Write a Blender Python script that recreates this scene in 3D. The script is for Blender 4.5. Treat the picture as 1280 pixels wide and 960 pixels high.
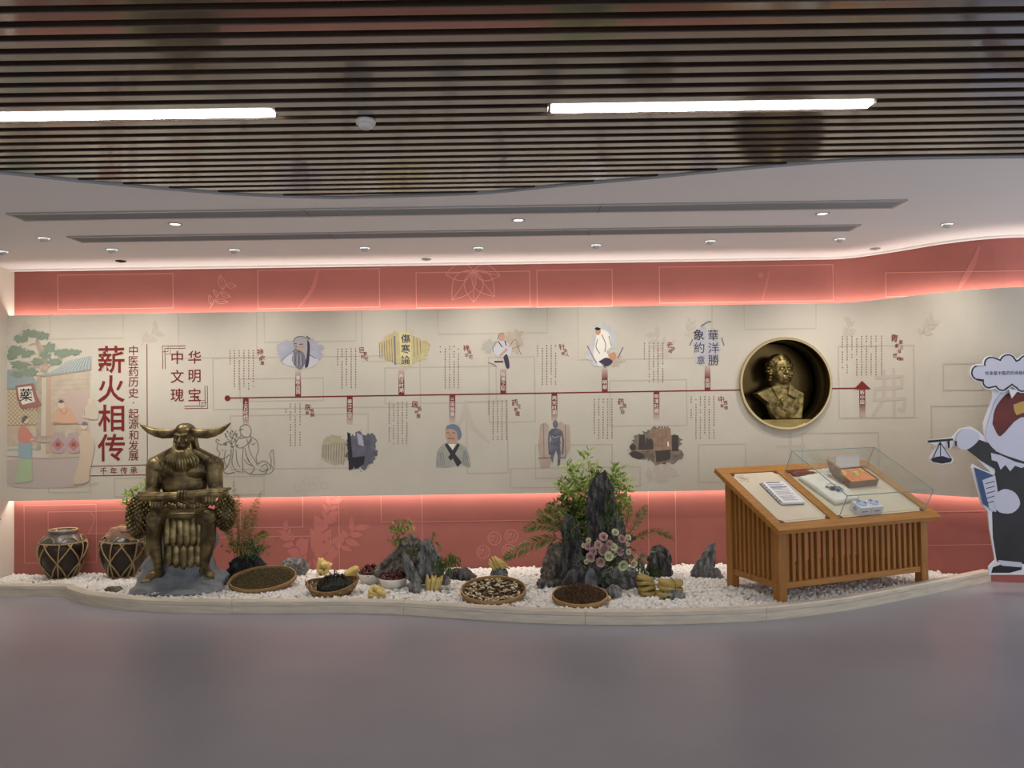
import bpy, bmesh, math, random
import numpy as np
from mathutils import Vector, Matrix, Euler, noise as mnoise

for _o in list(bpy.data.objects):
    bpy.data.objects.remove(_o)
scene = bpy.context.scene
C = scene.collection
PI = math.pi

# ------------------------------------------------------------------ camera
CAM_H = 1.55
F_PX = 960.0
PITCH = math.atan(24.0 / F_PX)
ROLL = -0.015
R_CAM = Matrix.Rotation(PI / 2 + PITCH, 3, 'X') @ Matrix.Rotation(ROLL, 3, 'Z')
cam_d = bpy.data.cameras.new('camera')
cam_d.sensor_width = 36.0
cam_d.lens = F_PX / 1280.0 * 36.0
cam_d.clip_start = 0.05
cam = bpy.data.objects.new('camera', cam_d)
cam.matrix_world = Matrix.Translation((0, 0, CAM_H)) @ R_CAM.to_4x4()
C.objects.link(cam)
scene.camera = cam

# ------------------------------------------------------------------ exposure and world
vs = scene.view_settings
vs.view_transform = 'Standard'
vs.look = 'None'
vs.gamma = 1.0
vs.use_curve_mapping = False
vs.exposure = 0.0
WORLD = 1.25
w = bpy.data.worlds.new('hall_light')
scene.world = w
w.use_nodes = True
w.node_tree.nodes['Background'].inputs[0].default_value = (0.93, 0.95, 1.0, 1)
w.node_tree.nodes['Background'].inputs[1].default_value = WORLD

# ------------------------------------------------------------------ key dimensions (metres)
CEIL = 2.883          # white soffit
SLAT_Z = 2.885        # underside of the timber slats
WALL_Y = 7.28         # red wall
PANEL_T = 0.10        # cream panel stands this far in front of it
PANEL_Y = WALL_Y - PANEL_T
P_TOP, P_BOT = 2.443, 0.708
LEFT_X = -4.72
LED_W, LED_H = 0.02, 0.02

def ray(px, py):
    v = R_CAM @ Vector(((px - 640.0) / F_PX, -(py - 480.0) / F_PX, -1.0))
    return v / v.y
def at(px, py, d):
    v = ray(px, py) * d
    return Vector((v.x, v.y, v.z + CAM_H))
def atz(px, py, z):
    v = ray(px, py)
    return at(px, py, (z - CAM_H) / v.z)
BED_B = -0.0417
BED_A = 0.080 - BED_B * 5.6
def bed_z(y):
    return BED_A + BED_B * y
def bed(px, py):
    v = ray(px, py)
    # CAM_H + vz d = A + B d
    return at(px, py, (BED_A - CAM_H) / (v.z - BED_B))

def catmull(pts, n=8):
    P = [Vector(p) for p in pts]
    P = [P[0] * 2 - P[1]] + P + [P[-1] * 2 - P[-2]]
    out = []
    for i in range(1, len(P) - 2):
        for k in range(n):
            t = k / n
            a, b, c, d = P[i - 1], P[i], P[i + 1], P[i + 2]
            out.append(0.5 * ((2 * b) + (c - a) * t + (2 * a - 5 * b + 4 * c - d) * t * t + (3 * b - a - 3 * c + d) * t ** 3))
    out.append(P[-2])
    return out

# plan of the red wall: straight, then an S bend towards the viewer
_bend = catmull([(2.78, WALL_Y), (3.02, WALL_Y), (3.15, 7.255), (3.30, 7.165), (3.54, 6.90), (3.74, 6.64), (3.98, 6.46), (4.35, 6.39), (5.6, 6.38)], 8)[8:]
WALL_PATH = [Vector((LEFT_X, WALL_Y))] + [Vector((x, WALL_Y)) for x in np.linspace(LEFT_X + 0.4, 2.05, 14)] + [Vector((p.x, p.y)) for p in _bend]
def offset_path(path, off):
    out = []
    for i, p in enumerate(path):
        a = path[max(i - 1, 0)]
        b = path[min(i + 1, len(path) - 1)]
        t = (b - a).normalized()
        nrm = Vector((t.y, -t.x))       # towards the viewer
        out.append(p + nrm * off)
    return out
PANEL_PATH = offset_path(WALL_PATH, PANEL_T)
def path_y(path, x):
    for a, b in zip(path, path[1:]):
        if a.x <= x <= b.x and b.x > a.x:
            t = (x - a.x) / (b.x - a.x)
            return a.y + (b.y - a.y) * t
    return path[0].y if x < path[0].x else path[-1].y
def wall_hit(px, py, off=0.0, path=None):
    path = path or PANEL_PATH
    v = ray(px, py)
    k = v.x
    best = None
    for a, b in zip(path, path[1:]):
        # x = k*y ; a + t(b-a)
        den = (b.x - a.x) - k * (b.y - a.y)
        if abs(den) < 1e-9:
            continue
        t = (k * a.y - a.x) / den
        if -1e-6 <= t <= 1 + 1e-6:
            y = a.y + t * (b.y - a.y)
            if best is None or y < best:
                best = y
    if best is None:
        best = path[0].y if k < 0 else path[-1].y
    return at(px, py, best - off)

# ------------------------------------------------------------------ materials
def lin(c):
    out = []
    for v in c[:3]:
        v = v / 255.0
        out.append(v / 12.92 if v <= 0.04045 else ((v + 0.055) / 1.055) ** 2.4)
    return (out[0], out[1], out[2], 1.0)
_mats = {}
def mat(name, col, rough=0.6, metal=0.0, col2=None, scale=8.0, stretch=None, bump=0.0, bscale=None, detail=4.0,
        spec=0.5, contrast=(0.35, 0.65), coat=0.0, wave=False, emit=None, trans=0.0, ior=1.45, sheen=0.0):
    if name in _mats:
        return _mats[name]
    m = bpy.data.materials.new(name)
    m.use_nodes = True
    nt = m.node_tree
    b = nt.nodes['Principled BSDF']
    b.inputs['Base Color'].default_value = lin(col)
    b.inputs['Roughness'].default_value = rough
    b.inputs['Metallic'].default_value = metal
    b.inputs['Specular IOR Level'].default_value = spec
    b.inputs['Coat Weight'].default_value = coat
    b.inputs['IOR'].default_value = ior
    b.inputs['Transmission Weight'].default_value = trans
    if sheen:
        b.inputs['Sheen Weight'].default_value = sheen
    if emit:
        b.inputs['Emission Color'].default_value = lin(emit[0])
        b.inputs['Emission Strength'].default_value = emit[1]
    if col2 is not None or bump > 0:
        tc = nt.nodes.new('ShaderNodeTexCoord')
        mp = nt.nodes.new('ShaderNodeMapping')
        nt.links.new(tc.outputs['Object'], mp.inputs['Vector'])
        if stretch:
            mp.inputs['Scale'].default_value = stretch
        if col2 is not None:
            if wave:
                tx = nt.nodes.new('ShaderNodeTexWave')
                tx.inputs['Scale'].default_value = scale
                tx.inputs['Distortion'].default_value = 4.0
                tx.inputs['Detail'].default_value = detail
            else:
                tx = nt.nodes.new('ShaderNodeTexNoise')
                tx.inputs['Scale'].default_value = scale
                tx.inputs['Detail'].default_value = detail
            nt.links.new(mp.outputs[0], tx.inputs['Vector'])
            rp = nt.nodes.new('ShaderNodeValToRGB')
            rp.color_ramp.elements[0].position = contrast[0]
            rp.color_ramp.elements[1].position = contrast[1]
            rp.color_ramp.elements[0].color = lin(col)
            rp.color_ramp.elements[1].color = lin(col2)
            nt.links.new(tx.outputs[0], rp.inputs[0])
            nt.links.new(rp.outputs[0], b.inputs['Base Color'])
        if bump > 0:
            t2 = nt.nodes.new('ShaderNodeTexNoise')
            t2.inputs['Scale'].default_value = bscale or scale * 3
            t2.inputs['Detail'].default_value = 5.0
            nt.links.new(mp.outputs[0], t2.inputs['Vector'])
            bp = nt.nodes.new('ShaderNodeBump')
            bp.inputs['Strength'].default_value = bump
            bp.inputs['Distance'].default_value = 0.01
            nt.links.new(t2.outputs[0], bp.inputs['Height'])
            nt.links.new(bp.outputs[0], b.inputs['Normal'])
    _mats[name] = m
    return m
def emission(name, col, strength):
    m = bpy.data.materials.new(name)
    m.use_nodes = True
    nt = m.node_tree
    nt.nodes.remove(nt.nodes['Principled BSDF'])
    e = nt.nodes.new('ShaderNodeEmission')
    e.inputs[0].default_value = lin(col)
    e.inputs[1].default_value = strength
    nt.links.new(e.outputs[0], nt.nodes['Material Output'].inputs[0])
    return m

# ------------------------------------------------------------------ object helpers
def setp(o, label=None, cat=None, group=None, kind=None):
    if label: o['label'] = label
    if cat: o['category'] = cat
    if group: o['group'] = group
    if kind: o['kind'] = kind
    return o
def link(name, me, mats=None, parent=None, loc=None, smooth=False):
    o = bpy.data.objects.new(name, me)
    C.objects.link(o)
    if mats is not None and len(me.materials) == 0:
        for m in (mats if isinstance(mats, (list, tuple)) else [mats]):
            me.materials.append(m)
    if parent is not None:
        o.parent = parent
    if loc is not None:
        o.location = loc
    if smooth:
        me.polygons.foreach_set('use_smooth', [True] * len(me.polygons))
    return o
def empty(name, loc=(0, 0, 0), rz=0.0, **kw):
    o = bpy.data.objects.new(name, None)
    o.empty_display_size = 0.1
    C.objects.link(o)
    o.location = loc
    o.rotation_euler = (0, 0, rz)
    return setp(o, **kw)
def pydata(name, v, f, mats, parent=None, loc=None, smooth=False):
    me = bpy.data.meshes.new(name)
    me.from_pydata([tuple(p) for p in v], [], [tuple(q) for q in f])
    me.update()
    return link(name, me, mats, parent, loc, smooth)
class MB:
    """collects closed shapes into one mesh"""
    def __init__(self):
        self.v, self.f, self.mi = [], [], []
    def add(self, v, f, mi=0):
        n = len(self.v)
        self.v += [tuple(p) for p in v]
        self.f += [tuple(i + n for i in q) for q in f]
        self.mi += [mi] * len(f)
        return self
    def box(self, c, s, M=None, mi=0):
        hx, hy, hz = s[0] / 2, s[1] / 2, s[2] / 2
        vv = [Vector((x * hx, y * hy, z * hz)) for x in (-1, 1) for y in (-1, 1) for z in (-1, 1)]
        if M is not None:
            vv = [M @ p for p in vv]
        vv = [p + Vector(c) for p in vv]
        ff = [(0, 1, 3, 2), (4, 6, 7, 5), (0, 4, 5, 1), (2, 3, 7, 6), (0, 2, 6, 4), (1, 5, 7, 3)]
        return self.add(vv, ff, mi)
    def beam(self, p0, p1, wx, wy, up=(0, 1, 0), mi=0):
        p0, p1 = Vector(p0), Vector(p1)
        t = (p1 - p0).normalized()
        u = Vector(up)
        s = t.cross(u).normalized()
        u = s.cross(t).normalized()
        vv = []
        for p in (p0, p1):
            for a, b in ((-1, -1), (1, -1), (1, 1), (-1, 1)):
                vv.append(p + s * a * wx / 2 + u * b * wy / 2)
        return self.add(vv, [(0, 3, 2, 1), (4, 5, 6, 7), (0, 1, 5, 4), (1, 2, 6, 5), (2, 3, 7, 6), (3, 0, 4, 7)], mi)
    def tube(self, pts, r, n=6, mi=0, caps=True):
        pts = [Vector(p) for p in pts]
        rr = r if isinstance(r, (list, tuple)) else [r] * len(pts)
        vv, ff = [], []
        t0 = (pts[1] - pts[0]).normalized()
        u = t0.orthogonal().normalized()
        for i, p in enumerate(pts):
            t = (pts[min(i + 1, len(pts) - 1)] - pts[max(i - 1, 0)]).normalized()
            u = (u - t * u.dot(t))
            u = u.normalized() if u.length > 1e-6 else t.orthogonal().normalized()
            s = t.cross(u)
            for k in range(n):
                a = 2 * PI * k / n
                vv.append(p + (u * math.cos(a) + s * math.sin(a)) * rr[i])
        for i in range(len(pts) - 1):
            for k in range(n):
                k2 = (k + 1) % n
                ff.append((i * n + k, i * n + k2, (i + 1) * n + k2, (i + 1) * n + k))
        if caps:
            ff.append(tuple(range(n))[::-1])
            ff.append(tuple((len(pts) - 1) * n + k for k in range(n)))
        return self.add(vv, ff, mi)
    def lathe(self, prof, n=32, c=(0, 0, 0), M=None, mi=0, closed=False):
        vv, ff = [], []
        for (r, z) in prof:
            for k in range(n):
                a = 2 * PI * k / n
                p = Vector((r * math.cos(a), r * math.sin(a), z))
                if M is not None:
                    p = M @ p
                vv.append(p + Vector(c))
        m = len(prof)
        for i in range(m if closed else m - 1):
            j = (i + 1) % m
            for k in range(n):
                k2 = (k + 1) % n
                ff.append((i * n + k, i * n + k2, j * n + k2, j * n + k))
        if not closed:
            if prof[0][0] > 1e-5: ff.append(tuple(range(n))[::-1])
            if prof[-1][0] > 1e-5: ff.append(tuple((m - 1) * n + k for k in range(n)))
        return self.add(vv, ff, mi)
    def prism(self, poly, y0, y1, mi=0):
        """poly in x,z ; extruded along y"""
        n = len(poly)
        vv = [(p[0], y0, p[1]) for p in poly] + [(p[0], y1, p[1]) for p in poly]
        ff = [tuple(range(n)), tuple(range(2 * n - 1, n - 1, -1))]
        for i in range(n):
            j = (i + 1) % n
            ff.append((i, n + i, n + j, j))
        return self.add(vv, ff, mi)
    def ell(self, c, r, M=None, nu=14, nv=9, mi=0):
        vv, ff = [], []
        for j in range(nv + 1):
            th = PI * j / nv
            for i in range(nu):
                ph = 2 * PI * i / nu
                p = Vector((r[0] * math.sin(th) * math.cos(ph), r[1] * math.sin(th) * math.sin(ph), r[2] * math.cos(th)))
                if M is not None: p = M @ p
                vv.append(p + Vector(c))
        for j in range(nv):
            for i in range(nu):
                i2 = (i + 1) % nu
                ff.append((j * nu + i, (j + 1) * nu + i, (j + 1) * nu + i2, j * nu + i2))
        return self.add(vv, ff, mi)
    def cap(self, p0, p1, r0, r1, n=12):
        p0, p1 = Vector(p0), Vector(p1)
        d = p1 - p0
        pts, rr = [], []
        L = max(d.length, 1e-5)
        t = d / L
        for k in (-0.97, -0.8, -0.45):
            pts.append(p0 + t * r0 * k); rr.append(r0 * math.sqrt(1 - k * k))
        for k in (0, .34, .67, 1):
            pts.append(p0 + d * k); rr.append(r0 + (r1 - r0) * k)
        for k in (0.45, 0.8, 0.97):
            pts.append(p1 + t * r1 * k); rr.append(r1 * math.sqrt(1 - k * k))
        return self.tube(pts, rr, n)
    def build(self, name, mats, parent=None, loc=None, smooth=False, bevel=0.0, weld=True):
        me = bpy.data.meshes.new(name)
        me.from_pydata(self.v, [], self.f)
        if any(self.mi):
            me.polygons.foreach_set('material_index', self.mi)
        me.update()
        if bevel > 0:
            bm = bmesh.new(); bm.from_mesh(me)
            bmesh.ops.recalc_face_normals(bm, faces=bm.faces)
            bmesh.ops.bevel(bm, geom=list(bm.edges), offset=bevel, segments=1, affect='EDGES', profile=0.5, clamp_overlap=True)
            bm.to_mesh(me); bm.free()
        elif weld:
            bm = bmesh.new(); bm.from_mesh(me)
            bmesh.ops.recalc_face_normals(bm, faces=bm.faces)
            bm.to_mesh(me); bm.free()
        return link(name, me, mats, parent, loc, smooth)
def fast_mesh(name, V, F):
    """V (n,3) array, F (m,k) array"""
    me = bpy.data.meshes.new(name)
    V = np.asarray(V, dtype=np.float32); F = np.asarray(F, dtype=np.int32)
    me.vertices.add(len(V)); me.vertices.foreach_set('co', V.ravel())
    me.loops.add(F.size); me.loops.foreach_set('vertex_index', F.ravel())
    me.polygons.add(len(F))
    me.polygons.foreach_set('loop_start', np.arange(0, F.size, F.shape[1], dtype=np.int32))
    me.update(calc_edges=True)
    me.validate()
    return me
def rand_rot(n, rng):
    q = rng.normal(size=(n, 4)); q /= np.linalg.norm(q, axis=1)[:, None]
    a, b, c, d = q.T
    return np.stack([np.stack([1 - 2 * (c * c + d * d), 2 * (b * c - a * d), 2 * (b * d + a * c)], -1),
                     np.stack([2 * (b * c + a * d), 1 - 2 * (b * b + d * d), 2 * (c * d - a * b)], -1),
                     np.stack([2 * (b * d - a * c), 2 * (c * d + a * b), 1 - 2 * (b * b + c * c)], -1)], 1)
def inst_mesh(name, bv, bf, T, P):
    bv = np.asarray(bv, float); bf = np.asarray(bf, int)
    V = np.einsum('nij,mj->nmi', T, bv) + P[:, None, :]
    F = bf[None] + (np.arange(len(P)) * len(bv))[:, None, None]
    return fast_mesh(name, V.reshape(-1, 3), F.reshape(-1, bf.shape[1]))
def ico(sub):
    bm = bmesh.new(); bmesh.ops.create_icosphere(bm, subdivisions=sub, radius=1.0)
    bm.verts.ensure_lookup_table()
    v = np.array([p.co[:] for p in bm.verts]); f = np.array([[q.index for q in g.verts] for g in bm.faces])
    bm.free()
    return v, f
ICO1 = ico(1)
CUBE = (np.array([(x, y, z) for x in (-.5, .5) for y in (-.5, .5) for z in (-.5, .5)]),
        np.array([(0, 1, 3, 2), (4, 6, 7, 5), (0, 4, 5, 1), (2, 3, 7, 6), (0, 2, 6, 4), (1, 5, 7, 3)]))
def bake_remesh(mb, voxel, smooth_it=4, factor=0.5):
    """union of overlapping closed shapes -> one continuous surface"""
    me = bpy.data.meshes.new('tmp'); me.from_pydata(mb.v, [], mb.f); me.update()
    bm = bmesh.new(); bm.from_mesh(me); bmesh.ops.recalc_face_normals(bm, faces=bm.faces); bm.to_mesh(me); bm.free()
    o = bpy.data.objects.new('tmp', me); C.objects.link(o)
    r = o.modifiers.new('r', 'REMESH'); r.mode = 'VOXEL'; r.voxel_size = voxel; r.use_smooth_shade = True
    if smooth_it:
        s = o.modifiers.new('s', 'SMOOTH'); s.iterations = smooth_it; s.factor = factor
    bpy.context.view_layer.update()
    dg = bpy.context.evaluated_depsgraph_get()
    out = bpy.data.meshes.new_from_object(o.evaluated_get(dg))
    bpy.data.objects.remove(o); bpy.data.meshes.remove(me)
    out.polygons.foreach_set('use_smooth', [True] * len(out.polygons))
    return out

def area_light(name, loc, target, sx, sy, power, col=(1, 1, 1), spread=PI):
    l = bpy.data.lights.new(name, 'AREA'); l.shape = 'RECTANGLE'; l.size = sx; l.size_y = sy
    l.energy = power; l.color = col; l.spread = spread
    o = bpy.data.objects.new(name, l); C.objects.link(o); o.location = loc
    d = (Vector(target) - Vector(loc))
    o.rotation_euler = d.to_track_quat('-Z', 'Y').to_euler()
    return o

# ------------------------------------------------------------------ large lights: LED coves behind the cream panel
COVE_UP, COVE_DN = 2.3, 2.3          # watts per metre of strip
WARM = (1.0, 0.87, 0.76)
def cove(name, z, up, wpm, i0, i1):
    mid = offset_path(WALL_PATH, PANEL_T * 0.5)
    a, b = mid[i0], mid[i1]
    L = (b - a).length
    c = (a + b) / 2
    l = bpy.data.lights.new(name, 'AREA'); l.shape = 'RECTANGLE'; l.size = L; l.size_y = 0.02
    l.energy = wpm * L; l.color = WARM
    o = bpy.data.objects.new(name, l); C.objects.link(o)
    o.location = (c.x, c.y, z)
    ang = math.atan2(b.y - a.y, b.x - a.x)
    o.rotation_euler = Euler((PI if up else 0, 0, ang if not up else ang), 'XYZ')
    return o
_n0 = 15                               # path index where the bend starts
for up, z, wpm in ((True, P_TOP - 0.03, COVE_UP), (False, P_BOT + 0.03, COVE_DN)):
    cove('cove_led', z, up, wpm, 0, _n0)
    i = _n0
    while i < len(WALL_PATH) - 1:
        j = min(i + 4, len(WALL_PATH) - 1)
        cove('cove_led', z, up, wpm, i, j)
        i = j

# ================================================================== STRUCTURE
M_CREAM = mat('cream_wallpaper', (210, 203, 188), 0.75, col2=(205, 198, 183), scale=3, bump=0.05, bscale=180, spec=0.25)
M_RED = mat('red_wallpaper', (168, 102, 94), 0.6, col2=(162, 98, 90), scale=3, bump=0.05, bscale=160, spec=0.3)
M_WHITE = mat('white_ceiling_paint', (242, 240, 240), 0.8, spec=0.2)
M_DARK = mat('dark_void_paint', (10, 8, 7), 0.9, spec=0.1)
M_ALU = mat('brushed_aluminium', (170, 170, 170), 0.35, 0.8, spec=0.5)
M_GRILLE = mat('grille_grey', (165, 165, 162), 0.4, 0.4)

def strip(path0, path1, z0, z1):
    """closed ribbon solid between two plan paths"""
    mb = MB()
    n = len(path0)
    v = []
    for a, b in zip(path0, path1):
        v += [(a.x, a.y, z0), (a.x, a.y, z1), (b.x, b.y, z1), (b.x, b.y, z0)]
    f = []
    for i in range(n - 1):
        for k in range(4):
            k2 = (k + 1) % 4
            f.append((i * 4 + k, i * 4 + k2, (i + 1) * 4 + k2, (i + 1) * 4 + k))
    f += [(0, 1, 2, 3), tuple((n - 1) * 4 + k for k in (3, 2, 1, 0))]
    return mb.add(v, f)

# floor: polished grey-violet sheet flooring
M_FLOOR = mat('grey_sheet_floor', (152, 150, 159), 0.33, col2=(146, 144, 153), scale=1.3, spec=0.5, bump=0.015, bscale=240, coat=0.12)
M_FLOOR.node_tree.nodes['Principled BSDF'].inputs['Coat Roughness'].default_value = 0.25
mb = MB(); mb.box((0.4, 2.6, -0.05), (10.8, 9.8, 0.1))
floor = setp(mb.build('floor', M_FLOOR), kind='structure')

# red wall (two bands show, above and below the cream panel)
wall_red = setp(strip(WALL_PATH, offset_path(WALL_PATH, -0.12), 0.0, CEIL + 0.1).build('wall_back', M_RED), kind='structure')
# the niche needs a hole through the red wall: rebuilt as bands around it
bpy.data.objects.remove(wall_red)
NC = wall_hit(981, 479.5); NR = 0.418
wall_red = empty('wall_back', kind='structure')
strip(WALL_PATH, offset_path(WALL_PATH, -0.12), P_TOP - 0.16, CEIL + 0.1).build('upper_red_band', M_RED, wall_red)
strip(WALL_PATH, offset_path(WALL_PATH, -0.12), 0.0, P_BOT + 0.16).build('lower_red_band', M_RED, wall_red)
_bp = offset_path(WALL_PATH, -0.5)
strip(_bp, offset_path(WALL_PATH, -0.55), -0.05, CEIL + 0.2).build('light_block', M_DARK, wall_red)  # unseen sheet added behind the wall to keep world light out

# cream panel with a round opening for the niche
def cream_panel():
    mb = MB()
    back = offset_path(WALL_PATH, PANEL_T - 0.025)
    seg = 14
    for i in range(len(PANEL_PATH) - 1):
        a, b = PANEL_PATH[i], PANEL_PATH[i + 1]
        c, d = back[i], back[i + 1]
        if i == seg:
            angs = sorted([2 * PI * k / 64 for k in range(64)] + [math.atan2(z - NC.z, x - NC.x) % (2 * PI) for x in (a.x, b.x) for z in (P_BOT, P_TOP)])
            ci, ou = [], []
            for t in angs:
                dx, dz = math.cos(t), math.sin(t)
                ks = []
                if abs(dx) > 1e-6: ks.append(((b.x if dx > 0 else a.x) - NC.x) / dx)
                if abs(dz) > 1e-6: ks.append(((P_TOP if dz > 0 else P_BOT) - NC.z) / dz)
                k = min(ks)
                ci.append((NC.x + NR * dx, PANEL_Y, NC.z + NR * dz))
                ou.append((NC.x + k * dx, path_y([a, b], NC.x + k * dx), NC.z + k * dz))
            n = len(angs)
            mb.add(ci + ou, [(q, n + q, n + (q + 1) % n, (q + 1) % n) for q in range(n)])
        else:
            mb.add([(a.x, a.y, P_BOT), (b.x, b.y, P_BOT), (b.x, b.y, P_TOP), (a.x, a.y, P_TOP)], [(0, 1, 2, 3)])
            mb.add([(c.x, c.y, P_BOT), (d.x, d.y, P_BOT), (d.x, d.y, P_TOP), (c.x, c.y, P_TOP)], [(3, 2, 1, 0)])
        for z, o in ((P_BOT, 1), (P_TOP, 0)):
            q = [(a.x, a.y, z), (b.x, b.y, z), (d.x, d.y, z), (c.x, c.y, z)]
            mb.add(q, [(0, 1, 2, 3) if not o else (3, 2, 1, 0)])
    return mb.build('wall_panel', M_CREAM)
panel = setp(cream_panel(), kind='structure')

# left return wall
wl = empty('wall_left', kind='structure')
mb = MB(); mb.box((LEFT_X - 0.08, 4.6, CEIL / 2), (0.16, 5.8, CEIL)); mb.build('plaster_wall', mat('left_wall_paint', (216, 208, 194), 0.7, spec=0.3), wl)

# ---- white soffit with a wavy front edge
edge_px = [(-200, 204), (-90, 209), (0, 216), (106, 227), (228, 238), (316, 244), (400, 247), (446, 247), (597, 242), (698, 232.5), (797, 224),
           (888, 215), (1001, 205), (1085, 199.7), (1175, 197.5), (1280, 196.4), (1420, 197)]
edge = [atz(px, py, CEIL) for px, py in edge_px]
edge = catmull([(p.x, p.y) for p in edge], 5)
def soffit():
    xs = [p.x for p in edge]
    x0, x1 = min(LEFT_X, xs[0]), 5.6
    ed = [Vector((x0, edge[0].y))] + list(edge) + [Vector((x1, edge[-1].y))]
    bk = [Vector((p.x, path_y(WALL_PATH, p.x) + 0.1)) for p in ed]
    return strip(ed, bk, CEIL, CEIL + 0.12)
ceil_w = setp(soffit().build('ceiling', M_WHITE), kind='structure')
mb = MB()
for i in range(len(edge) - 1):
    a, b = edge[i], edge[i + 1]
    mb.beam((a.x, a.y - 0.006, CEIL + 0.055), (b.x, b.y - 0.006, CEIL + 0.055), 0.012, 0.125, (0, 0, 1))
setp(mb.build('trim_1', mat('grey_fascia', (150, 152, 156), 0.6)), kind='structure')

# white light line where soffit meets the red wall
setp(strip(offset_path(WALL_PATH, 0.012), offset_path(WALL_PATH, 0.075), CEIL - 0.014, CEIL + 0.01).build('trim_2', mat('white_trim', (240, 238, 235), 0.6)), kind='structure')

# ---- timber slat ceiling: every slat its own piece
M_SLAT = mat('dark_timber_slat', (70, 56, 46), 0.2, col2=(54, 42, 34), scale=3.0, stretch=(0.6, 14, 14), spec=0.6, coat=1.0)
M_SLAT.node_tree.nodes['Principled BSDF'].inputs['Coat IOR'].default_value = 2.2
M_SLAT.node_tree.nodes['Principled BSDF'].inputs['Coat Roughness'].default_value = 0.08
M_SLAT.node_tree.nodes['Principled BSDF'].inputs['Roughness'].default_value = 0.28
slats = empty('ceiling_slats', (0, 0, 0), kind='structure')
mb = MB(); mb.box((0.4, 1.9, SLAT_Z + 0.24), (10.8, 7.4, 0.04)); mb.build('dark_void', M_DARK, slats)
mb = MB(); mb.box((0, 0, 0.045), (10.6, 0.055, 0.09))
slat_me = None
SP = 0.0992
yref = atz(610, 127.6, SLAT_Z).y
ys = [yref + SP * k for k in range(-38, 20)]
# the row that carries the linear lamps is cut around them
yl = (atz(688, 137, SLAT_Z).y + atz(1093, 128.5, SLAT_Z).y + atz(343, 143, SLAT_Z).y) / 3
yl = min(ys, key=lambda q: abs(q - yl))
LAMPS = [(atz(688, 137, SLAT_Z).x, atz(1093, 128, SLAT_Z).x), (atz(343, 143, SLAT_Z).x - 1.52, atz(343, 143, SLAT_Z).x)]
for y in ys:
    if y == yl:
        for (xa, xb) in ((-4.9, LAMPS[1][0] - 0.01), (LAMPS[1][1] + 0.01, LAMPS[0][0] - 0.01), (LAMPS[0][1] + 0.01, 5.7)):
            MB().box((0, 0, 0.045), (xb - xa, 0.055, 0.09)).build('slat', M_SLAT, slats, ((xa + xb) / 2, y, SLAT_Z), bevel=0.003)
        continue
    if slat_me is None:
        o = mb.build('slat', M_SLAT, slats, (0.4, y, SLAT_Z), bevel=0.003)
        slat_me = o.data
    else:
        o = link('slat', slat_me, None, slats, (0.4, y, SLAT_Z))

# ---- linear LED luminaires between the slats
M_LEDW = emission("led_diffuser_glow", (255, 250, 244), 24.0)
M_BODY = mat('white_lamp_housing', (225, 225, 225), 0.5)
for (xa, xb), lab in zip(LAMPS, ('long glowing linear lamp in the slat ceiling, right of the smoke detector', 'long glowing linear lamp in the slat ceiling, running out of the left edge')):
    r = empty('linear_lamp', ((xa + xb) / 2, yl, SLAT_Z), label=lab, cat='lamp', group='linear lamps in the slat ceiling')
    L = xb - xa
    m1 = MB(); m1.box((0, 0, 0.05), (L, 0.07, 0.08)); m1.build('housing', M_BODY, r, bevel=0.004)
    m1 = MB(); m1.box((0, 0, 0.003), (L - 0.006, 0.066, 0.014)); m1.build('diffuser', M_LEDW, r, bevel=0.004)

# smoke detector
p = atz(457, 150, SLAT_Z)
sd = empty('smoke_detector', (p.x, p.y, SLAT_Z), label='small round white smoke detector under the slat ceiling', cat='detector')
m1 = MB(); m1.lathe([(0.0, 0.0), (0.045, 0.0), (0.047, -0.01), (0.045, -0.02), (0.0, -0.02)], 24); m1.build('base', mat('detector_white', (205, 203, 200), 0.5), sd, smooth=True)
m1 = MB(); m1.lathe([(0.036, -0.02), (0.034, -0.034), (0.022, -0.042), (0.0, -0.044)], 24); m1.build('sensor_dome', _mats['detector_white'], sd, smooth=True)

# ---- air slots
def air_slot(px0, py0, px1, py1, dnear, dfar, lab):
    a, b = atz(px0, py0, CEIL), atz(px1, py1, CEIL)
    y0, y1 = dnear, dfar
    cx, cy = (a.x + b.x) / 2, (y0 + y1) / 2
    L, W = b.x - a.x, y1 - y0
    r = empty('air_slot_diffuser', (cx, cy, CEIL), label=lab, cat='air vent', group='linear air slots in the white ceiling')
    m = MB()
    for s in (-1, 1):
        m.box((0, s * (W / 2 - 0.012), -0.004), (L, 0.024, 0.012))
        m.box((s * (L / 2 - 0.012), 0, -0.004), (0.024, W - 0.048, 0.012))
    m.build('frame', M_ALU, r)
    m = MB(); m.box((0, 0, -0.001), (L - 0.048, W - 0.048, 0.004)); m.build('dark_opening', mat('slot_dark', (70, 70, 69), 0.5), r)
    nb = 6
    for k in range(nb):
        m = MB(); yy = -W / 2 + 0.03 + (W - 0.06) * (k + 0.5) / nb
        m.box((0, yy, -0.006), (L - 0.05, 0.005, 0.014), Matrix.Rotation(math.radians(35), 3, 'X'))
        m.build('blade', M_GRILLE, r)
    for f in (0.33, 0.66):
        m = MB(); m.box((-L / 2 + L * f, 0, -0.0105), (0.004, W - 0.006, 0.003)); m.build('joint', _mats['slot_dark'], r)
air_slot(4, 265, 1145, 244, 5.14, 5.35, 'longer aluminium linear air slot in the white ceiling, nearer the slats')
air_slot(80, 294, 1081, 278, 5.86, 6.07, 'shorter aluminium linear air slot in the white ceiling, nearer the red wall')

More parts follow.
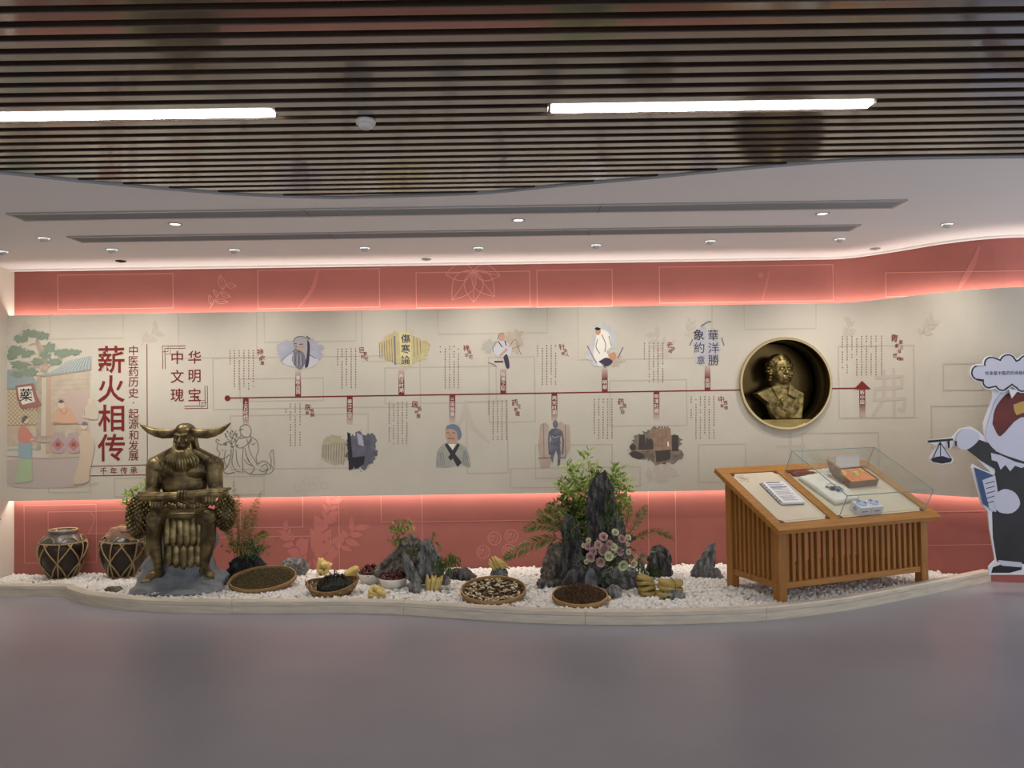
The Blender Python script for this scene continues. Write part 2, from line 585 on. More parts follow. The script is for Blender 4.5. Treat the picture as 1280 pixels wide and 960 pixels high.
# ---- recessed downlights and wall-washing spots
M_LENS = emission('spot_lens_glow', (255, 246, 232), 14.0)
M_LENS2 = emission('downlight_glow', (255, 250, 242), 2.2)
M_FLARE = emission('spot_flare_glow', (255, 250, 244), 1.1)
M_SPOT = mat('spot_white', (190, 188, 186), 0.45)
dl = [(219, 280, 'bright round recessed downlight at the left, between the two air slots'),
      (648, 275, 'round recessed downlight in the middle, between the two air slots'),
      (1028, 267, 'round recessed downlight at the right, between the two air slots')]
for px, py, lab in dl:
    p = atz(px, py, CEIL)
    r = empty('recessed_downlight', (p.x, p.y, CEIL), label=lab, cat='downlight', group='recessed downlights')
    m = MB(); m.lathe([(0.036, 0.002), (0.036, -0.004), (0.050, -0.004), (0.050, 0.002)], 24, closed=True); m.build('trim_ring', M_ALU, r, smooth=False)
    m = MB(); m.lathe([(0.0, -0.001), (0.036, -0.001)], 24); m.build('lens', M_LENS2, r)
    l = bpy.data.lights.new('downlight_beam', 'SPOT'); l.energy = 22; l.spot_size = math.radians(80); l.spot_blend = 0.6; l.color = (1, .93, .85); l.shadow_soft_size = 0.03
    lo = bpy.data.objects.new('downlight_beam', l); C.objects.link(lo); lo.location = (p.x, p.y, CEIL - 0.02)
SPOT_W = 38.0
spots = [(3, 315.5, 'at the far left edge'), (55, 299, 'at the left, nearest to the air slots'), (140, 313, 'above the printed street mural'),
         (293, 313.5, 'above the left end of the timeline'), (456, 311, 'above the yellow printed book pages'), (598, 311, 'above the middle of the timeline'),
         (745, 307.5, 'above the tall rockery'), (888, 302.5, 'left of the round bust niche'), (1050, 300, 'right of the round bust niche'), (1184, 281.5, 'at the far right, above the bend of the wall')]
for i, (px, py, lab) in enumerate(spots):
    p = atz(px, py, CEIL - 0.01)
    r = empty('ceiling_spotlight', (p.x, p.y, CEIL), label='small white ceiling spotlight ' + lab, cat='spotlight', group='wall-washing ceiling spots')
    m = MB(); m.lathe([(0.0, 0.0), (0.052, 0.0), (0.052, -0.004), (0.0, -0.004)], 24); m.build('trim_ring', M_SPOT, r)
    m = MB()
    Mx = Matrix.Rotation(math.radians(28 if py > 300 else 20), 3, 'X')
    m.lathe([(0.028, 0.004), (0.030, -0.018), (0.026, -0.022), (0.026, -0.018), (0.0, -0.018)], 20, (0, 0, -0.006), Mx); m.build('swivel_head', M_SPOT, r, smooth=False)
    m = MB(); m.lathe([(0.0, -0.0185), (0.0255, -0.0185)], 20, (0, 0, -0.006), Mx); m.build('lens', M_LENS, r)
    m = MB(); m.lathe([(0.033, -0.0045), (0.044, -0.0045)], 24); m.build('flare_ring', M_FLARE, r)  # added glowing ring, imitates the spot's flare on the ceiling
    l = bpy.data.lights.new('spot_beam', 'SPOT'); l.energy = SPOT_W; l.spot_size = math.radians(112); l.spot_blend = 1.0; l.color = (1, .94, .85); l.shadow_soft_size = 0.025
    lo = bpy.data.objects.new('spot_beam', l); C.objects.link(lo)
    lo.location = (p.x, p.y - 0.01, CEIL - 0.04)
    ty = path_y(PANEL_PATH, p.x)
    tgt = Vector((p.x, ty - 0.15, 1.15))
    lo.rotation_euler = (tgt - Vector(lo.location)).to_track_quat('-Z', 'Y').to_euler()
for px, py, col, lab in ((151, 326, (40, 38, 36), 'small dark round ceiling fitting near the left end of the red wall'), (533, 323.7, (150, 145, 142), 'small flat grey round ceiling fitting near the middle of the red wall'),
                         (1094, 310.5, (170, 165, 162), 'small flat pale round ceiling fitting at the bend of the wall')):
    p = atz(px, py, CEIL)
    r = empty('ceiling_fitting', (p.x, p.y, CEIL), label=lab, cat='ceiling fitting')
    mm = mat('fitting_%d' % px, col, 0.6)
    m = MB(); m.lathe([(0.0, 0.0), (0.045, 0.0), (0.043, -0.008), (0.0, -0.008)], 20); m.build('cover_plate', mm, r)
    m = MB(); m.lathe([(0.0, -0.008), (0.022, -0.008), (0.018, -0.014), (0.0, -0.015)], 16); m.build('sprinkler_cap', mm, r)

# ---- curb of the planting bed
curb_px = [(-110, 745), (0, 746), (75, 746), (87, 749.5), (107, 756), (150, 762), (200, 765.5), (275, 767), (350, 767), (430, 766.5), (492, 768), (555, 772), (630, 777), (700, 780),
           (780, 781), (860, 780), (958, 775.6), (1057, 763.6), (1141, 747.5), (1220, 731), (1250, 724.5)]
CURB = catmull([(atz(px, py, 0).x, atz(px, py, 0).y) for px, py in curb_px], 5)
M_CURB = mat('beige_curb_stone', (222, 210, 190), 0.4, col2=(194, 185, 168), scale=5, stretch=(1, 1, 9), spec=0.5, contrast=(0.3, 0.75), bump=0.05, bscale=40)
CURB_H = 0.098
def curb_inner(x):
    return path_y(CURB, x)
curb = empty('trim_3', kind='structure')
joints = [atz(px, py, 0).x for px, py in ((105, 756), (277, 767), (492, 768), (725, 780), (957, 776), (1141, 747))]
groups, cur = [], [CURB[0]]
for p in CURB[1:]:
    cur.append(p)
    if joints and p.x > joints[0]:
        groups.append(cur); cur = [p]; joints.pop(0)
groups.append(cur)
prof = [(0.0, 0.0), (0.0, 0.058), (-0.006, 0.064), (-0.006, 0.088), (0.002, CURB_H), (0.05, CURB_H), (0.06, 0.09), (0.06, 0.0)]
for g in groups:
    g = [Vector(q) for q in g]
    d0 = (g[1] - g[0]).normalized(); g[0] = g[0] + d0 * 0.0025
    v, f = [], []
    for i, p in enumerate(g):
        t = (g[min(i + 1, len(g) - 1)] - g[max(i - 1, 0)]).normalized()
        nn = Vector((-t.y, t.x))
        for o_, z in prof:
            q = p + nn * o_
            v.append((q.x, q.y, z))
    n = len(prof)
    for i in range(len(g) - 1):
        for k in range(n):
            k2 = (k + 1) % n
            f.append((i * n + k, (i + 1) * n + k, (i + 1) * n + k2, i * n + k2))
    f += [tuple(range(n)), tuple((len(g) - 1) * n + k for k in range(n))[::-1]]
    MB().add(v, f).build('curb_stone', M_CURB, curb)

# ---- white pebbles
rng = np.random.default_rng(7)
N = 22000
px_ = rng.uniform(LEFT_X + 0.02, 4.25, N * 2)
cy_ = np.array([curb_inner(x) for x in np.linspace(-6, 6, 400)])
wy_ = np.array([path_y(WALL_PATH, x) for x in np.linspace(-6, 6, 400)])
lo_ = np.interp(px_, np.linspace(-6, 6, 400), cy_) + 0.068
hi_ = np.interp(px_, np.linspace(-6, 6, 400), wy_) - 0.03
py_ = rng.uniform(5.2, WALL_Y, N * 2)
ok = (py_ > lo_) & (py_ < hi_)
px_, py_, lo_ = px_[ok], py_[ok], lo_[ok]
n = len(px_)
size = rng.uniform(0.014, 0.025, n)
hump = np.array([mnoise.noise(Vector((x * 2.2, y * 2.2, 3.1))) for x, y in zip(px_, py_)]) * 0.012
pz_ = BED_A + BED_B * py_ - 0.016 + hump + rng.uniform(-0.012, 0.012, n)
S = np.zeros((n, 3, 3))
S[:, 0, 0] = size * rng.uniform(1.0, 1.35, n); S[:, 1, 1] = size * rng.uniform(0.8, 1.1, n); S[:, 2, 2] = size * rng.uniform(0.6, 0.85, n)
T = rand_rot(n, rng) @ S
M_PEB = mat('white_pebble', (238, 236, 232), 0.5, col2=(222, 218, 212), scale=60, spec=0.4)
me = inst_mesh('white_pebbles', ICO1[0], ICO1[1], T, np.stack([px_, py_, pz_], 1))
peb = setp(link('white_pebbles', me, M_PEB, smooth=True), 'bed of small white pebbles filling the curbed planting strip along the wall', 'pebbles', kind='stuff')
# soil under the pebbles
sv, sf = [], []
xs = np.linspace(LEFT_X, 4.3, 60)
for x in xs:
    y0, y1 = curb_inner(x) + 0.05, path_y(WALL_PATH, x)
    y1 = max(y1, y0 + 0.01)
    sv += [(x, y0, bed_z(y0) - 0.03), (x, y1, bed_z(y1) - 0.03)]
for i in range(len(xs) - 1):
    sf.append((i * 2, i * 2 + 2, i * 2 + 3, i * 2 + 1))
o = pydata('bed_base', sv, sf, mat('bed_grout', (150, 146, 140), 0.9))
setp(o, kind='structure')

# ================================================================== BRONZE STATUE
def bronze(name, dark, light, rough=0.36, scale=9, c=(0.42, 0.68)):
    return mat(name, dark, rough, 0.7, col2=light, scale=scale, bump=0.25, bscale=45, contrast=c, detail=6)
M_BRZ = bronze('dark_bronze', (84, 72, 50), (142, 126, 88))
M_BRZ_L = bronze('rubbed_bronze', (104, 90, 60), (186, 168, 120), 0.42, 12)
M_GRAIN = bronze('grain_bronze', (82, 68, 42), (170, 150, 100), 0.42, 20)
ST_Y = 6.42
_sp = at(231, 735, ST_Y)
ST = Vector((_sp.x, ST_Y, bed_z(ST_Y)))
def S(px, py, dy=0.0):
    return at(px, py, ST_Y + dy) - ST
statue = empty('bronze_statue', ST, label='bronze statue of a seated bearded man with wide ox horns on a grey rock', cat='statue')
U = ST_Y / 960.0     # metres per photo pixel at the statue

# --- body: one continuous surface
b = MB()
# torso
b.ell(S(231, 589, 0.10), (33 * U, 0.13, 22 * U))
b.ell(S(220, 588, 0.03), (16 * U, 0.06, 11 * U))
b.ell(S(242, 588, 0.03), (16 * U, 0.06, 11 * U))
b.ell(S(231, 606, 0.08), (29 * U, 0.12, 24 * U))
b.ell(S(231, 626, 0.08), (29 * U, 0.125, 18 * U))
b.ell(S(231, 645, 0.06), (30 * U, 0.15, 17 * U))
b.cap(S(231, 576, 0.10), S(231, 560, 0.07), 0.075, 0.062)             # neck
for s, sh in ((-1, 196), (1, 267)):
    b.ell(S(sh, 583, 0.08), (13 * U, 0.085, 13.5 * U))
    b.cap(S(231 + s * 12, 567, 0.09), S(sh, 578, 0.09), 0.065, 0.058)
# upper arms, forearms
b.cap(S(194, 586, 0.07), S(191, 614, 0.05), 0.074, 0.058)
b.cap(S(191, 614, 0.05), S(196, 628, -0.19), 0.058, 0.036)
b.cap(S(267, 586, 0.07), S(270, 612, 0.05), 0.074, 0.058)
b.cap(S(270, 612, 0.05), S(264, 622, -0.19), 0.058, 0.036)
# palms and fingers curled over the bundle
def hand(cx, cy, s):
    b.ell(S(cx, cy - 1, -0.20), (7 * U, 0.026, 6 * U))
    for k in range(4):
        x = cx + (-6 + 4 * k)
        ln = (1.0, 1.12, 1.06, 0.9)[k if s < 0 else 3 - k]
        p0, p1, p2, p3 = S(x, cy - 4.5, -0.205), S(x, cy - 3.5, -0.236), S(x, cy + 2.5 * ln, -0.242), S(x, cy + 6.5 * ln, -0.222)
        b.cap(p0, p1, 0.011, 0.0105, 8); b.cap(p1, p2, 0.0105, 0.010, 8); b.cap(p2, p3, 0.010, 0.0085, 8)
    q0, q1, q2 = S(cx - s * 7, cy, -0.205), S(cx - s * 10, cy - 4, -0.225), S(cx - s * 9, cy - 8, -0.235)
    b.cap(q0, q1, 0.013, 0.011, 8); b.cap(q1, q2, 0.011, 0.009, 8)
hand(196, 631, -1); hand(263, 625, 1)
# thighs, knees, shins
for s, hip, knee, shin, ank, heel, toe in ((-1, 219, (194, 648), (193, 685), (199, 711), (200, 717), (184, 724)),
                                           (1, 243, (261, 646), (259, 682), (255, 707), (254, 713), (261, 720))):
    K = S(knee[0], knee[1], -0.18); A = S(ank[0], ank[1], -0.11)
    b.cap(S(hip, 648, 0.08), K, 0.10, 0.072)
    b.ell(K + Vector((0, -0.01, 0)), (0.071, 0.066, 0.074))
    mid = S(shin[0] + (-1 if s < 0 else 1), shin[1] - 6, -0.135)
    b.cap(K, mid, 0.062, 0.062); b.cap(mid, A, 0.062, 0.036)
    H = S(heel[0], heel[1], -0.09); Tt = S(toe[0], toe[1], -0.27)
    b.ell(H, (0.036, 0.045, 0.034))
    M0 = A.lerp(Tt, 0.5) + Vector((0, 0, -0.004))
    b.cap(A, M0, 0.036, 0.034); b.cap(H, M0, 0.032, 0.034); b.cap(M0, Tt + Vector((0, 0.03, 0.004)), 0.036, 0.03)
    side = Vector((1, -0.0, 0)) if s > 0 else Vector((0.85, -0.35, 0))
    fwd = (Tt - M0).normalized(); side = fwd.cross(Vector((0, 0, 1))).normalized()
    for k in range(5):
        o_ = (k - 2) * 0.0155
        ln = 0.034 if (k == (4 if s < 0 else 0)) else 0.026 - 0.002 * abs(k - 2)
        base = Tt + side * o_ + Vector((0, 0, -0.006))
        b.cap(base, base + fwd * ln + Vector((0, 0, -0.006)), 0.0115 if ln > 0.03 else 0.0095, 0.0085, 8)
# head
HX, HY, HZ = S(230.5, 548, 0.03)
HC = Vector((HX, HY, HZ))
b.ell(HC + Vector((0, 0.015, 0.03)), (0.078, 0.094, 0.092))
b.cap(HC + Vector((-0.05, -0.052, 0.066)), HC + Vector((0.05, -0.052, 0.066)), 0.019, 0.019)
b.ell(HC + Vector((0, -0.005, 0.07)), (0.07, 0.08, 0.06))
b.ell(HC + Vector((0, -0.012, -0.025)), (0.068, 0.077, 0.082))
b.ell(HC + Vector((0, -0.03, -0.065)), (0.044, 0.045, 0.04))
for s in (-1, 1):
    b.cap(HC + Vector((s * 0.016, -0.087, 0.028)), HC + Vector((s * 0.052, -0.07, 0.034)), 0.011, 0.009, 8)   # brows
    b.ell(HC + Vector((s * 0.028, -0.075, 0.008)), (0.013, 0.012, 0.008))                                     # eyes
    b.ell(HC + Vector((s * 0.040, -0.06, -0.022)), (0.022, 0.024, 0.018))                                     # cheekbones
    b.ell(HC + Vector((s * 0.075, 0.005, 0.0)), (0.014, 0.02, 0.032))                                         # ears
    b.cap(HC + Vector((s * 0.006, -0.087, -0.045)), HC + Vector((s * 0.034, -0.078, -0.072)), 0.012, 0.007, 8) # moustache
b.cap(HC + Vector((0, -0.083, 0.02)), HC + Vector((0, -0.105, -0.022)), 0.009, 0.015, 8)                      # nose
b.cap(HC + Vector((-0.017, -0.088, -0.026)), HC + Vector((0.017, -0.088, -0.026)), 0.010, 0.010, 8)
b.cap(HC + Vector((-0.014, -0.084, -0.062)), HC + Vector((0.014, -0.084, -0.062)), 0.008, 0.008, 8)           # lips
body_me = bake_remesh(b, 0.0062, 3)
link('body', body_me, M_BRZ, statue)

# --- hair falling behind the neck
h = MB()
h.ell(HC + Vector((0, 0.035, 0.045)), (0.086, 0.085, 0.085))
for k in range(9):
    a = -1 + k / 4.0
    x = a * 0.085
    y = 0.06 - 0.045 * abs(a)
    h.cap(HC + Vector((x * 0.9, y, 0.03)), HC + Vector((x * 1.22, y + 0.035, -0.155)), 0.022, 0.019, 8)
link('hair', bake_remesh(h, 0.007, 1), M_BRZ, statue)
# --- beard of long strands
bd = MB()
rnd = random.Random(4)
for row in range(2):
    for k in range(13):
        a = -1 + k / 6.0
        L = (27 - 9 * abs(a) ** 1.6) * U + rnd.uniform(-0.008, 0.008) - row * 0.02
        p0 = HC + Vector((a * 0.058, -0.055 + 0.04 * abs(a), -0.085 + 0.07 * abs(a) ** 2))
        p1 = HC + Vector((a * 0.078, -0.088 + 0.03 * abs(a) - row * 0.014, -0.115))
        p2 = HC + Vector((a * 0.13, -0.075 + 0.03 * abs(a) - row * 0.018, -0.10 - L * 0.62))
        p3 = HC + Vector((a * 0.135 + rnd.uniform(-.004, .004), -0.085 + 0.03 * abs(a) - row * 0.014, -0.10 - L))
        bd.tube([p0, p1, p2, p3], [0.012, 0.0155, 0.014, 0.005], 7)
bd.build('beard', M_BRZ_L, statue, smooth=True)
# --- horns, broad and flat, sweeping out and up
for s in (-1, 1):
    v, f = [], []
    cl = [(231 + s * 8, 540, 5.0, 0.05), (231 + s * 17, 542, 6.0, 0.055), (231 + s * 28, 542.3, 6.2, 0.055), (231 + s * 38, 540.5, 5.4, 0.05), (231 + s * 47, 537, 4.2, 0.035), (231 + s * 53.5, 532.5, 2.6, 0.02), (231 + s * 57.5, 528.8, 0.5, 0.005)]
    n = 12
    for (px, py, hh, dd) in cl:
        c = S(px, py, 0.05)
        for k in range(n):
            t = 2 * PI * k / n
            v.append(c + Vector((0, dd * math.cos(t), hh * U * math.sin(t) + (0.35 * dd * math.cos(t) ** 2))))
    for i in range(len(cl) - 1):
        for k in range(n):
            k2 = (k + 1) % n
            f.append((i * n + k, i * n + k2, (i + 1) * n + k2, (i + 1) * n + k))
    f += [tuple(range(n)), tuple((len(cl) - 1) * n + k for k in range(n))]
    MB().add(v, f).build('horn', M_BRZ_L, statue, smooth=True)
# --- held bundle of stalks
bu = MB()
for k in range(11):
    t = 2 * PI * k / 11
    ry, rz = 0.028 * math.cos(t), 0.022 * math.sin(t)
    e = rnd.uniform(-4, 4)
    bu.tube([S(176 + e, 620.5, -0.20) + Vector((0, ry * 1.5, rz * 1.4)), S(205, 620.5, -0.205) + Vector((0, ry, rz)), S(229, 619, -0.205) + Vector((0, ry * .8, rz * .85)),
             S(255, 616.5, -0.205) + Vector((0, ry, rz)), S(284 + e, 615, -0.20) + Vector((0, ry * 1.5, rz * 1.3))], [0.011, 0.012, 0.012, 0.012, 0.010], 7)
bu.build('stalk_bundle', M_BRZ_L, statue, smooth=True)
kt = MB()
for dx in (-4, 0, 4):
    kt.lathe([(0.040, -0.012), (0.046, 0.0), (0.040, 0.012)], 14, S(229 + dx, 619, -0.205), Matrix.Rotation(PI / 2, 3, 'Y'))
kt.build('binding', M_BRZ, statue, smooth=True)
# --- grain sheaves hanging at both ends
def sheaf(cx, cy, rx, ry, dy, seed):
    r2 = np.random.default_rng(seed)
    c = S(cx, cy, dy)
    core = MB(); core.ell(c, (rx * U * 0.86, rx * U * 0.8, ry * U * 0.92), nu=16, nv=12)
    co = core.build('grain_sheaf', M_BRZ, statue, smooth=True)
    n = 190
    i = np.arange(n) + 0.5
    th = np.arccos(1 - 2 * i / n); ph = PI * (1 + 5 ** 0.5) * i
    d = np.stack([np.sin(th) * np.cos(ph), np.sin(th) * np.sin(ph), np.cos(th)], 1)
    P = d * np.array([rx * U * 0.9, rx * U * 0.84, ry * U * 0.95]) + np.array(c)
    R = rand_rot(n, r2)
    T = np.zeros((n, 3, 3))
    for k in range(n):
        z = Vector(d[k]); z = z.normalized()
        q = z.to_track_quat('Z', 'X').to_matrix()
        T[k] = np.array(q) @ np.diag([0.0135, 0.012, 0.013])
    me = inst_mesh('grain', *ico(2), T, P)
    g = link('grains', me, M_GRAIN, co, smooth=True)
    g['kind'] = 'stuff'
sheaf(173, 646.5, 15, 26.5, -0.10, 1)
sheaf(282, 641, 13, 23, -0.10, 2)
# --- leaf skirt
belt = MB()
for k in range(15):
    a = -1 + k / 7.0
    p = S(231 + a * 27, 633 + 1.5 * math.sin(k * 2.1), -0.065 + 0.07 * a * a)
    belt.ell(p, (0.022, 0.016, 0.026))
belt.build('belt', M_BRZ, statue, smooth=True)
lap = MB()   # cloth over the lap
lap.ell(S(231, 643, -0.06), (24 * U, 0.13, 7.5 * U), nu=20)
lap.build('lap_cloth', M_BRZ, statue, smooth=True)
def leaf_strip(px, py0, py1, wpx, dy, bulge):
    n = 7
    v, f = [], []
    for i in range(n):
        t = i / (n - 1)
        wdt = wpx * U * (0.50 + 0.08 * math.sin(t * PI)) * (1 if t < 0.85 else math.sqrt(max(0.05, 1 - ((t - 0.85) / 0.16) ** 2)))
        c = S(px, py0 + (py1 - py0) * t, dy - bulge * math.sin(t * PI * 0.6))
        for k, (o_, y_) in enumerate(((-1, 0.006), (-0.5, -0.004), (0, -0.012), (0.5, -0.004), (1, 0.006), (0.5, 0.016), (-0.5, 0.016))):
            v.append(c + Vector((o_ * wdt, y_, 0)))
    m = 7
    for i in range(n - 1):
        for k in range(m):
            k2 = (k + 1) % m
            f.append((i * m + k, i * m + k2, (i + 1) * m + k2, (i + 1) * m + k))
    f += [tuple(range(m)), tuple((n - 1) * m + k for k in range(m))]
    MB().add(v, f).build('skirt_leaf', M_BRZ_L, statue, smooth=True)
for k in range(6):
    x = 208 + k * 8.2
    leaf_strip(x, 648 - (0 if 0 < k < 5 else 2), 683 + (2 if k in (2, 3) else 0), 9.2, -0.155 + 0.006 * abs(k - 2.5), 0.02)
for k in range(5):
    x = 210.5 + k * 9.1
    leaf_strip(x, 678, 710 + (2 if k == 2 else 0) - (1.5 if k in (0, 4) else 0), 10.2, -0.135 + 0.006 * abs(k - 2), 0.012)
bk = MB(); bk.ell(S(230, 672, -0.06), (21 * U, 0.085, 30 * U)); bk.build('skirt_lining', M_BRZ, statue, smooth=True)

# --- grey rock that carries the statue
def sculpt(me, amp, freq, seed, stretch=(1, 1, 1), facet=0.0):
    off = Vector((seed * 3.7, seed * 1.3, seed * 7.1))
    nv = len(me.vertices)
    co = np.empty(nv * 3, np.float32); me.vertices.foreach_get('co', co)
    no = np.empty(nv * 3, np.float32); me.vertex_normals.foreach_get('vector', no)
    co = co.reshape(-1, 3); no = no.reshape(-1, 3)
    for i in range(nv):
        p = Vector(co[i].tolist())
        q = Vector((p.x * stretch[0], p.y * stretch[1], p.z * stretch[2])) * freq + off
        d = mnoise.turbulence(q, 4, False) - 0.5 + 0.6 * (mnoise.ridged_multi_fractal(q * 0.7, 0.9, 2.0, 3, 1.0, 2.0) - 1.0) * 0.4
        if facet: d = d * (1 - facet) + facet * mnoise.cell(q * 1.2) * 0.6
        co[i] += no[i] * d * amp
    me.vertices.foreach_set('co', co.ravel()); me.update()
rk = MB()
rk.ell(S(229, 733, 0.05), (58 * U, 0.36, 11 * U), nu=24, nv=12)
rk.ell(S(222, 737, -0.10), (62 * U, 0.22, 8.5 * U), nu=24, nv=12)
rk.ell(S(228, 706, 0.14), (48 * U, 0.24, 32 * U), nu=24, nv=12)
rk.ell(S(236, 676, 0.17), (40 * U, 0.19, 40 * U), nu=24, nv=12)
rk.ell(S(205, 722, 0.08), (32 * U, 0.2, 16 * U), nu=24, nv=12)
rk.ell(S(262, 722, 0.08), (28 * U, 0.2, 17 * U), nu=24, nv=12)
rme = bake_remesh(rk, 0.016, 4)
sculpt(rme, 0.05, 2.6, 2)
M_STROCK = mat('painted_grey_rock', (112, 118, 124), 0.6, col2=(152, 157, 162), scale=9, bump=0.9, bscale=18, contrast=(0.3, 0.75), detail=8)
link('rock_seat', rme, M_STROCK, statue)

# ================================================================== BUST IN THE ROUND NICHE
M_NICHE = mat('bronze_niche_lining', (84, 68, 38), 0.22, 0.85, col2=(100, 82, 48), scale=4)
M_RIM = mat('polished_brass_rim', (190, 170, 128), 0.25, 0.9)
niche = empty('round_niche', (NC.x, PANEL_Y, NC.z), label='round bronze-lined niche with brass rim set into the cream wall', cat='niche')
ND = 0.36
RX = Matrix.Rotation(-PI / 2, 3, 'X')       # lathe axis z -> +y
m = MB(); m.lathe([(NR - 0.010, ND - 0.0), (NR - 0.010, -0.034), (NR - 0.005, -0.038), (NR - 0.001, -0.034), (NR - 0.001, ND)], 72, M=RX, closed=True)
m.build('lining', M_NICHE, niche, smooth=False)
for pp in niche.children: pp.data.polygons.foreach_set('use_smooth', [True] * len(pp.data.polygons))
m = MB(); m.lathe([(NR - 0.012, -0.036), (NR - 0.009, -0.042), (NR + 0.008, -0.042), (NR + 0.014, -0.034), (NR + 0.014, -0.002), (NR - 0.006, -0.002)], 72, M=RX, closed=True)
m.build('rim', M_RIM, niche)
m = MB(); m.lathe([(0.0, ND - 0.012), (NR - 0.02, ND - 0.012), (NR - 0.02, ND), (0, ND)], 72, M=RX); m.build('back_disc', M_NICHE, niche)
# shelf: flat segment at the bottom
sz = at(981, 523.5, PANEL_Y).z - NC.z
a0 = math.asin(sz / (NR - 0.02))
seg = [((NR - 0.012) * math.cos(t), (NR - 0.012) * math.sin(t)) for t in np.linspace(PI - a0, 2 * PI + a0, 30)]
m = MB(); m.prism(seg, -0.028, ND - 0.014); m.build('shelf', mat('brass_shelf', (150, 128, 80), 0.28, 0.9, col2=(120, 100, 60), scale=6), niche)

BY = PANEL_Y + 0.13
SHELF_Z = NC.z + sz
BP = at(984, 523, BY); BP.z = SHELF_Z
V_ = BY / 960.0
def Bq(px, py, dy=0.0):
    return at(px, py, BY + dy) - BP
bust = empty('bronze_bust', BP, label='bronze bust of a woman with short wavy hair and pointed collar, inside the round niche', cat='bust')
M_BB = mat('bust_bronze', (76, 62, 34), 0.32, 0.75, col2=(150, 130, 78), scale=14, bump=0.3, bscale=60, contrast=(0.42, 0.66), detail=6)
M_BBL = mat('bust_bronze_rubbed', (104, 90, 54), 0.46, 0.7, col2=(180, 162, 106), scale=18, bump=0.35, bscale=70, contrast=(0.38, 0.66), detail=6)
b = MB()
# shoulders block with slanting cut sides
sh = [(943, 492), (953, 488.5), (962, 484), (984, 483), (992, 487), (1001.5, 492), (1000.5, 508), (999, 523.6), (966, 523.6), (963, 513), (958, 504), (950, 498)]
pl = [(Bq(x, y).x, Bq(x, y).z) for x, y in sh]
b.prism([(x, max(z, 0.0)) for x, z in pl], -0.075, 0.085)
b.ell(Bq(980, 506, -0.045), (22 * V_, 0.06, 20 * V_)); b.ell(Bq(977, 494, -0.02), (24 * V_, 0.075, 10 * V_))
b.ell(Bq(955, 494, 0.0), (10 * V_, 0.07, 6 * V_)); b.ell(Bq(994, 496, 0.0), (8 * V_, 0.07, 7 * V_))
b.cap(Bq(976, 492, 0.01), Bq(975.5, 474, -0.01), 0.085, 0.07)
hc = Bq(975.5, 462.5, -0.02)
KH = 1.33
Mh = Matrix.Rotation(math.radians(9), 3, 'Z')       # turned a little to the viewer's right
def HB(x, y, z): return hc + Mh @ Vector((x * KH, y * KH, z * KH))
def HE(c, r): b.ell(c, tuple(q * KH for q in r), Mh)
def HK(p, q, r0, r1, n): b.cap(p, q, r0 * KH, r1 * KH, n)
HE(HB(0, 0.02, 0.022), (0.074, 0.088, 0.088))
HE(HB(0, -0.012, -0.025), (0.064, 0.074, 0.07))
HE(HB(0, -0.03, -0.07), (0.044, 0.044, 0.034))
for s in (-1, 1):
    HK(HB(s * 0.014, -0.082, 0.022), HB(s * 0.048, -0.066, 0.024), 0.008, 0.006, 8)
    HE(HB(s * 0.027, -0.072, 0.004), (0.014, 0.011, 0.009))
    HE(HB(s * 0.036, -0.052, -0.028), (0.022, 0.02, 0.022))
    HE(HB(s * 0.072, 0.01, -0.01), (0.012, 0.018, 0.028))
HK(HB(0, -0.078, 0.012), HB(0, -0.096, -0.022), 0.007, 0.011, 8)
HK(HB(-0.012, -0.086, -0.025), HB(0.012, -0.086, -0.025), 0.008, 0.008, 8)
HK(HB(-0.017, -0.080, -0.05), HB(0.017, -0.080, -0.05), 0.007, 0.007, 8)
HK(HB(-0.013, -0.078, -0.063), HB(0.013, -0.078, -0.063), 0.007, 0.007, 8)
link('figure', bake_remesh(b, 0.0048, 2), M_BBL, bust)
h = MB()
h.ell(HB(0, 0.035, 0.042), (0.086 * KH, 0.09 * KH, 0.076 * KH), Mh)
rr = random.Random(9)
for k in range(22):          # waves swept back from the forehead
    a = -1 + k / 10.5
    p0 = HB(a * 0.074, -0.05 + 0.06 * a * a, 0.066 - 0.05 * a * a)
    p1 = HB(a * 0.09, -0.03 + 0.05 * a * a, 0.10 - 0.065 * a * a)
    p2 = HB(a * 0.095, 0.04, 0.095 - 0.08 * abs(a))
    h.tube([p0, p1, p2], [0.012, 0.02, 0.016], 7)
for s in (-1, 1):
    for k in range(6):
        h.ell(HB(s * (0.080 + 0.006 * math.sin(k)), 0.0 + 0.012 * (k % 3), 0.035 - 0.021 * k), (0.026, 0.034, 0.02), Mh)
link('hair', bake_remesh(h, 0.0048, 1), M_BB, bust)
col = MB()       # collar wings
for s, pts in ((-1, [(960, 484), (968, 481), (977, 494), (968.5, 500)]), (1, [(980, 493), (982, 480), (987, 484), (990.5, 499)])):
    poly = [(Bq(x, y).x, Bq(x, y).z) for x, y in pts]
    col.prism(poly, -0.112, -0.085)
col.build('collar', M_BBL, bust, bevel=0.003)
tie = MB()
tie.tube([Bq(974, 500, -0.118), Bq(971, 506, -0.124), Bq(975, 509, -0.124)], [0.008, 0.009, 0.005], 7)
tie.tube([Bq(980, 500, -0.118), Bq(978, 511, -0.124), Bq(983, 514, -0.122)], [0.008, 0.01, 0.006], 7)
tie.tube([Bq(978, 497, -0.115), Bq(977.5, 501, -0.125), Bq(979, 508, -0.122)], [0.01, 0.012, 0.008], 7)
tie.build('neck_bow', M_BB, bust, smooth=True)

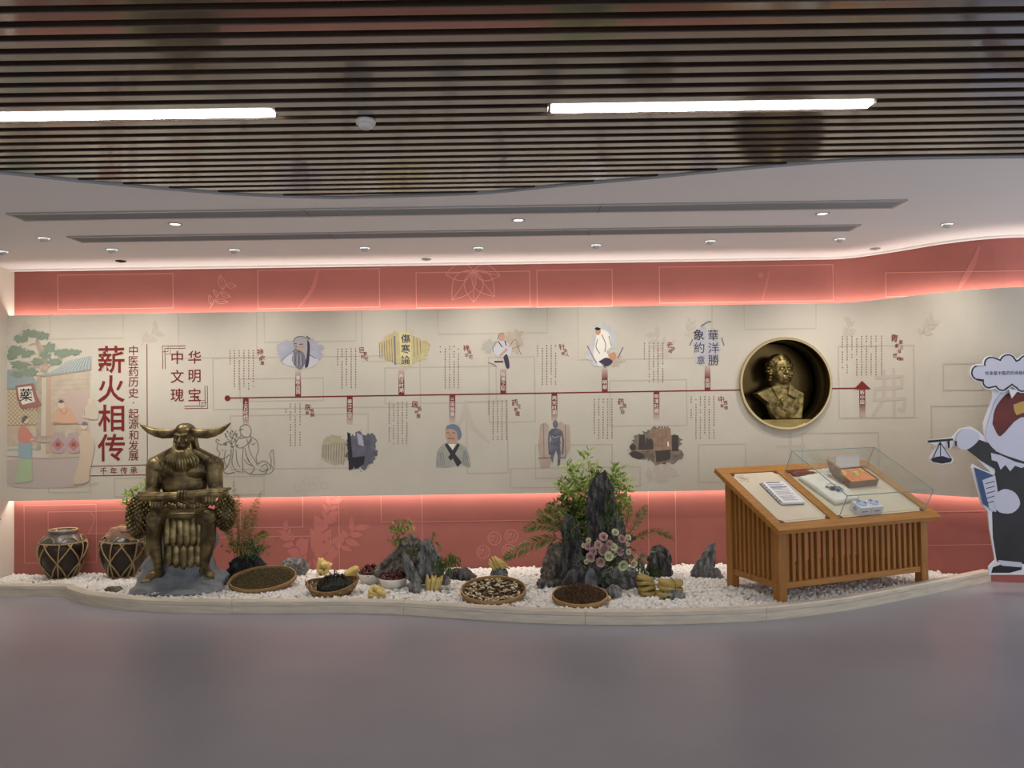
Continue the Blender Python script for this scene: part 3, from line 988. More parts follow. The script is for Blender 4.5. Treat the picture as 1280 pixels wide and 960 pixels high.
# ================================================================== WOVEN JARS
M_JAR = mat('dark_glazed_jar', (34, 24, 19), 0.35, col2=(50, 36, 28), scale=6, spec=0.4, coat=0.1)
M_JARTOP = mat('grey_jar_neck', (70, 67, 66), 0.3, col2=(92, 88, 86), scale=8, spec=0.6, coat=0.3)
M_RATTAN = mat('rattan_strap', (150, 124, 86), 0.6, col2=(178, 152, 110), scale=30)
JAR_R, JAR_H = 0.200, 0.425
def jar_r(t):
    pts = [(0, .46), (.08, .57), (.3, .82), (.55, .985), (.7, 1.0), (.82, .93), (.9, .78), (.96, .62), (1.0, .60)]
    for (a, ra), (b_, rb) in zip(pts, pts[1:]):
        if a <= t <= b_:
            k = (t - a) / (b_ - a)
            k = k * k * (3 - 2 * k) if a > 0.5 else k
            return (ra + (rb - ra) * k) * JAR_R
    return 0.6 * JAR_R
def make_jar(px, py, lab, lid, tilt, rot):
    p = bed(px, py)
    p.y = min(p.y + JAR_R * 0.5, WALL_Y - JAR_R * 1.07 - 0.01)
    p.z = bed_z(p.y) - 0.012
    r = empty('woven_jar', p, rot, label=lab, cat='jar', group='rattan-bound jars')
    r.rotation_euler = (tilt[0], tilt[1], rot)
    prof = [(0.0, 0.0)] + [(jar_r(t), t * JAR_H) for t in np.linspace(0, 0.80, 18)]
    m = MB(); m.lathe(prof + [(0.0, 0.80 * JAR_H)], 40); m.build('body', M_JAR, r, smooth=True)
    prof = [(jar_r(t) * 1.004, t * JAR_H) for t in np.linspace(0.78, 1.0, 8)] + [(0.62 * JAR_R, JAR_H + 0.006), (0.60 * JAR_R, JAR_H + 0.016), (0.53 * JAR_R, JAR_H + 0.014), (0.52 * JAR_R, 0.9 * JAR_H), (0, 0.9 * JAR_H)]
    m = MB(); m.lathe(prof, 40); m.build('neck', M_JARTOP, r, smooth=True)
    # rings
    for t in (0.80, 0.055):
        m = MB(); m.tube([(jar_r(t) * 1.02 * math.cos(a), jar_r(t) * 1.02 * math.sin(a), t * JAR_H) for a in np.linspace(0, 2 * PI, 40)], 0.0075, 6, caps=False)
        m.build('strap_ring', M_RATTAN, r, smooth=True)
    # criss-cross and upright straps
    ns = 6
    for k in range(ns):
        for tw, nm in ((1.15, 'strap'), (-1.15, 'strap'), (0.12, 'strap')):
            a0 = 2 * PI * k / ns + (0.5 if tw == 0.12 else 0)
            m = MB()
            m.tube([((jar_r(t) * 1.03) * math.cos(a0 + tw * (t - .05) / .75), (jar_r(t) * 1.03) * math.sin(a0 + tw * (t - .05) / .75), t * JAR_H) for t in np.linspace(0.05, 0.80, 12)], 0.0065, 6)
            m.build(nm, M_RATTAN, r, smooth=True)
    # loops around the shoulder
    for k in range(ns):
        a0 = 2 * PI * k / ns
        m = MB()
        pts = []
        for u in np.linspace(0, PI, 9):
            a = a0 + 0.40 * math.cos(u); t = 0.80 + 0.13 * math.sin(u)
            q = jar_r(t) * 1.04
            pts.append((q * math.cos(a), q * math.sin(a), t * JAR_H))
        m.tube(pts, 0.0055, 6); m.build('loop', M_RATTAN, r, smooth=True)
    if lid:
        m = MB()
        v, f = [], []
        rr = random.Random(3)
        n = 26
        for j, (q, z) in enumerate(((0.0, 0.03), (0.4, 0.028), (0.64, 0.012), (0.78, -0.03), (0.92, -0.06))):
            for k in range(n):
                a = 2 * PI * k / n
                wob = 1 + (0.07 * math.sin(a * 5 + j) + rr.uniform(-.05, .05)) * (j / 3)
                v.append((q * 0.9 * JAR_R * wob * math.cos(a), q * 0.9 * JAR_R * wob * math.sin(a), JAR_H + 0.01 + z + rr.uniform(-.006, .006) * j))
        for j in range(4):
            for k in range(n):
                k2 = (k + 1) % n
                f.append((j * n + k, (j + 1) * n + k, (j + 1) * n + k2, j * n + k2))
        m.add(v, f); m.build('cloth_cover', mat('jar_cover_cloth', (168, 130, 102), 0.8, col2=(140, 104, 82), scale=14, bump=0.5), r, smooth=True)
    else:
        m = MB(); m.tube([(0.57 * JAR_R * math.cos(a), 0.57 * JAR_R * math.sin(a), JAR_H + 0.02) for a in np.linspace(0, 2 * PI, 40)], 0.009, 6, caps=False)
        m.build('rim_rope', M_RATTAN, r, smooth=True)
make_jar(87, 719, 'dark glazed jar bound in rattan, open-mouthed, at the left end of the bed', False, (0.0, 0.02), 0.3)
make_jar(160, 718, 'dark rattan-bound jar with a cloth-covered mouth, half behind the bronze statue', True, (0.03, 0.06), 0.9)

# ================================================================== ROCKS
M_ROCK = mat('dark_slate_rock', (44, 43, 44), 0.75, col2=(122, 120, 118), scale=26, stretch=(1, 1, 0.3), bump=1.0, bscale=60, contrast=(0.42, 0.78), detail=8)
M_ROCK2 = mat('grey_slate_rock', (66, 66, 68), 0.75, col2=(146, 145, 143), scale=26, stretch=(1, 1, 0.4), bump=1.0, bscale=60, contrast=(0.35, 0.7), detail=8)
M_ROCK3 = mat('brownish_rock', (62, 57, 50), 0.75, col2=(142, 134, 118), scale=24, bump=1.0, bscale=55, contrast=(0.35, 0.7), detail=8)
M_ROCKW = mat('pale_streaked_rock', (104, 106, 110), 0.7, col2=(168, 170, 174), scale=9, bump=0.7, bscale=25, contrast=(0.4, 0.65), detail=8)
_icos = {k: ico(k) for k in (4, 5)}
def rock_mesh(w, d, h, seed, groove=1.0, lean=(0, 0), taper=0.5, flat_top=0.0, sub=4, axis_rot=0.0):
    """craggy slab: base at z=0, height h; vertical strata; lean = top offset"""
    V, F = _icos[sub]
    out = np.empty_like(V)
    off = Vector((seed * 5.13, seed * 2.71, seed * 9.4))
    R = Matrix.Rotation(axis_rot, 3, 'Y')
    for i, p in enumerate(V):
        x, y, z = p
        # boxier profile
        k = 1.0 / max(abs(x) ** 3.2 + abs(y) ** 3.2 + abs(z) ** 3.2, 1e-6) ** (1 / 3.2)
        x, y, z = x * k, y * k, z * k
        t = (z + 1) / 2
        sc = 1.0 - taper * t ** 1.3
        q = Vector((x * w * 6 + z * h * 0.8, y * d * 6, z * h * 1.9)) + off
        big = mnoise.noise(Vector((x * 1.3, y * 1.3, z * 1.1)) + off)
        rid = mnoise.noise(q * 2.0); rid = 1 - 2 * abs(rid)
        fine = mnoise.noise(q * 6.0)
        step = math.floor(3.5 * (mnoise.noise(q * 1.0) + 1)) / 3.5 - 1
        dsp = 1 + 0.22 * big + groove * (0.20 * rid + 0.12 * fine + 0.20 * step + 0.06 * mnoise.noise(q * 13.0))
        vd = mnoise.voronoi(Vector((x * w * 9 + z * h * 1.5, y * d * 9, z * h * 3.2)) + off)[0]
        dsp *= 1 - 0.20 * groove * math.exp(-(vd[1] - vd[0]) * 9.0) + 0.16 * groove * (0.45 - vd[0])
        xx = x * sc * dsp * w / 2; yy = y * sc * dsp * d / 2
        zz = (t * (1 + 0.07 * big * t + 0.05 * t * mnoise.noise(Vector((x * 3, y * 3, seed))) + 0.05 * groove * fine * t)) * h
        out[i] = (xx + lean[0] * t, yy + lean[1] * t, zz)
    me = fast_mesh('rock', out, F)
    me.polygons.foreach_set('use_smooth', [False] * len(me.polygons))
    return me
def shade_rock(o):
    o.data.polygons.foreach_set('use_smooth', [False] * len(o.data.polygons))
def rock_thing(px, py, wpx, hpx, dep, seed, lab, m=None, name='rock', group=None, sub=4, sink=0.012, **kw):
    p = bed(px, py)
    u = p.y / 960.0
    p.y += dep * 0.45
    p.z = bed_z(p.y) - sink
    u = p.y / 960.0
    me = rock_mesh(wpx * u, dep, hpx * u + sink, seed, sub=sub, **kw)
    o = link(name, me, m or M_ROCK2, None, p)
    return setp(o, lab, 'rock', group)
rock_thing(138, 739.5, 24, 5, 0.10, 31, 'flat brownish stone lying in the pebbles in front of the second jar', M_ROCK3, taper=0.35)
rock_thing(363, 721, 33, 21, 0.16, 3, 'squat flat-topped dark grey rock behind the round tray of tea leaves', M_ROCK2, taper=0.25, lean=(0.02, 0))
rock_thing(827, 722, 30, 37, 0.16, 5, 'upright blocky dark rock to the right of the flower rockery', M_ROCK, taper=0.28, lean=(0.0, 0.0), sub=5)
rk1 = empty('leaning_rock', bed(884, 722), label='slanted grey rock pointing up to the right, just left of the wooden display desk', cat='rock')
u = rk1.location.y / 960
link('main_slab', rock_mesh(27 * u, 0.15, 43 * u, 8, lean=(21 * u, 0.02), taper=0.74, sub=5), M_ROCK2, rk1, (-9 * u, 0.04, -0.012))
link('broken_foot', rock_mesh(22 * u, 0.1, 13 * u, 9, taper=0.4), M_ROCK2, rk1, (9 * u, 0.0, -0.012))
rock_thing(575, 725, 34, 13, 0.13, 12, 'low flat dark rock right of the moss-tufted rock group', M_ROCK, taper=0.3)
rock_thing(624, 731, 27, 19, 0.14, 14, 'small dark rock carrying yellow slices, behind the tray of pale slices', M_ROCK2, taper=0.3)
rock_thing(768, 748, 22, 15, 0.1, 16, 'small round grey rock next to the tray of dark shreds', M_ROCK2, taper=0.4)
rock_thing(844, 749, 30, 11, 0.08, 18, 'small grey rock in front of the larger yellow packet stack', M_ROCK2, taper=0.4)

# ---- moss-tufted rock group (left of centre)
def rock_group(name, px, py, y_, lab, parts):
    p = bed(px, py); p.y = y_; p.z = bed_z(y_)
    r = empty(name, p, label=lab, cat='rockery')
    for (nm, cx, by, wpx, hpx, dy, dep, seed, m, kw) in parts:
        u = (y_ + dy) / 960.0
        q = at(cx, by, y_ + dy) - p
        q.z = max(q.z, bed_z(y_ + dy) - p.z) - 0.015
        zt = at(cx, by - hpx, y_ + dy).z - p.z - q.z
        kw = dict(kw); ln = kw.pop('leanpx', 0)
        link(nm, rock_mesh(wpx * u, dep, zt, seed, lean=(ln * u, kw.pop('leany', 0)), **kw), m, r, q)
    return r, p
rg1, rg1p = rock_group('small_rockery', 520, 738, 6.30, 'low rock group with tufts of moss beside the bowls of red dates', [
    ('leaning_slab', 484, 719, 46, 43, 0.12, 0.20, 21, M_ROCK3, dict(leanpx=36, taper=0.45, sub=5)),
    ('upright_slab', 537, 727, 34, 51, 0.06, 0.18, 22, M_ROCK2, dict(leanpx=-2, taper=0.5, sub=5)),
    ('shard', 520, 728, 17, 36, -0.06, 0.10, 23, M_ROCK2, dict(leanpx=-14, taper=0.55)),
    ('foot_stone', 519, 739, 17, 16, -0.17, 0.10, 24, M_ROCK2, dict(taper=0.4)),
    ('foot_stone', 557, 729, 13, 9, -0.05, 0.08, 25, M_ROCK2, dict(taper=0.4)),
    ('cap_stone', 514, 682, 28, 14, 0.14, 0.14, 26, M_ROCK3, dict(taper=0.45))])
rg2, rg2p = rock_group('tall_rockery', 745, 742, 6.30, 'tall dark craggy rockery in the middle of the pebble bed', [
    ('peak', 747, 728, 42, 134, 0.12, 0.26, 41, M_ROCK, dict(taper=0.36, sub=5, leanpx=6)),
    ('side_peak', 771, 722, 34, 82, 0.08, 0.18, 42, M_ROCK2, dict(taper=0.5, sub=5, leanpx=-2)),
    ('left_peak', 716, 730, 34, 84, 0.02, 0.2, 43, M_ROCK, dict(taper=0.5, sub=5, leanpx=-2)),
    ('left_boulder', 694, 733, 36, 52, 0.06, 0.2, 44, M_ROCK3, dict(taper=0.25, sub=5, leanpx=4)),
    ('flat_foot', 682, 731, 28, 8, 0.02, 0.16, 45, M_ROCK2, dict(taper=0.4)),
    ('front_boulder', 726, 738, 46, 38, -0.12, 0.18, 46, M_ROCK, dict(taper=0.4, sub=5, leanpx=8)),
    ('pale_boulder', 739, 737, 17, 26, -0.19, 0.1, 47, M_ROCKW, dict(taper=0.4)),
    ('right_boulder', 775, 739, 46, 33, -0.10, 0.2, 48, M_ROCK2, dict(taper=0.3, sub=5)),
    ('right_foot', 757, 736, 30, 36, -0.04, 0.2, 49, M_ROCK, dict(taper=0.3))])

# ================================================================== PLANTS
def leafmat(name, a, b_):
    m = mat(name, a, 0.5, col2=b_, scale=12, spec=0.35)
    bs = m.node_tree.nodes['Principled BSDF']
    bs.inputs['Subsurface Weight'].default_value = 0.0
    return m
M_LEAF = leafmat('bright_green_leaf', (118, 146, 62), (176, 192, 104))
M_LEAFD = leafmat('dark_green_leaf', (56, 80, 34), (96, 118, 54))
M_FERN = leafmat('fern_green', (84, 108, 48), (126, 140, 72))
M_FERNY = leafmat('yellowing_fern', (118, 116, 58), (150, 142, 82))
M_STEM = mat('plant_stem', (92, 84, 48), 0.6)
M_MOSS = leafmat('moss_green', (36, 60, 24), (66, 92, 36))
LEAF_V = np.array([(0, 0, 0), (0.16, 0.35, 0.03), (0, 1, -0.05), (-0.16, 0.35, 0.03), (0, 0.4, -0.02)])
LEAF_F = np.array([(0, 1, 4), (1, 2, 4), (2, 3, 4), (3, 0, 4)])
def orient(dirs, rng, L, W=1.0):
    """matrices that send +y to dirs"""
    n = len(dirs)
    d = dirs / np.linalg.norm(dirs, axis=1)[:, None]
    up = np.tile(np.array([0, -0.5, 1.0]), (n, 1)) + rng.normal(scale=0.5, size=(n, 3))
    x = np.cross(d, up); x /= np.linalg.norm(x, axis=1)[:, None]
    z = np.cross(x, d)
    M = np.stack([x, d, z], -1)
    return M * (np.stack([L * W, L, L * W], -1))[:, None, :]
def bamboo_spray(root, base, tips, seed, m, leaf=0.07, per=36, stem_r=0.003, nm='stem', spread=0.07):
    r2 = np.random.default_rng(seed)
    for tip in tips:
        base_, tip = Vector(base) + Vector(r2.normal(scale=0.015, size=3)), Vector(tip)
        mid = base_.lerp(tip, 0.55) + Vector((0, 0, 0.25 * (tip - base_).length * (0.3 if tip.z > base_.z else 0)))
        pts = [base_ * (1 - t) ** 2 + mid * 2 * t * (1 - t) + tip * t * t for t in np.linspace(0, 1, 8)]
        mb_ = MB(); mb_.tube(pts, [stem_r * (1 - 0.6 * k / 7) for k in range(8)], 5)
        st = mb_.build(nm, M_STEM, root)
        t = r2.uniform(0.32, 1.0, per) ** 0.8
        A = np.array([p[:] for p in pts])
        idx = np.clip(t * 7, 0, 6.999); i0 = idx.astype(int); fr = (idx - i0)[:, None]
        P = A[i0] * (1 - fr) + A[i0 + 1] * fr
        dirn = (A[i0 + 1] - A[i0]); dirn /= np.linalg.norm(dirn, axis=1)[:, None]
        # short side twigs carry the leaves
        side = r2.normal(size=(per, 3)); side -= dirn * (side * dirn).sum(1)[:, None]; side /= np.linalg.norm(side, axis=1)[:, None]
        P2 = P + side * (r2.uniform(0.0, spread, per))[:, None] + dirn * 0.01
        d = dirn * 0.6 + side * 0.8 + np.array([0, 0, -0.1]) + r2.normal(scale=0.3, size=(per, 3))
        L = r2.uniform(0.6, 1.1, per) * leaf
        # each spot carries a pair
        d2 = dirn * 0.5 - side * 0.5 + r2.normal(scale=0.4, size=(per, 3))
        T = np.concatenate([orient(d, r2, L), orient(d2, r2, L * 0.9)]); PP = np.concatenate([P2, P2])
        g = link('leaves', inst_mesh('leaves', LEAF_V, LEAF_F, T, PP), m, st)
        g['kind'] = 'stuff'
def frond(root, pts, width, m, seed, pairs=20, nm='frond', droop=0.3, shape=1.0):
    """arching fern frond with paired leaflets"""
    r2 = np.random.default_rng(seed)
    c = catmull([Vector(p) for p in pts], 6)
    A = np.array([p[:] for p in c]); n = len(A)
    mb_ = MB(); mb_.tube(c, [0.0035 * (1 - 0.75 * k / (n - 1)) for k in range(n)], 5)
    st = mb_.build(nm, M_STEM, root)
    t = np.linspace(0.14, 0.99, pairs)
    idx = np.clip(t * (n - 1), 0, n - 1.001); i0 = idx.astype(int); fr = (idx - i0)[:, None]
    P = A[i0] * (1 - fr) + A[i0 + 1] * fr
    dr = A[i0 + 1] - A[i0]; dr /= np.linalg.norm(dr, axis=1)[:, None]
    view = np.array([0.15, 1.0, 0.25])
    sd = np.cross(dr, view); sd /= np.linalg.norm(sd, axis=1)[:, None]
    L = width * (np.sin(np.pi * np.clip(t * 0.92 + 0.08, 0, 1)) ** 0.7 * shape + 0.08)
    T, PP = [], []
    for s in (-1, 1):
        d = sd * s + dr * 0.75 + np.array([0, 0, -droop]) + r2.normal(scale=0.08, size=sd.shape)
        T.append(orient(d, r2, L * r2.uniform(0.85, 1.1, pairs), 0.75)); PP.append(P)
    g = link('leaflets', inst_mesh('leaflets', LEAF_V, LEAF_F, np.concatenate(T), np.concatenate(PP)), m, st)
    g['kind'] = 'stuff'
def tuft(root, c, n, L, seed, m, nm='moss_tuft', updir=(0, -0.2, 1.0), scatter=0.03):
    r2 = np.random.default_rng(seed)
    d = np.array(updir) + r2.normal(scale=0.55, size=(n, 3))
    P = np.array(c) + r2.normal(scale=1, size=(n, 3)) * np.array(scatter)
    T = orient(d, r2, r2.uniform(0.5, 1.1, n) * L, 0.8)
    g = link(nm, inst_mesh(nm, LEAF_V, LEAF_F, T, P), m, root)
    g['kind'] = 'stuff'
# --- planting on the tall rockery
Y2 = 6.30
pl = empty('rockery_bamboo', rg2p + Vector((0, 0.12, 0.02)), label='bright green bamboo-leaved plant rising behind the tall dark rock peak', cat='plant')
def Q(root, px, py, d): return at(px, py, d) - root.location
base = Q(pl, 746, 690, Y2 + 0.30)
tips = [(734, 565), (722, 583), (712, 580), (704, 598), (698, 606), (716, 596), (742, 588), (756, 590), (772, 585), (779, 594), (785, 608), (770, 602), (730, 598), (724, 610), (758, 600), (748, 582), (766, 592), (782, 622), (708, 612)]
bamboo_spray(pl, base, [Q(pl, x, y, Y2 + 0.30 + 0.10 * math.sin(i * 2.3)) for i, (x, y) in enumerate(tips)], 5, M_LEAF, leaf=0.078, per=40)
tips = [(702, 632), (694, 645), (706, 650), (715, 640), (722, 628), (776, 632), (700, 622), (712, 665), (728, 650), (718, 655)]
bamboo_spray(pl, base, [Q(pl, x, y, Y2 + 0.27) for x, y in tips], 6, M_LEAFD, leaf=0.07, per=36)
mp = empty('rock_moss', rg2p, label='dark green moss clinging to the sides of the tall rockery', cat='moss')
for i, (x, y, d, n, sc) in enumerate([(762, 630, 0.0, 140, (.03, .03, .07)), (758, 655, -.02, 120, (.03, .02, .06)), (770, 648, 0.0, 110, (.03, .03, .06)), (709, 672, -.08, 110, (.03, .02, .05)), (722, 665, -.04, 80, (.03, .02, .08)), (778, 660, .05, 90, (.02, .03, .07)), (733, 670, .02, 90, (.02, .02, .08))]):
    tuft(mp, Q(mp, x, y, Y2 + d), n, 0.034, 60 + i, M_MOSS if i % 2 else M_LEAFD, scatter=sc, nm='moss_patch')
fr = empty('rockery_fern', rg2p, label='green fern with long fronds arching out on both sides of the tall rockery', cat='fern')
for i, (pts, wd, mm) in enumerate([
    ([(706, 676), (688, 672), (665, 680), (640, 692), (629, 698)], 0.085, M_FERN),
    ([(705, 668), (690, 657), (672, 655), (652, 664)], 0.085, M_FERN),
    ([(708, 664), (695, 650), (683, 642), (668, 640)], 0.08, M_FERNY),
    ([(712, 656), (702, 640), (690, 632), (682, 630)], 0.06, M_FERN),
    ([(784, 672), (796, 652), (803, 639), (809, 631)], 0.05, M_FERN),
    ([(786, 680), (800, 670), (820, 664), (834, 668), (845, 676)], 0.05, M_FERN),
    ([(782, 660), (786, 640), (788, 630)], 0.04, M_FERNY)]):
    k = len(pts)
    frond(fr, [Q(fr, x, y, Y2 + 0.12 - 0.05 * j) for j, (x, y) in enumerate(pts)], wd, mm, 80 + i, pairs=38)
tl = empty('ground_moss', rg2p, label='low dark moss between the flowers and the upright blocky rock', cat='moss')
for i, (x, y) in enumerate([(800, 712), (806, 718), (815, 716), (796, 706), (818, 722)]):
    tuft(tl, Q(tl, x, y, Y2 - 0.06), 110, 0.036, 90 + i, M_MOSS, scatter=(.03, .03, .025), nm='moss_patch')

# --- flowers
fl = empty('flower_arrangement', at(765, 705, Y2 - 0.26), label='arrangement of dusty pink and cream roses on the front of the tall rockery', cat='flowers')
M_PINK = mat('dusty_pink_petal', (196, 160, 154), 0.6, col2=(214, 184, 176), scale=20)
M_CREAMP = mat('cream_petal', (224, 220, 190), 0.6, col2=(206, 206, 164), scale=20)
M_GREENP = mat('green_white_petal', (204, 212, 160), 0.6, col2=(228, 230, 200), scale=20)
M_PINKD = mat('rose_shade_pink', (150, 106, 102), 0.7); M_CREAMD = mat('rose_shade_green', (150, 152, 96), 0.7)  # darker core colours paint the shade between the petals
def rose_mesh(seed, petals=16):
    r2 = random.Random(seed)
    mb_ = MB()
    for k in range(petals):
        ring = k / petals
        a = k * 2.4
        rad = 0.12 + 0.62 * ring
        hh = 0.85 - 0.35 * ring
        wd = 0.34 + 0.42 * ring
        v = []
        nx, nz = 4, 3
        for j in range(nz):
            tz = j / (nz - 1)
            for i in range(nx):
                ti = (i / (nx - 1) - 0.5) * 2
                ang = a + ti * wd * (0.75 + 0.35 * tz) / max(rad, 0.25)
                rr_ = rad * (0.35 + 0.65 * tz) + 0.22 * ring * tz * tz
                v.append((rr_ * math.cos(ang), rr_ * math.sin(ang), hh * (0.1 + 0.9 * tz) - 0.14 * ti * ti * tz - 0.2 * ring * tz * tz + r2.uniform(-.02, .02)))
        f = []
        for j in range(nz - 1):
            for i in range(nx - 1):
                f.append((j * nx + i, j * nx + i + 1, (j + 1) * nx + i + 1, (j + 1) * nx + i))
        mb_.add(v, f)
    mb_.lathe([(0.0, -0.05), (0.25, 0.0), (0.40, 0.22), (0.2, 0.42), (0.0, 0.45)], 10, mi=1)
    mb_.lathe([(0.10, 0.35), (0.15, 0.6), (0.07, 0.8), (0.0, 0.8)], 8)
    return mb_
roses = [(754.5, 671.5, 6, 0), (748, 681, 5.5, 0), (762, 680, 5, 0), (755, 687, 8, 0), (742, 689, 5.5, 0), (739, 696, 6.5, 0), (751, 702, 6.5, 0), (774, 689, 6, 0), (735, 683, 4.5, 0), (769, 666, 5, 1), (777, 674, 5.5, 0),
         (767, 684, 5, 2), (761, 695, 6, 2), (766, 692, 5, 2), (778, 706, 7, 2), (785, 672, 4, 1), (791, 704, 5.5, 1), (730, 682, 3.2, 2), (736, 676, 4, 1), (733, 702, 3.2, 1), (784, 680, 3, 1), (794, 696, 3.2, 1), (785, 690, 4, 1)]
_rc = {}
for i, (x, y, rp, kind) in enumerate(roses):
    key = (i % 3, kind)
    if key not in _rc:
        o = rose_mesh(i).build('rose', [(M_PINK, M_CREAMP, M_GREENP)[kind], (M_PINKD, M_CREAMD, M_CREAMD)[kind]], fl, weld=False)
        _rc[key] = o.data
    else:
        o = link('rose', _rc[key], None, fl)
    p = Q(fl, x, y, Y2 - 0.285 - 0.03 * math.sin(i * 1.7))
    sc = rp * 0.0064 * 1.15
    o.location = p; o.scale = (sc, sc, sc)
    dirn = Vector(((x - 762) / 55, -1.0, (690 - y) / 40 + 0.25)).normalized()
    o.rotation_euler = dirn.to_track_quat('Z', 'Y').to_euler()
r2 = np.random.default_rng(77)
n = 130
P = np.stack([r2.normal(scale=0.17, size=n), r2.uniform(0.0, 0.08, n), r2.normal(scale=0.11, size=n) + 0.06], 1)
ok = (P[:, 0] / 0.3) ** 2 + ((P[:, 2] - 0.07) / 0.2) ** 2 < 1
P = P[ok]; n = len(P)
d = np.stack([P[:, 0] * 3, -np.ones(n) * 0.7, P[:, 2] * 3], 1) + r2.normal(scale=0.4, size=(n, 3))
WIDE_V = LEAF_V * np.array([2.0, 1, 1])
g = link('foliage', inst_mesh('foliage', WIDE_V, LEAF_F, orient(d, r2, r2.uniform(0.04, 0.075, n)), P + np.array([0, -0.02, -0.0])), leafmat('eucalyptus_leaf', (58, 74, 52), (92, 106, 82)), fl)
g['kind'] = 'stuff'
mbf = MB()
for (x, y, rp, kind) in roses:
    mbf.tube([Q(fl, x, y, Y2 - 0.27), Q(fl, (x + 764) / 2, (y + 705) / 2, Y2 - 0.20), Q(fl, 764, 706, Y2 - 0.16)], 0.003, 5)
mbf.build('flower_stems', M_STEM, fl)

# --- fern and lava-stone pot right of the statue
p = bed(310, 722); p.y = 6.80; p.z = bed_z(p.y)
fp = empty('potted_fern', p, label='fern with upright and yellowing fronds in a dark stone planter beside the statue', cat='plant')
def PQ(px, py, dy): return at(px, py, p.y + dy) - p
u = p.y / 960
link('stone_planter', rock_mesh(46 * u, 0.18, 33 * u, 51, taper=0.25, sub=5), mat('black_lava_stone', (34, 34, 35), 0.85, col2=(84, 84, 84), scale=22, bump=1.0, bscale=40, contrast=(0.45, 0.75)), fp, (PQ(309, 719, 0.02).x, 0.02, -0.02))
for i, (x, y, n_) in enumerate([(300, 690, 120), (318, 692, 160), (326, 688, 120), (310, 684, 120), (293, 684, 80)]):
    tuft(fp, PQ(x, y, -0.05), n_, 0.045, 100 + i, M_LEAFD if i != 1 else leafmat('fresh_green', (44, 84, 50), (78, 118, 76)), scatter=(.03, .04, .03), nm='moss_patch')
for i, (pts, wd, mm) in enumerate([
    ([(300, 690), (297, 660), (294, 630), (292, 598)], 0.045, M_FERN),
    ([(304, 690), (308, 660), (318, 635), (328, 613)], 0.05, M_FERN),
    ([(308, 690), (318, 676), (328, 668), (337, 667)], 0.055, M_FERNY),
    ([(302, 690), (304, 668), (306, 650), (306, 636)], 0.05, M_FERNY),
    ([(296, 688), (288, 670), (284, 655)], 0.05, M_FERN),
    ([(300, 688), (297, 640), (299, 618)], 0.045, M_FERNY),
    ([(306, 690), (316, 660), (322, 640)], 0.045, M_FERNY)]):
    frond(fp, [PQ(x, y, 0.02 - 0.03 * j) for j, (x, y) in enumerate(pts)], wd, mm, 110 + i, pairs=32)
# --- leafy plant behind the statue
p3 = at(182, 700, 6.95); p3.z = bed_z(6.95)
bp = empty('leafy_plant', p3, label='light green leafy plant peeking out behind the left side of the bronze statue', cat='plant')
bs_ = at(184, 690, 6.95) - p3
bamboo_spray(bp, (bs_.x, 0, 0.0), [at(x, y, 6.9) - p3 for x, y in [(158, 620), (164, 612), (172, 606), (180, 603), (188, 606), (168, 622), (178, 614), (162, 628), (184, 618)]], 21, M_LEAF, leaf=0.075, per=24)
# --- tufts on the small rockery
tr = empty('rock_fern_tufts', rg1p, label='small fern tufts and grass growing on the low rock group by the date bowls', cat='fern')
def TQ(px, py, dy): return at(px, py, 6.30 + dy) - rg1p
for i, (x, y, n_, sc, L) in enumerate([(500, 664, 90, (.035, .03, .02), .05), (494, 678, 70, (.035, .03, .02), .045), (512, 660, 60, (.02, .02, .02), .045), (553, 712, 130, (.035, .03, .03), .055), (562, 704, 90, (.03, .03, .03), .055), (515, 692, 60, (.02, .02, .02), .04)]):
    tuft(tr, TQ(x, y, 0.05 if i < 3 else -0.06), n_, L, 130 + i, (M_LEAF, M_FERN, M_LEAF, M_LEAFD, M_LEAFD, M_MOSS)[i], scatter=sc, nm='fern_tuft')
for i, pts in enumerate([[(498, 672), (491, 658), (486, 662)], [(500, 670), (497, 652), (492, 650)], [(504, 668), (503, 654), (509, 652)], [(540, 680), (541, 668), (545, 668)], [(543, 678), (548, 680), (551, 690)], [(562, 708), (570, 697), (577, 702)], [(560, 708), (562, 696), (566, 694)]]):
    frond(tr, [TQ(x, y, 0.02 - 0.02 * j) for j, (x, y) in enumerate(pts)], 0.035, M_FERN, 140 + i, pairs=12)

# ================================================================== TRAYS, BASKET, BOWLS, HERBS
M_BAM = mat('bamboo_rim', (178, 144, 98), 0.5, col2=(150, 118, 76), scale=10, stretch=(1, 1, 12))
M_BAMW = mat('woven_bamboo', (150, 118, 74), 0.6, col2=(112, 84, 50), scale=40)
def tray(px, py, wpx, lab, tilt=0.16):
    p = bed(px, py)
    R = wpx / 2 * p.y / 960.0
    p.z = bed_z(p.y) + 0.004 + R * math.sin(tilt)
    r = empty('bamboo_tray', p, label=lab, cat='tray', group='round bamboo trays')
    r.rotation_euler = (tilt, 0, 0)
    m = MB(); m.lathe([(R, 0.0), (R, 0.034), (R - 0.009, 0.034), (R - 0.009, 0.0)], 48, closed=True); m.build('rim', M_BAM, r)
    m = MB(); m.lathe([(R + 0.003, 0.006), (R + 0.003, 0.014), (R - 0.001, 0.014), (R - 0.001, 0.006)], 48, closed=True); m.build('rim_band', M_BAMW, r)
    m = MB(); m.lathe([(0, 0.001), (R - 0.005, 0.001), (R - 0.005, 0.006), (0, 0.006)], 48); m.build('woven_base', M_BAMW, r)
    return r, R
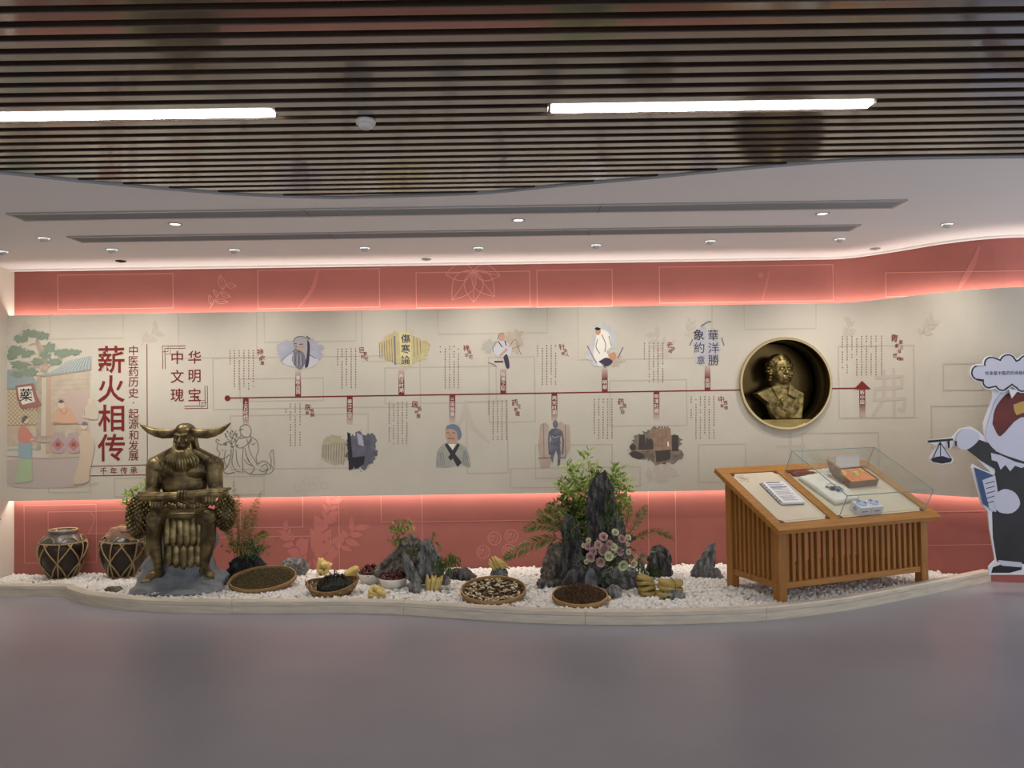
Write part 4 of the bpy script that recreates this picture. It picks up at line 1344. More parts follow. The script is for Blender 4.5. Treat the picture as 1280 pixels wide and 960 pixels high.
def heap(name, root, n, R, zfun, sizes, m, seed, lab, cat, base=CUBE, flat=0.25, off=(0, 0)):
    r2 = np.random.default_rng(seed)
    a = r2.uniform(0, 2 * PI, n); q = R * np.sqrt(r2.uniform(0, 1, n))
    x, y = q * np.cos(a) + off[0], q * np.sin(a) + off[1]
    z = np.array([zfun(k / R) for k in q]) * r2.uniform(0.75, 1.0, n)
    Rm = rand_rot(n, r2)
    S_ = np.zeros((n, 3, 3))
    for k in range(3): S_[:, k, k] = sizes[k] * r2.uniform(0.6, 1.3, n)
    T = Rm @ S_
    T[:, 2, :] *= flat if flat < 1 else 1
    Mw = root.matrix_basis
    me = inst_mesh(name, base[0], base[1], T, np.stack([x, y, z], 1))
    o = link(name, me, m)
    o.matrix_world = Mw
    return setp(o, lab, cat, kind='stuff')
def fill_base(root, R, zfun, m, name='herb_bed'):
    mb_ = MB(); mb_.lathe([(R * t, zfun(t) * 0.8) for t in np.linspace(1, 0.0, 8)], 32)
    return mb_
t1, R1 = tray(329, 733, 80, 'round bamboo tray of olive-brown tea leaves in front of the potted fern')
M_TEA = mat('tea_leaf', (52, 46, 30), 0.8, col2=(104, 94, 60), scale=60)
heap('tea_leaves', t1, 2600, R1 - 0.02, lambda t: 0.017 + 0.008 * (1 - t), (0.018, 0.004, 0.004), M_TEA, 1, 'loose olive-brown tea leaves spread in the leftmost round tray', 'tea leaves', flat=0.6)
t2, R2 = tray(617, 747.5, 81, 'round bamboo tray of pale and brown herb slices in the middle, at the curb')
M_SL = mat('pale_herb_slice', (220, 208, 180), 0.8, col2=(196, 176, 136), scale=30)
M_SLD = mat('brown_herb_slice', (74, 48, 32), 0.8, col2=(52, 36, 26), scale=30)
DISC = (np.array([(math.cos(a), math.sin(a), z) for z in (-.5, .5) for a in np.linspace(0, 2 * PI, 7)[:-1]]), None)
heap('brown_slices', t2, 700, R2 - 0.02, lambda t: 0.016 + 0.004 * (1 - t), (0.02, 0.012, 0.004), M_SLD, 2, 'dark brown herb chips mixed into the middle round tray', 'herbs', flat=0.4)
heap('pale_slices', t2, 150, R2 - 0.025, lambda t: 0.022 + 0.006 * (1 - t), (0.036, 0.02, 0.004), M_SL, 3, 'flat pale herb slices lying on top in the middle round tray', 'herbs', flat=0.35)
t3, R3 = tray(725, 753, 69, 'round bamboo tray heaped with dark brown shreds in front of the tall rockery', tilt=0.12)
M_SHR = mat('brown_shreds', (54, 38, 24), 0.85, col2=(100, 72, 44), scale=50)
hz = lambda t: 0.02 + 0.075 * max(0.0, 1 - t * t)
m = MB(); m.lathe([((R3 - 0.015) * t, hz(t) * 0.85) for t in np.linspace(1, 0, 9)], 32)
hp = heap('brown_shreds', t3, 2400, R3 - 0.015, hz, (0.026, 0.004, 0.004), M_SHR, 4, 'heap of dark brown shredded herb in the right round tray', 'herbs', flat=0.9)
m.build('herb_core', M_SHR, hp, smooth=True)
# boat-shaped woven basket with curly dark herb
p = bed(413, 745); p.y += 0.1; p.z = bed_z(p.y) - 0.004
bk_ = empty('woven_basket', p, 0.0, label='shallow boat-shaped woven bamboo basket holding dark curly herb', cat='basket')
bk_.rotation_euler = (0.18, -0.05, 0.05)
u = p.y / 960
BW, BD, BH = 31.5 * u, 0.15, 0.10
def bpt(s, a, k=1.0):
    """s 0 bottom..1 rim"""
    q = 0.45 + 0.55 * math.sin(s * PI / 2)
    x, y = BW * q * math.cos(a) * k, BD * q * math.sin(a) * k
    return (x, y, BH * (1 - math.cos(s * PI / 2)) * (0.75 + 0.35 * (abs(math.cos(a)) ** 2)))
nb = 36
for j in range(5):
    for k in range(nb):
        s0, s1 = j / 5, (j + 1) / 5
        a0, a1 = 2 * PI * k / nb, 2 * PI * (k + 1) / nb
        kk = 1.012 if (j + k) % 2 else 0.996
        if j == 0 and k == 0: bm_ = MB()
        bm_.add([bpt(s0, a0, kk), bpt(s0, a1, kk), bpt(s1, a1, kk), bpt(s1, a0, kk)], [(0, 1, 2, 3)], mi=(j + k) % 2)
for k in range(nb):
    a0, a1 = 2 * PI * k / nb, 2 * PI * (k + 1) / nb
    bm_.add([bpt(0, a0), bpt(0, a1), (0, 0, 0)], [(0, 1, 2)])
bm_.build('weave', [M_BAMW, mat('woven_bamboo_light', (172, 140, 92), 0.6, col2=(140, 108, 66), scale=40)], bk_, weld=False)
m = MB(); m.tube([bpt(1.0, a, 1.01) for a in np.linspace(0, 2 * PI, 48)], 0.008, 6, caps=False); m.build('rim', M_BAMW, bk_, smooth=True)
for s in (-1, 1):
    m = MB(); m.tube([bpt(1.0, 0.0 if s > 0 else PI, 1.0), (s * BW * 1.05, 0, BH * 1.1 + 0.012), (s * BW * 1.03, 0, BH * 1.1 + 0.03)], [0.006, 0.004, 0.002], 5); m.build('tip_tie', M_BAMW, bk_)
M_CURL = mat('dark_curly_herb', (34, 32, 28), 0.7, col2=(66, 62, 52), scale=40)
r2 = random.Random(12)
cm = MB()
for k in range(260):
    a = r2.uniform(0, 2 * PI); q = math.sqrt(r2.random())
    x, y = 0.02 + 0.145 * q * math.cos(a), 0.085 * q * math.sin(a)
    z = 0.05 + 0.125 * (1 - q * q) * r2.uniform(0.5, 1.05)
    a1 = r2.uniform(0, 2 * PI); L = r2.uniform(0.012, 0.022)
    pts = [(x + L * math.cos(a1 + t) * 0.8, y + L * math.sin(a1 + t) * 0.8, z + 0.01 * t * r2.uniform(-1, 1)) for t in (0, 1.2, 2.4, 3.6)]
    cm.tube(pts, [0.002, 0.0045, 0.005, 0.002], 5)
o = cm.build('curly_herb', M_CURL, None, smooth=True, weld=False); o.matrix_world = bk_.matrix_basis
setp(o, 'heap of dark curly dried herb in the boat-shaped basket', 'herbs', kind='stuff')
m = MB(); m.ell((0.02, 0, 0.045), (0.145, 0.085, 0.09)); m.build('herb_core', M_CURL, o, smooth=True)

# white bowls of red dates
M_BOWL = mat('white_porcelain', (226, 222, 212), 0.3, spec=0.5, coat=0.3)
M_DATE = mat('red_date', (96, 34, 24), 0.22, col2=(64, 22, 18), scale=30, spec=0.6, coat=0.4)
def bowl(px, py, wpx, hpx, lab, lab2, seed):
    p = bed(px, py)
    u = p.y / 960
    R, H = wpx / 2 * u, hpx * u
    p.y += R * 0.7; p.z = bed_z(p.y) - 0.006
    r = empty('white_bowl', p, label=lab, cat='bowl', group='white bowls of red dates')
    m = MB(); m.lathe([(0, 0.0), (R * 0.62, 0.0), (R * 0.66, 0.006), (R * 0.84, H * 0.4), (R, H), (R * 0.96, H), (R * 0.80, H * 0.42), (R * 0.6, 0.012), (0, 0.012)], 40); m.build('bowl_body', M_BOWL, r, smooth=True)
    m = MB(); m.lathe([(R * 0.56, -0.006), (R * 0.6, 0.002), (R * 0.54, 0.002)], 40, closed=True); m.build('foot_ring', M_BOWL, r)
    r2 = np.random.default_rng(seed)
    n = 150
    a = r2.uniform(0, 2 * PI, n); q = (R * 0.86) * np.sqrt(r2.uniform(0, 1, n))
    z = H * 0.8 + 0.085 * (1 - (q / R) ** 2) * r2.uniform(0.35, 1.0, n)
    S_ = np.zeros((n, 3, 3)); S_[:, 0, 0] = 0.019; S_[:, 1, 1] = 0.0125; S_[:, 2, 2] = 0.012
    T = rand_rot(n, r2) @ S_
    me = inst_mesh('red_dates', *ico(2), T, np.stack([q * np.cos(a), q * np.sin(a), z], 1))
    o = link('red_dates', me, M_DATE, None, p, smooth=True)
    setp(o, lab2, 'dates', kind='stuff')
    mc = MB(); mc.ell((0, 0, H * 0.75), (R * 0.82, R * 0.82, 0.06)); oc = mc.build('date_core', M_DATE, o, smooth=True)
bowl(462, 731, 34, 14, 'white bowl of red dates farther back, next to the woven basket', 'glossy red dates heaped in the rear white bowl', 3)
bowl(490, 737, 37, 14, 'white bowl of red dates nearer the curb, next to the rock shard', 'glossy red dates heaped in the front white bowl', 4)

# yellow dried slabs and folded packets
M_YEL = mat('pale_yellow_slab', (212, 190, 120), 0.7, col2=(190, 164, 94), scale=18, bump=0.3, bscale=60)
M_YELO = mat('olive_yellow_packet', (170, 150, 82), 0.6, col2=(148, 128, 66), scale=14, bump=0.3, bscale=40)
def slab_mesh(w, d, h, seed, puff=0.25):
    V, F = _icos4
    r2 = Vector((seed * 3.3, seed * 1.7, 0.0))
    out = np.empty_like(V)
    for i, q in enumerate(V):
        k = 1.0 / max((abs(q[0]) ** 4 + abs(q[1]) ** 4 + abs(q[2]) ** 4) ** 0.25, 1e-6)
        x, y, z = q[0] * k, q[1] * k, q[2] * k
        nn = mnoise.noise(Vector((x * 1.6, y * 1.6, z)) + r2)
        out[i] = (x * w / 2 * (1 + 0.14 * nn), y * d / 2 * (1 + 0.1 * nn), z * h / 2 * (1 + puff * nn) + 0.18 * h * math.sin(x * 2.2 + seed) )
    return fast_mesh('slab', out, F)
_icos4 = ico(3)
def slices(px, py, lab, items, m, cat='herb slices', name='yellow_slices', zbase=None, y_=None):
    p = bed(px, py)
    if y_ is not None: p = at(px, py, y_)
    if zbase is None: p.z = bed_z(p.y)
    u = p.y / 960
    r = empty(name, p, label=lab, cat=cat, group='yellow dried slices and packets')
    for i, (dx, dz, wpx, hpx, dep, rx, ry, rz, dy) in enumerate(items):
        o = link('slice', slab_mesh(wpx * u, dep, hpx * u, i + px * 0.1), m, r, (dx * u, dy, dz * u), smooth=True)
        o.rotation_euler = (rx, ry, rz)
    return r
slices(404, 719, 'crumpled pale yellow dried slices standing right of the squat grey rock',
       [(-5, 10, 5, 17, .06, 0, .12, .5, 0), (1, 11, 6, 18, .07, .1, -.15, -.2, .02), (6, 10, 6, 14, .06, 0, .5, .3, .0), (3, 14, 9, 5, .05, .4, .2, 0, -.03), (-2, 5, 9, 5, .05, -.3, .6, 0, -.03)], M_YEL)
slices(440, 726, 'pale yellow slab tilted behind the curly herb basket, left of the date bowls',
       [(0, 11, 18, 9, .09, .3, -.15, .2, 0), (3, 4, 14, 7, .08, .1, .2, -.2, .02)], M_YEL)
slices(470, 746, 'small pile of pale yellow slices in front of the two date bowls',
       [(0, 2.5, 20, 4.5, .08, .1, -.05, .1, 0), (-2, 6, 16, 4, .07, .15, .18, -.2, 0), (3, 9, 15, 5, .08, .2, .5, .2, .02), (7, 6, 12, 4.5, .06, .1, .65, 0, -.02)], M_YEL)
slices(541, 738, 'three pale yellow slabs standing on edge in front of the upright rock',
       [(-6, 9, 6, 18, .09, 0, .15, .25, 0), (0, 9.5, 6, 19, .10, 0, .22, .2, .01), (7, 9, 8, 18, .09, 0, .28, .1, 0)], M_YEL)
pr = bed(624, 731)
r_ = slices(622, 714, 'fan of pale yellow slices resting on top of the small dark rock',
       [(-6, 6, 5, 17, .06, 0, -.6, .2, 0), (-1, 7, 5, 18, .06, 0, -.6, .1, .01), (4, 8, 5, 19, .06, 0, -.62, .0, .0), (8, 8, 4.5, 16, .05, 0, -.7, .1, .01)], M_YEL, zbase=1, y_=pr.y + 0.06)
slices(755, 750, 'single broken yellow slice leaning on the edge of the right tray',
       [(0, 4, 16, 3, .07, .4, .25, .3, 0), (4, 2, 9, 3, .05, .3, -.4, .0, -.02)], M_YEL)
slices(809, 743, 'narrower stack of olive-yellow folded packets right of the rockery',
       [(1, 3, 22, 6, .13, 0, .02, .1, 0), (0, 8.5, 21, 6, .13, 0, -.04, .05, .01), (-1, 14, 22, 5.5, .13, 0, .05, -.05, .02), (-2, 19, 20, 5.5, .12, .05, .12, 0, .03)], M_YELO, 'packets', 'folded_packets')
pk = slices(838, 746, 'wider tied stack of olive-yellow folded packets behind the small grey rock',
       [(0, 3.5, 32, 7, .16, 0, .0, .1, 0), (1, 10, 31, 6.5, .15, 0, .03, .08, .02), (2, 16.5, 30, 7, .14, .04, 0, .05, .03)], M_YELO, 'packets', 'folded_packets')
u = pk.location.y / 960
m = MB(); m.tube([(4 * u, -0.075, 0.0), (4 * u, -0.078, 20 * u), (4 * u, 0.03, 21 * u), (4 * u, 0.11, 19 * u)], 0.0025, 5); m.build('tie_string', M_STEM, pk)

# ================================================================== WOODEN DISPLAY DESK
M_WOOD = mat('honey_oak', (182, 128, 62), 0.42, col2=(160, 108, 48), scale=3.0, stretch=(1.2, 14, 14), spec=0.45, coat=0.15, contrast=(0.3, 0.7))
M_WOODV = mat('honey_oak_upright', (170, 118, 58), 0.45, col2=(148, 98, 44), scale=3.0, stretch=(14, 14, 1.2), spec=0.4, contrast=(0.3, 0.7))
FL = bed(975.3, 750.0); FRp = bed(1155, 727.5)
ANG = math.radians(21.0)
DW, DD = 1.47, 0.62              # leg footprint, outer
ux = Vector((math.cos(ANG), math.sin(ANG), 0)); uy = Vector((-math.sin(ANG), math.cos(ANG), 0))
DC = Vector((FL.x, FL.y, 0)) + ux * (DW / 2 - 0.035) + uy * (DD / 2 - 0.035)
DZ = bed_z(FL.y) - 0.015
DC.z = DZ
desk = empty('display_desk', DC, ANG, label='honey-coloured wooden display desk with sloping top and slatted sides', cat='desk')
ZF, ZB = 0.605 - DZ, 0.93 - DZ           # underside of the top board at front/back legs
leg = 0.07
def topz(y):                              # underside height at local y
    return ZF + (ZB - ZF) * (y + DD / 2) / DD
slope = math.atan2(ZB - ZF, DD)
for sx in (-1, 1):
    for sy in (-1, 1):
        x, y = sx * (DW / 2 - leg / 2), sy * (DD / 2 - leg / 2)
        zb = bed_z((DC + ux * x + uy * y).y) - 0.012 - DZ
        m = MB()
        v = [(x + a * leg / 2, y + c * leg / 2, zb) for a, c in ((-1, -1), (1, -1), (1, 1), (-1, 1))]
        v += [(p[0], p[1], topz(p[1])) for p in v]
        m.add(v, [(3, 2, 1, 0), (4, 5, 6, 7), (0, 1, 5, 4), (1, 2, 6, 5), (2, 3, 7, 6), (3, 0, 4, 7)])
        m.build('leg', M_WOODV, desk, bevel=0.003)
# rails
zr = 0.10
for sy in (-1, 1):
    y = sy * (DD / 2 - leg / 2)
    m = MB(); m.box((0, y, zr + 0.02), (DW - 2 * leg, 0.045, 0.045)); m.build('bottom_rail', M_WOOD, desk, bevel=0.002)
    m = MB(); m.box((0, y, topz(y) - 0.03), (DW - 2 * leg, 0.04, 0.05)); m.build('top_rail', M_WOOD, desk, bevel=0.002)
    n = 23 if sy < 0 else 11
    for k in range(n):
        x = -DW / 2 + leg + (DW - 2 * leg) * (k + 0.5) / n
        m = MB(); m.box((x, y, (zr + 0.042 + topz(y) - 0.055) / 2), (0.026, 0.026, topz(y) - 0.055 - zr - 0.042)); m.build('slat', M_WOODV, desk)
for sx in (-1, 1):
    x = sx * (DW / 2 - leg / 2)
    m = MB(); m.box((x, 0, zr + 0.02), (0.045, DD - 2 * leg, 0.045)); m.build('bottom_rail', M_WOODV, desk, bevel=0.002)
    m = MB(); m.beam((x, -DD / 2 + leg, topz(-DD / 2 + leg) - 0.03), (x, DD / 2 - leg, topz(DD / 2 - leg) - 0.03), 0.04, 0.05, (0, 0, 1)); m.build('top_rail', M_WOODV, desk)
    n = 9
    for k in range(n):
        y = -DD / 2 + leg + (DD - 2 * leg) * (k + 0.5) / n
        z1 = topz(y) - 0.05
        m = MB(); m.box((x, y, (zr + 0.042 + z1) / 2), (0.026, 0.026, z1 - zr - 0.042)); m.build('slat', M_WOODV, desk)
m = MB()
for k in range(7):
    m.box((0, -DD / 2 + 0.1 + k * 0.07, zr + 0.022), (DW - 0.09, 0.05, 0.012))
m.build('bottom_shelf', M_WOOD, desk)
# sloping top: local frame (u along front, v up the slope, n normal)
TW, OV = DW + 0.12, 0.06
TL = (DD + 0.13) / math.cos(slope)
Mtop = Matrix.Translation(DC) @ Matrix.Rotation(ANG, 4, 'Z') @ Matrix.Translation((0, 0, (ZF + ZB) / 2)) @ Matrix.Rotation(slope, 4, 'X')
top = empty('top_board', (0, 0, (ZF + ZB) / 2)); top.rotation_euler = (slope, 0, 0)
for k in list(top.keys()): del top[k]
top.parent = desk
TH = 0.042
def tb(name, u0, u1, v0, v1, h0, h1, m_, bev=0.004):
    m = MB(); m.box(((u0 + u1) / 2, (v0 + v1) / 2, (h0 + h1) / 2), (u1 - u0, v1 - v0, h1 - h0)); return m.build(name, m_, top, bevel=bev)
U0, U1, V0, V1 = -TW / 2, TW / 2, -TL / 2, TL / 2
FR_ = 0.085
BAR0, BAR1 = U0 + TW * 0.345, U0 + TW * 0.345 + 0.085
tb('frame_board', U0, U1, V0, V0 + FR_, 0, TH, M_WOOD); tb('frame_board', U0, U1, V1 - FR_, V1, 0, TH, M_WOOD)
tb('frame_board', U0, U0 + FR_, V0 + FR_, V1 - FR_, 0, TH, M_WOOD); tb('frame_board', U1 - FR_, U1, V0 + FR_, V1 - FR_, 0, TH, M_WOOD)
tb('frame_board', BAR0, BAR1, V0 + FR_, V1 - FR_, 0, TH, M_WOOD)
M_INLAY = mat('cream_inlay_print', (214, 204, 182), 0.5, col2=(208, 197, 176), scale=4)
M_INRED = mat('dark_red_corner', (104, 44, 38), 0.5)
for (a, c) in ((U0 + FR_, BAR0), (BAR1, U1 - FR_)):
    tb('red_underlay', a, c, V0 + FR_, V1 - FR_, 0.004, TH - 0.008, M_INRED, 0.0)
    # cream sheet with scooped corners
    e = 0.008; q = 0.035
    x0, x1, y0, y1 = a + e, c - e, V0 + FR_ + e, V1 - FR_ - e
    pts = []
    for (cx, cy, t0) in ((x0, y0, PI / 2), (x1, y0, PI), (x1, y1, 3 * PI / 2), (x0, y1, 0)):
        arc = [(cx + q * math.cos(t0 - k * PI / 10), cy + q * math.sin(t0 - k * PI / 10)) for k in range(6)]
        pts += arc
    mm = MB(); n = len(pts)
    zz = TH - 0.0065
    mm.add([(p_[0], p_[1], zz) for p_ in pts], [tuple(range(n))])
    mm.build('inlay_sheet', M_INLAY, top)
    # thin printed ornament lines
    cx0, cy0 = x0 + 0.075, y1 - 0.07
    M_ORN = mat('ornament_tan', (176, 160, 140), 0.6)
    for k in range(5):
        a0 = 2 * PI * k / 5
        orn = MB()
        for sg in (0.5, -0.5):
            orn.tube([(cx0 + 0.055 * t * math.cos(a0 + sg * math.sin(t * PI)), cy0 + 0.055 * t * math.sin(a0 + sg * math.sin(t * PI)), zz + 0.001) for t in np.linspace(0, 1, 7)], 0.0012, 4)
        orn.build('printed_petal', M_ORN, top)
    b0 = 0.02
    MB().tube([(x0 + 0.05, y0 + b0, zz + 0.001), (x1 - b0 - 0.035, y0 + b0, zz + 0.001)] + [(x1 - b0 - 0.035 * (1 - math.sin(t)), y0 + b0 + 0.035 * (1 - math.cos(t)), zz + 0.001) for t in np.linspace(0.2, PI / 2, 5)] + [(x1 - b0, y1 - 0.05, zz + 0.001)], 0.0012, 4).build('printed_border', M_ORN, top)
def on_top(name, u, v, h, rot=0.0, **kw):
    o = empty(name, **kw)
    o.matrix_world = Mtop @ Matrix.Translation((u, v, TH + h)) @ Matrix.Rotation(rot, 4, 'Z')
    return o
SH = -0.0065      # sheets lie just under the frame face
# booklet
bkt = on_top('ring_booklet', (U0 + FR_ + BAR0) / 2 + 0.045, 0.02, SH, math.radians(-3), label='white spiral-bound booklet of printed pages on the left inlay of the desk', cat='booklet')
M_PAPER = mat('white_paper', (226, 226, 228), 0.55); M_INKB = mat('blue_ink', (70, 80, 120), 0.6); M_INKG = mat('grey_ink', (120, 120, 124), 0.6); M_INKR = mat('red_ink', (150, 80, 80), 0.6); M_BLK = mat('black_plastic', (28, 28, 30), 0.4)
for k in range(3):
    m = MB(); m.box((0.003 * k, -0.003 * k, 0.006 + 0.008 * k), (0.21, 0.29, 0.006)); m.build('page_block', M_PAPER, bkt, bevel=0.001)
m = MB(); m.box((0, 0, 0.0015), (0.216, 0.296, 0.003)); m.build('back_cover', mat('grey_cover', (90, 92, 98), 0.5), bkt)
for k in range(9):
    m = MB(); m.lathe([(0.012, -0.002), (0.014, 0), (0.012, 0.002), (0.010, 0)], 12, (-0.105, -0.12 + k * 0.03, 0.014), Matrix.Rotation(PI / 2, 3, 'X'), closed=True); m.build('binder_ring', M_BLK, bkt)
pr_ = MB()
rr = random.Random(2)
for k, (yy, wd, mi) in enumerate([(0.125, 0.13, 0), (0.098, 0.15, 1), (0.082, 0.12, 1), (0.06, 0.15, 0), (0.044, 0.10, 1), (0.03, 0.15, 1), (0.0, 0.14, 2), (-0.02, 0.13, 1), (-0.036, 0.15, 1), (-0.065, 0.12, 1), (-0.08, 0.14, 1), (-0.10, 0.11, 2), (-0.118, 0.13, 1)]):
    hgt = 0.012 if mi == 0 else 0.005
    pr_.box((0.006 - (0.15 - wd) / 2, yy, 0.0256), (wd, hgt, 0.0006), mi=mi)
pr_.build('printed_lines', [M_INKB, M_INKG, M_INKR], bkt)
# glass case
GC0, GC1, GV0, GV1, GH = BAR1 - 0.025, U1 - 0.11, V0 + 0.075, V1 - 0.12, 0.20
case = on_top('glass_case', (GC0 + GC1) / 2, (GV0 + GV1) / 2, 0, 0, label='clear glass cover box over the right side of the wooden desk', cat='glass case')
M_GLASS = bpy.data.materials.new('clear_glass'); M_GLASS.use_nodes = True
_nt = M_GLASS.node_tree; _nt.nodes.remove(_nt.nodes['Principled BSDF'])
_tr = _nt.nodes.new('ShaderNodeBsdfTransparent'); _tr.inputs[0].default_value = (0.97, 0.985, 0.98, 1)
_gl = _nt.nodes.new('ShaderNodeBsdfGlossy'); _gl.inputs['Roughness'].default_value = 0.02
_lw = _nt.nodes.new('ShaderNodeLayerWeight'); _lw.inputs[0].default_value = 0.5
_pw = _nt.nodes.new('ShaderNodeMath'); _pw.operation = 'POWER'; _pw.inputs[1].default_value = 4.0
_fr = _nt.nodes.new('ShaderNodeMath'); _fr.operation = 'MULTIPLY_ADD'; _fr.inputs[1].default_value = 0.7; _fr.inputs[2].default_value = 0.035
_nt.links.new(_lw.outputs['Facing'], _pw.inputs[0]); _nt.links.new(_pw.outputs[0], _fr.inputs[0])
_mx = _nt.nodes.new('ShaderNodeMixShader')
_nt.links.new(_fr.outputs[0], _mx.inputs[0]); _nt.links.new(_tr.outputs[0], _mx.inputs[1]); _nt.links.new(_gl.outputs[0], _mx.inputs[2]); _nt.links.new(_mx.outputs[0], _nt.nodes['Material Output'].inputs[0])
gw, gd, gt = GC1 - GC0, GV1 - GV0, 0.006
def pane(c, s):
    m = MB(); m.box(c, s); m.build('glass_pane', M_GLASS, case)
pane((0, -gd / 2 + gt / 2, GH / 2), (gw, gt, GH)); pane((0, gd / 2 - gt / 2, GH / 2), (gw, gt, GH))
pane((-gw / 2 + gt / 2, 0, GH / 2), (gt, gd - 2 * gt, GH)); pane((gw / 2 - gt / 2, 0, GH / 2), (gt, gd - 2 * gt, GH)); pane((0, 0, GH + gt / 2), (gw, gd, gt))
M_EDGE = mat('green_glass_edge', (128, 158, 156), 0.2, spec=0.6)
for sx in (-1, 1):
    for sy in (-1, 1):
        m = MB(); m.beam((sx * gw / 2, sy * gd / 2, 0), (sx * gw / 2, sy * gd / 2, GH + gt), 0.004, 0.004); m.build('glass_edge', M_EDGE, case)
for s in (-1, 1):
    m = MB(); m.beam((-gw / 2, s * gd / 2, GH + gt), (gw / 2, s * gd / 2, GH + gt), 0.005, 0.005, (0, 0, 1)); m.build('glass_edge', M_EDGE, case)
    m = MB(); m.beam((s * gw / 2, -gd / 2, GH + gt), (s * gw / 2, gd / 2, GH + gt), 0.005, 0.005, (0, 0, 1)); m.build('glass_edge', M_EDGE, case)
# contents of the case
def soft_sheet(name, parent, pts_u, pts_v, hfun, thick, m_, rnd_out=0.0):
    """soft slab over a grid"""
    v, f = [], []
    n, k = len(pts_u), len(pts_v)
    for z in (0, 1):
        for a in pts_u:
            for c in pts_v:
                hh = hfun(a, c)
                v.append((a, c, 0.001 if z == 0 else hh))
    N_ = n * k
    for i in range(n - 1):
        for j in range(k - 1):
            q = (i * k + j, (i + 1) * k + j, (i + 1) * k + j + 1, i * k + j + 1)
            f.append(q[::-1]); f.append(tuple(N_ + t for t in q))
    for i in range(n - 1):
        f.append((i * k, (i + 1) * k, N_ + (i + 1) * k, N_ + i * k)); f.append(((i + 1) * k + k - 1, i * k + k - 1, N_ + i * k + k - 1, N_ + (i + 1) * k + k - 1))
    for j in range(k - 1):
        f.append((j + 1, j, N_ + j, N_ + j + 1)); f.append(((n - 1) * k + j, (n - 1) * k + j + 1, N_ + (n - 1) * k + j + 1, N_ + (n - 1) * k + j))
    return MB().add(v, f).build(name, m_, parent, smooth=True)
cu0 = BAR1
bag = on_top('cloth_bag', cu0 + 0.20, 0.03, SH, math.radians(8), label='white cloth bag with a printed blue and black emblem inside the glass case', cat='bag')
M_CLOTH = mat('white_cloth', (228, 224, 214), 0.85, col2=(214, 210, 200), scale=10, bump=0.2, bscale=60)
soft_sheet('bag_body', bag, np.linspace(-0.14, 0.14, 14), np.linspace(-0.19, 0.19, 16), lambda a, c: 0.028 + 0.02 * math.cos(a * 9) * math.cos(c * 7) + 0.006 * mnoise.noise(Vector((a * 20, c * 20, 1))), 0.03, M_CLOTH)
em = MB()
for k, (x, y, w_, h_, mi) in enumerate([(-0.02, -0.03, 0.11, 0.012, 1), (-0.03, -0.055, 0.05, 0.03, 1), (0.025, -0.05, 0.03, 0.045, 0), (0.05, -0.06, 0.02, 0.04, 2), (0.0, -0.085, 0.04, 0.02, 1), (0.045, -0.09, 0.02, 0.018, 0), (-0.05, -0.02, 0.012, 0.03, 1)]):
    em.box((x, y, 0.0525), (w_, h_, 0.002), Matrix.Rotation(0.2 * (k % 3 - 1), 3, 'Z'), mi=mi)
em.tube([(0.06 * math.cos(t), -0.05 + 0.06 * math.sin(t), 0.053) for t in np.linspace(0.5, 3.2, 14)], 0.003, 4, mi=3)
em.build('printed_emblem', [mat('emblem_blue', (96, 140, 190), 0.6), mat('emblem_black', (34, 36, 44), 0.6), mat('emblem_navy', (50, 66, 110), 0.6), mat('emblem_gold', (206, 176, 130), 0.6)], bag)
pouch = on_top('red_pouch', cu0 + 0.13, 0.27, SH, math.radians(-6), label='dark red brocade pouch at the back left inside the glass case', cat='pouch')
soft_sheet('pouch_body', pouch, np.linspace(-0.11, 0.11, 10), np.linspace(-0.035, 0.035, 8), lambda a, c: 0.008 + 0.035 * max(0, 1 - (c / 0.036) ** 2) * max(0.2, 1 - (a / 0.13) ** 2), 0.03, mat('red_brocade', (132, 40, 34), 0.6, col2=(96, 28, 26), scale=40))
m = MB(); m.tube([(0.09, 0, 0.03), (0.13, -0.01, 0.02), (0.15, -0.05, 0.012), (0.13, -0.09, 0.01)], 0.004, 6); m.build('cord', mat('cord_red', (150, 50, 42), 0.6), pouch)
# brown gift box with open lid and orange tray
gb = on_top('gift_box', cu0 + 0.57, 0.14, SH, math.radians(2), label='open brown gift box with orange contents inside the glass case', cat='box')
M_KRAFT = mat('brown_card', (112, 78, 66), 0.6, col2=(98, 66, 56), scale=8)
bw, bd_, bh = 0.30, 0.20, 0.062
for (c, s) in (((0, -bd_ / 2, bh / 2), (bw, 0.006, bh)), ((0, bd_ / 2, bh / 2), (bw, 0.006, bh)), ((-bw / 2, 0, bh / 2), (0.006, bd_, bh)), ((bw / 2, 0, bh / 2), (0.006, bd_, bh)), ((0, 0, 0.003), (bw, bd_, 0.006))):
    m = MB(); m.box(c, s); m.build('box_wall', M_KRAFT, gb)
m = MB(); m.box((0, 0, bh - 0.012), (bw - 0.02, bd_ - 0.02, 0.016)); tr_ = m.build('orange_tray', mat('orange_print', (206, 112, 60), 0.6, col2=(222, 140, 80), scale=12), gb, bevel=0.003)
m = MB()
for k in range(14):
    m.box((-0.11 + 0.22 * rr.random(), -0.02 + 0.09 * rr.random(), bh - 0.003), (0.03, 0.018, 0.003), Matrix.Rotation(rr.random() * 3, 3, 'Z'), mi=k % 2)
m.build('tray_print', [mat('print_green', (140, 150, 80), 0.6), mat('print_yellow', (224, 196, 110), 0.6)], tr_)
m = MB(); m.box((-bw / 2 - 0.05, 0.05, 0.085), (0.012, 0.15, 0.16), Matrix.Rotation(-0.6, 3, 'Y')); m.build('lid_flap', mat('patterned_lid', (112, 84, 76), 0.6, col2=(160, 130, 116), scale=26), gb)
m = MB(); m.box((0.02, bd_ / 2 + 0.035, 0.085), (0.26, 0.008, 0.13), Matrix.Rotation(-0.45, 3, 'X')); m.build('white_card', M_PAPER, gb)
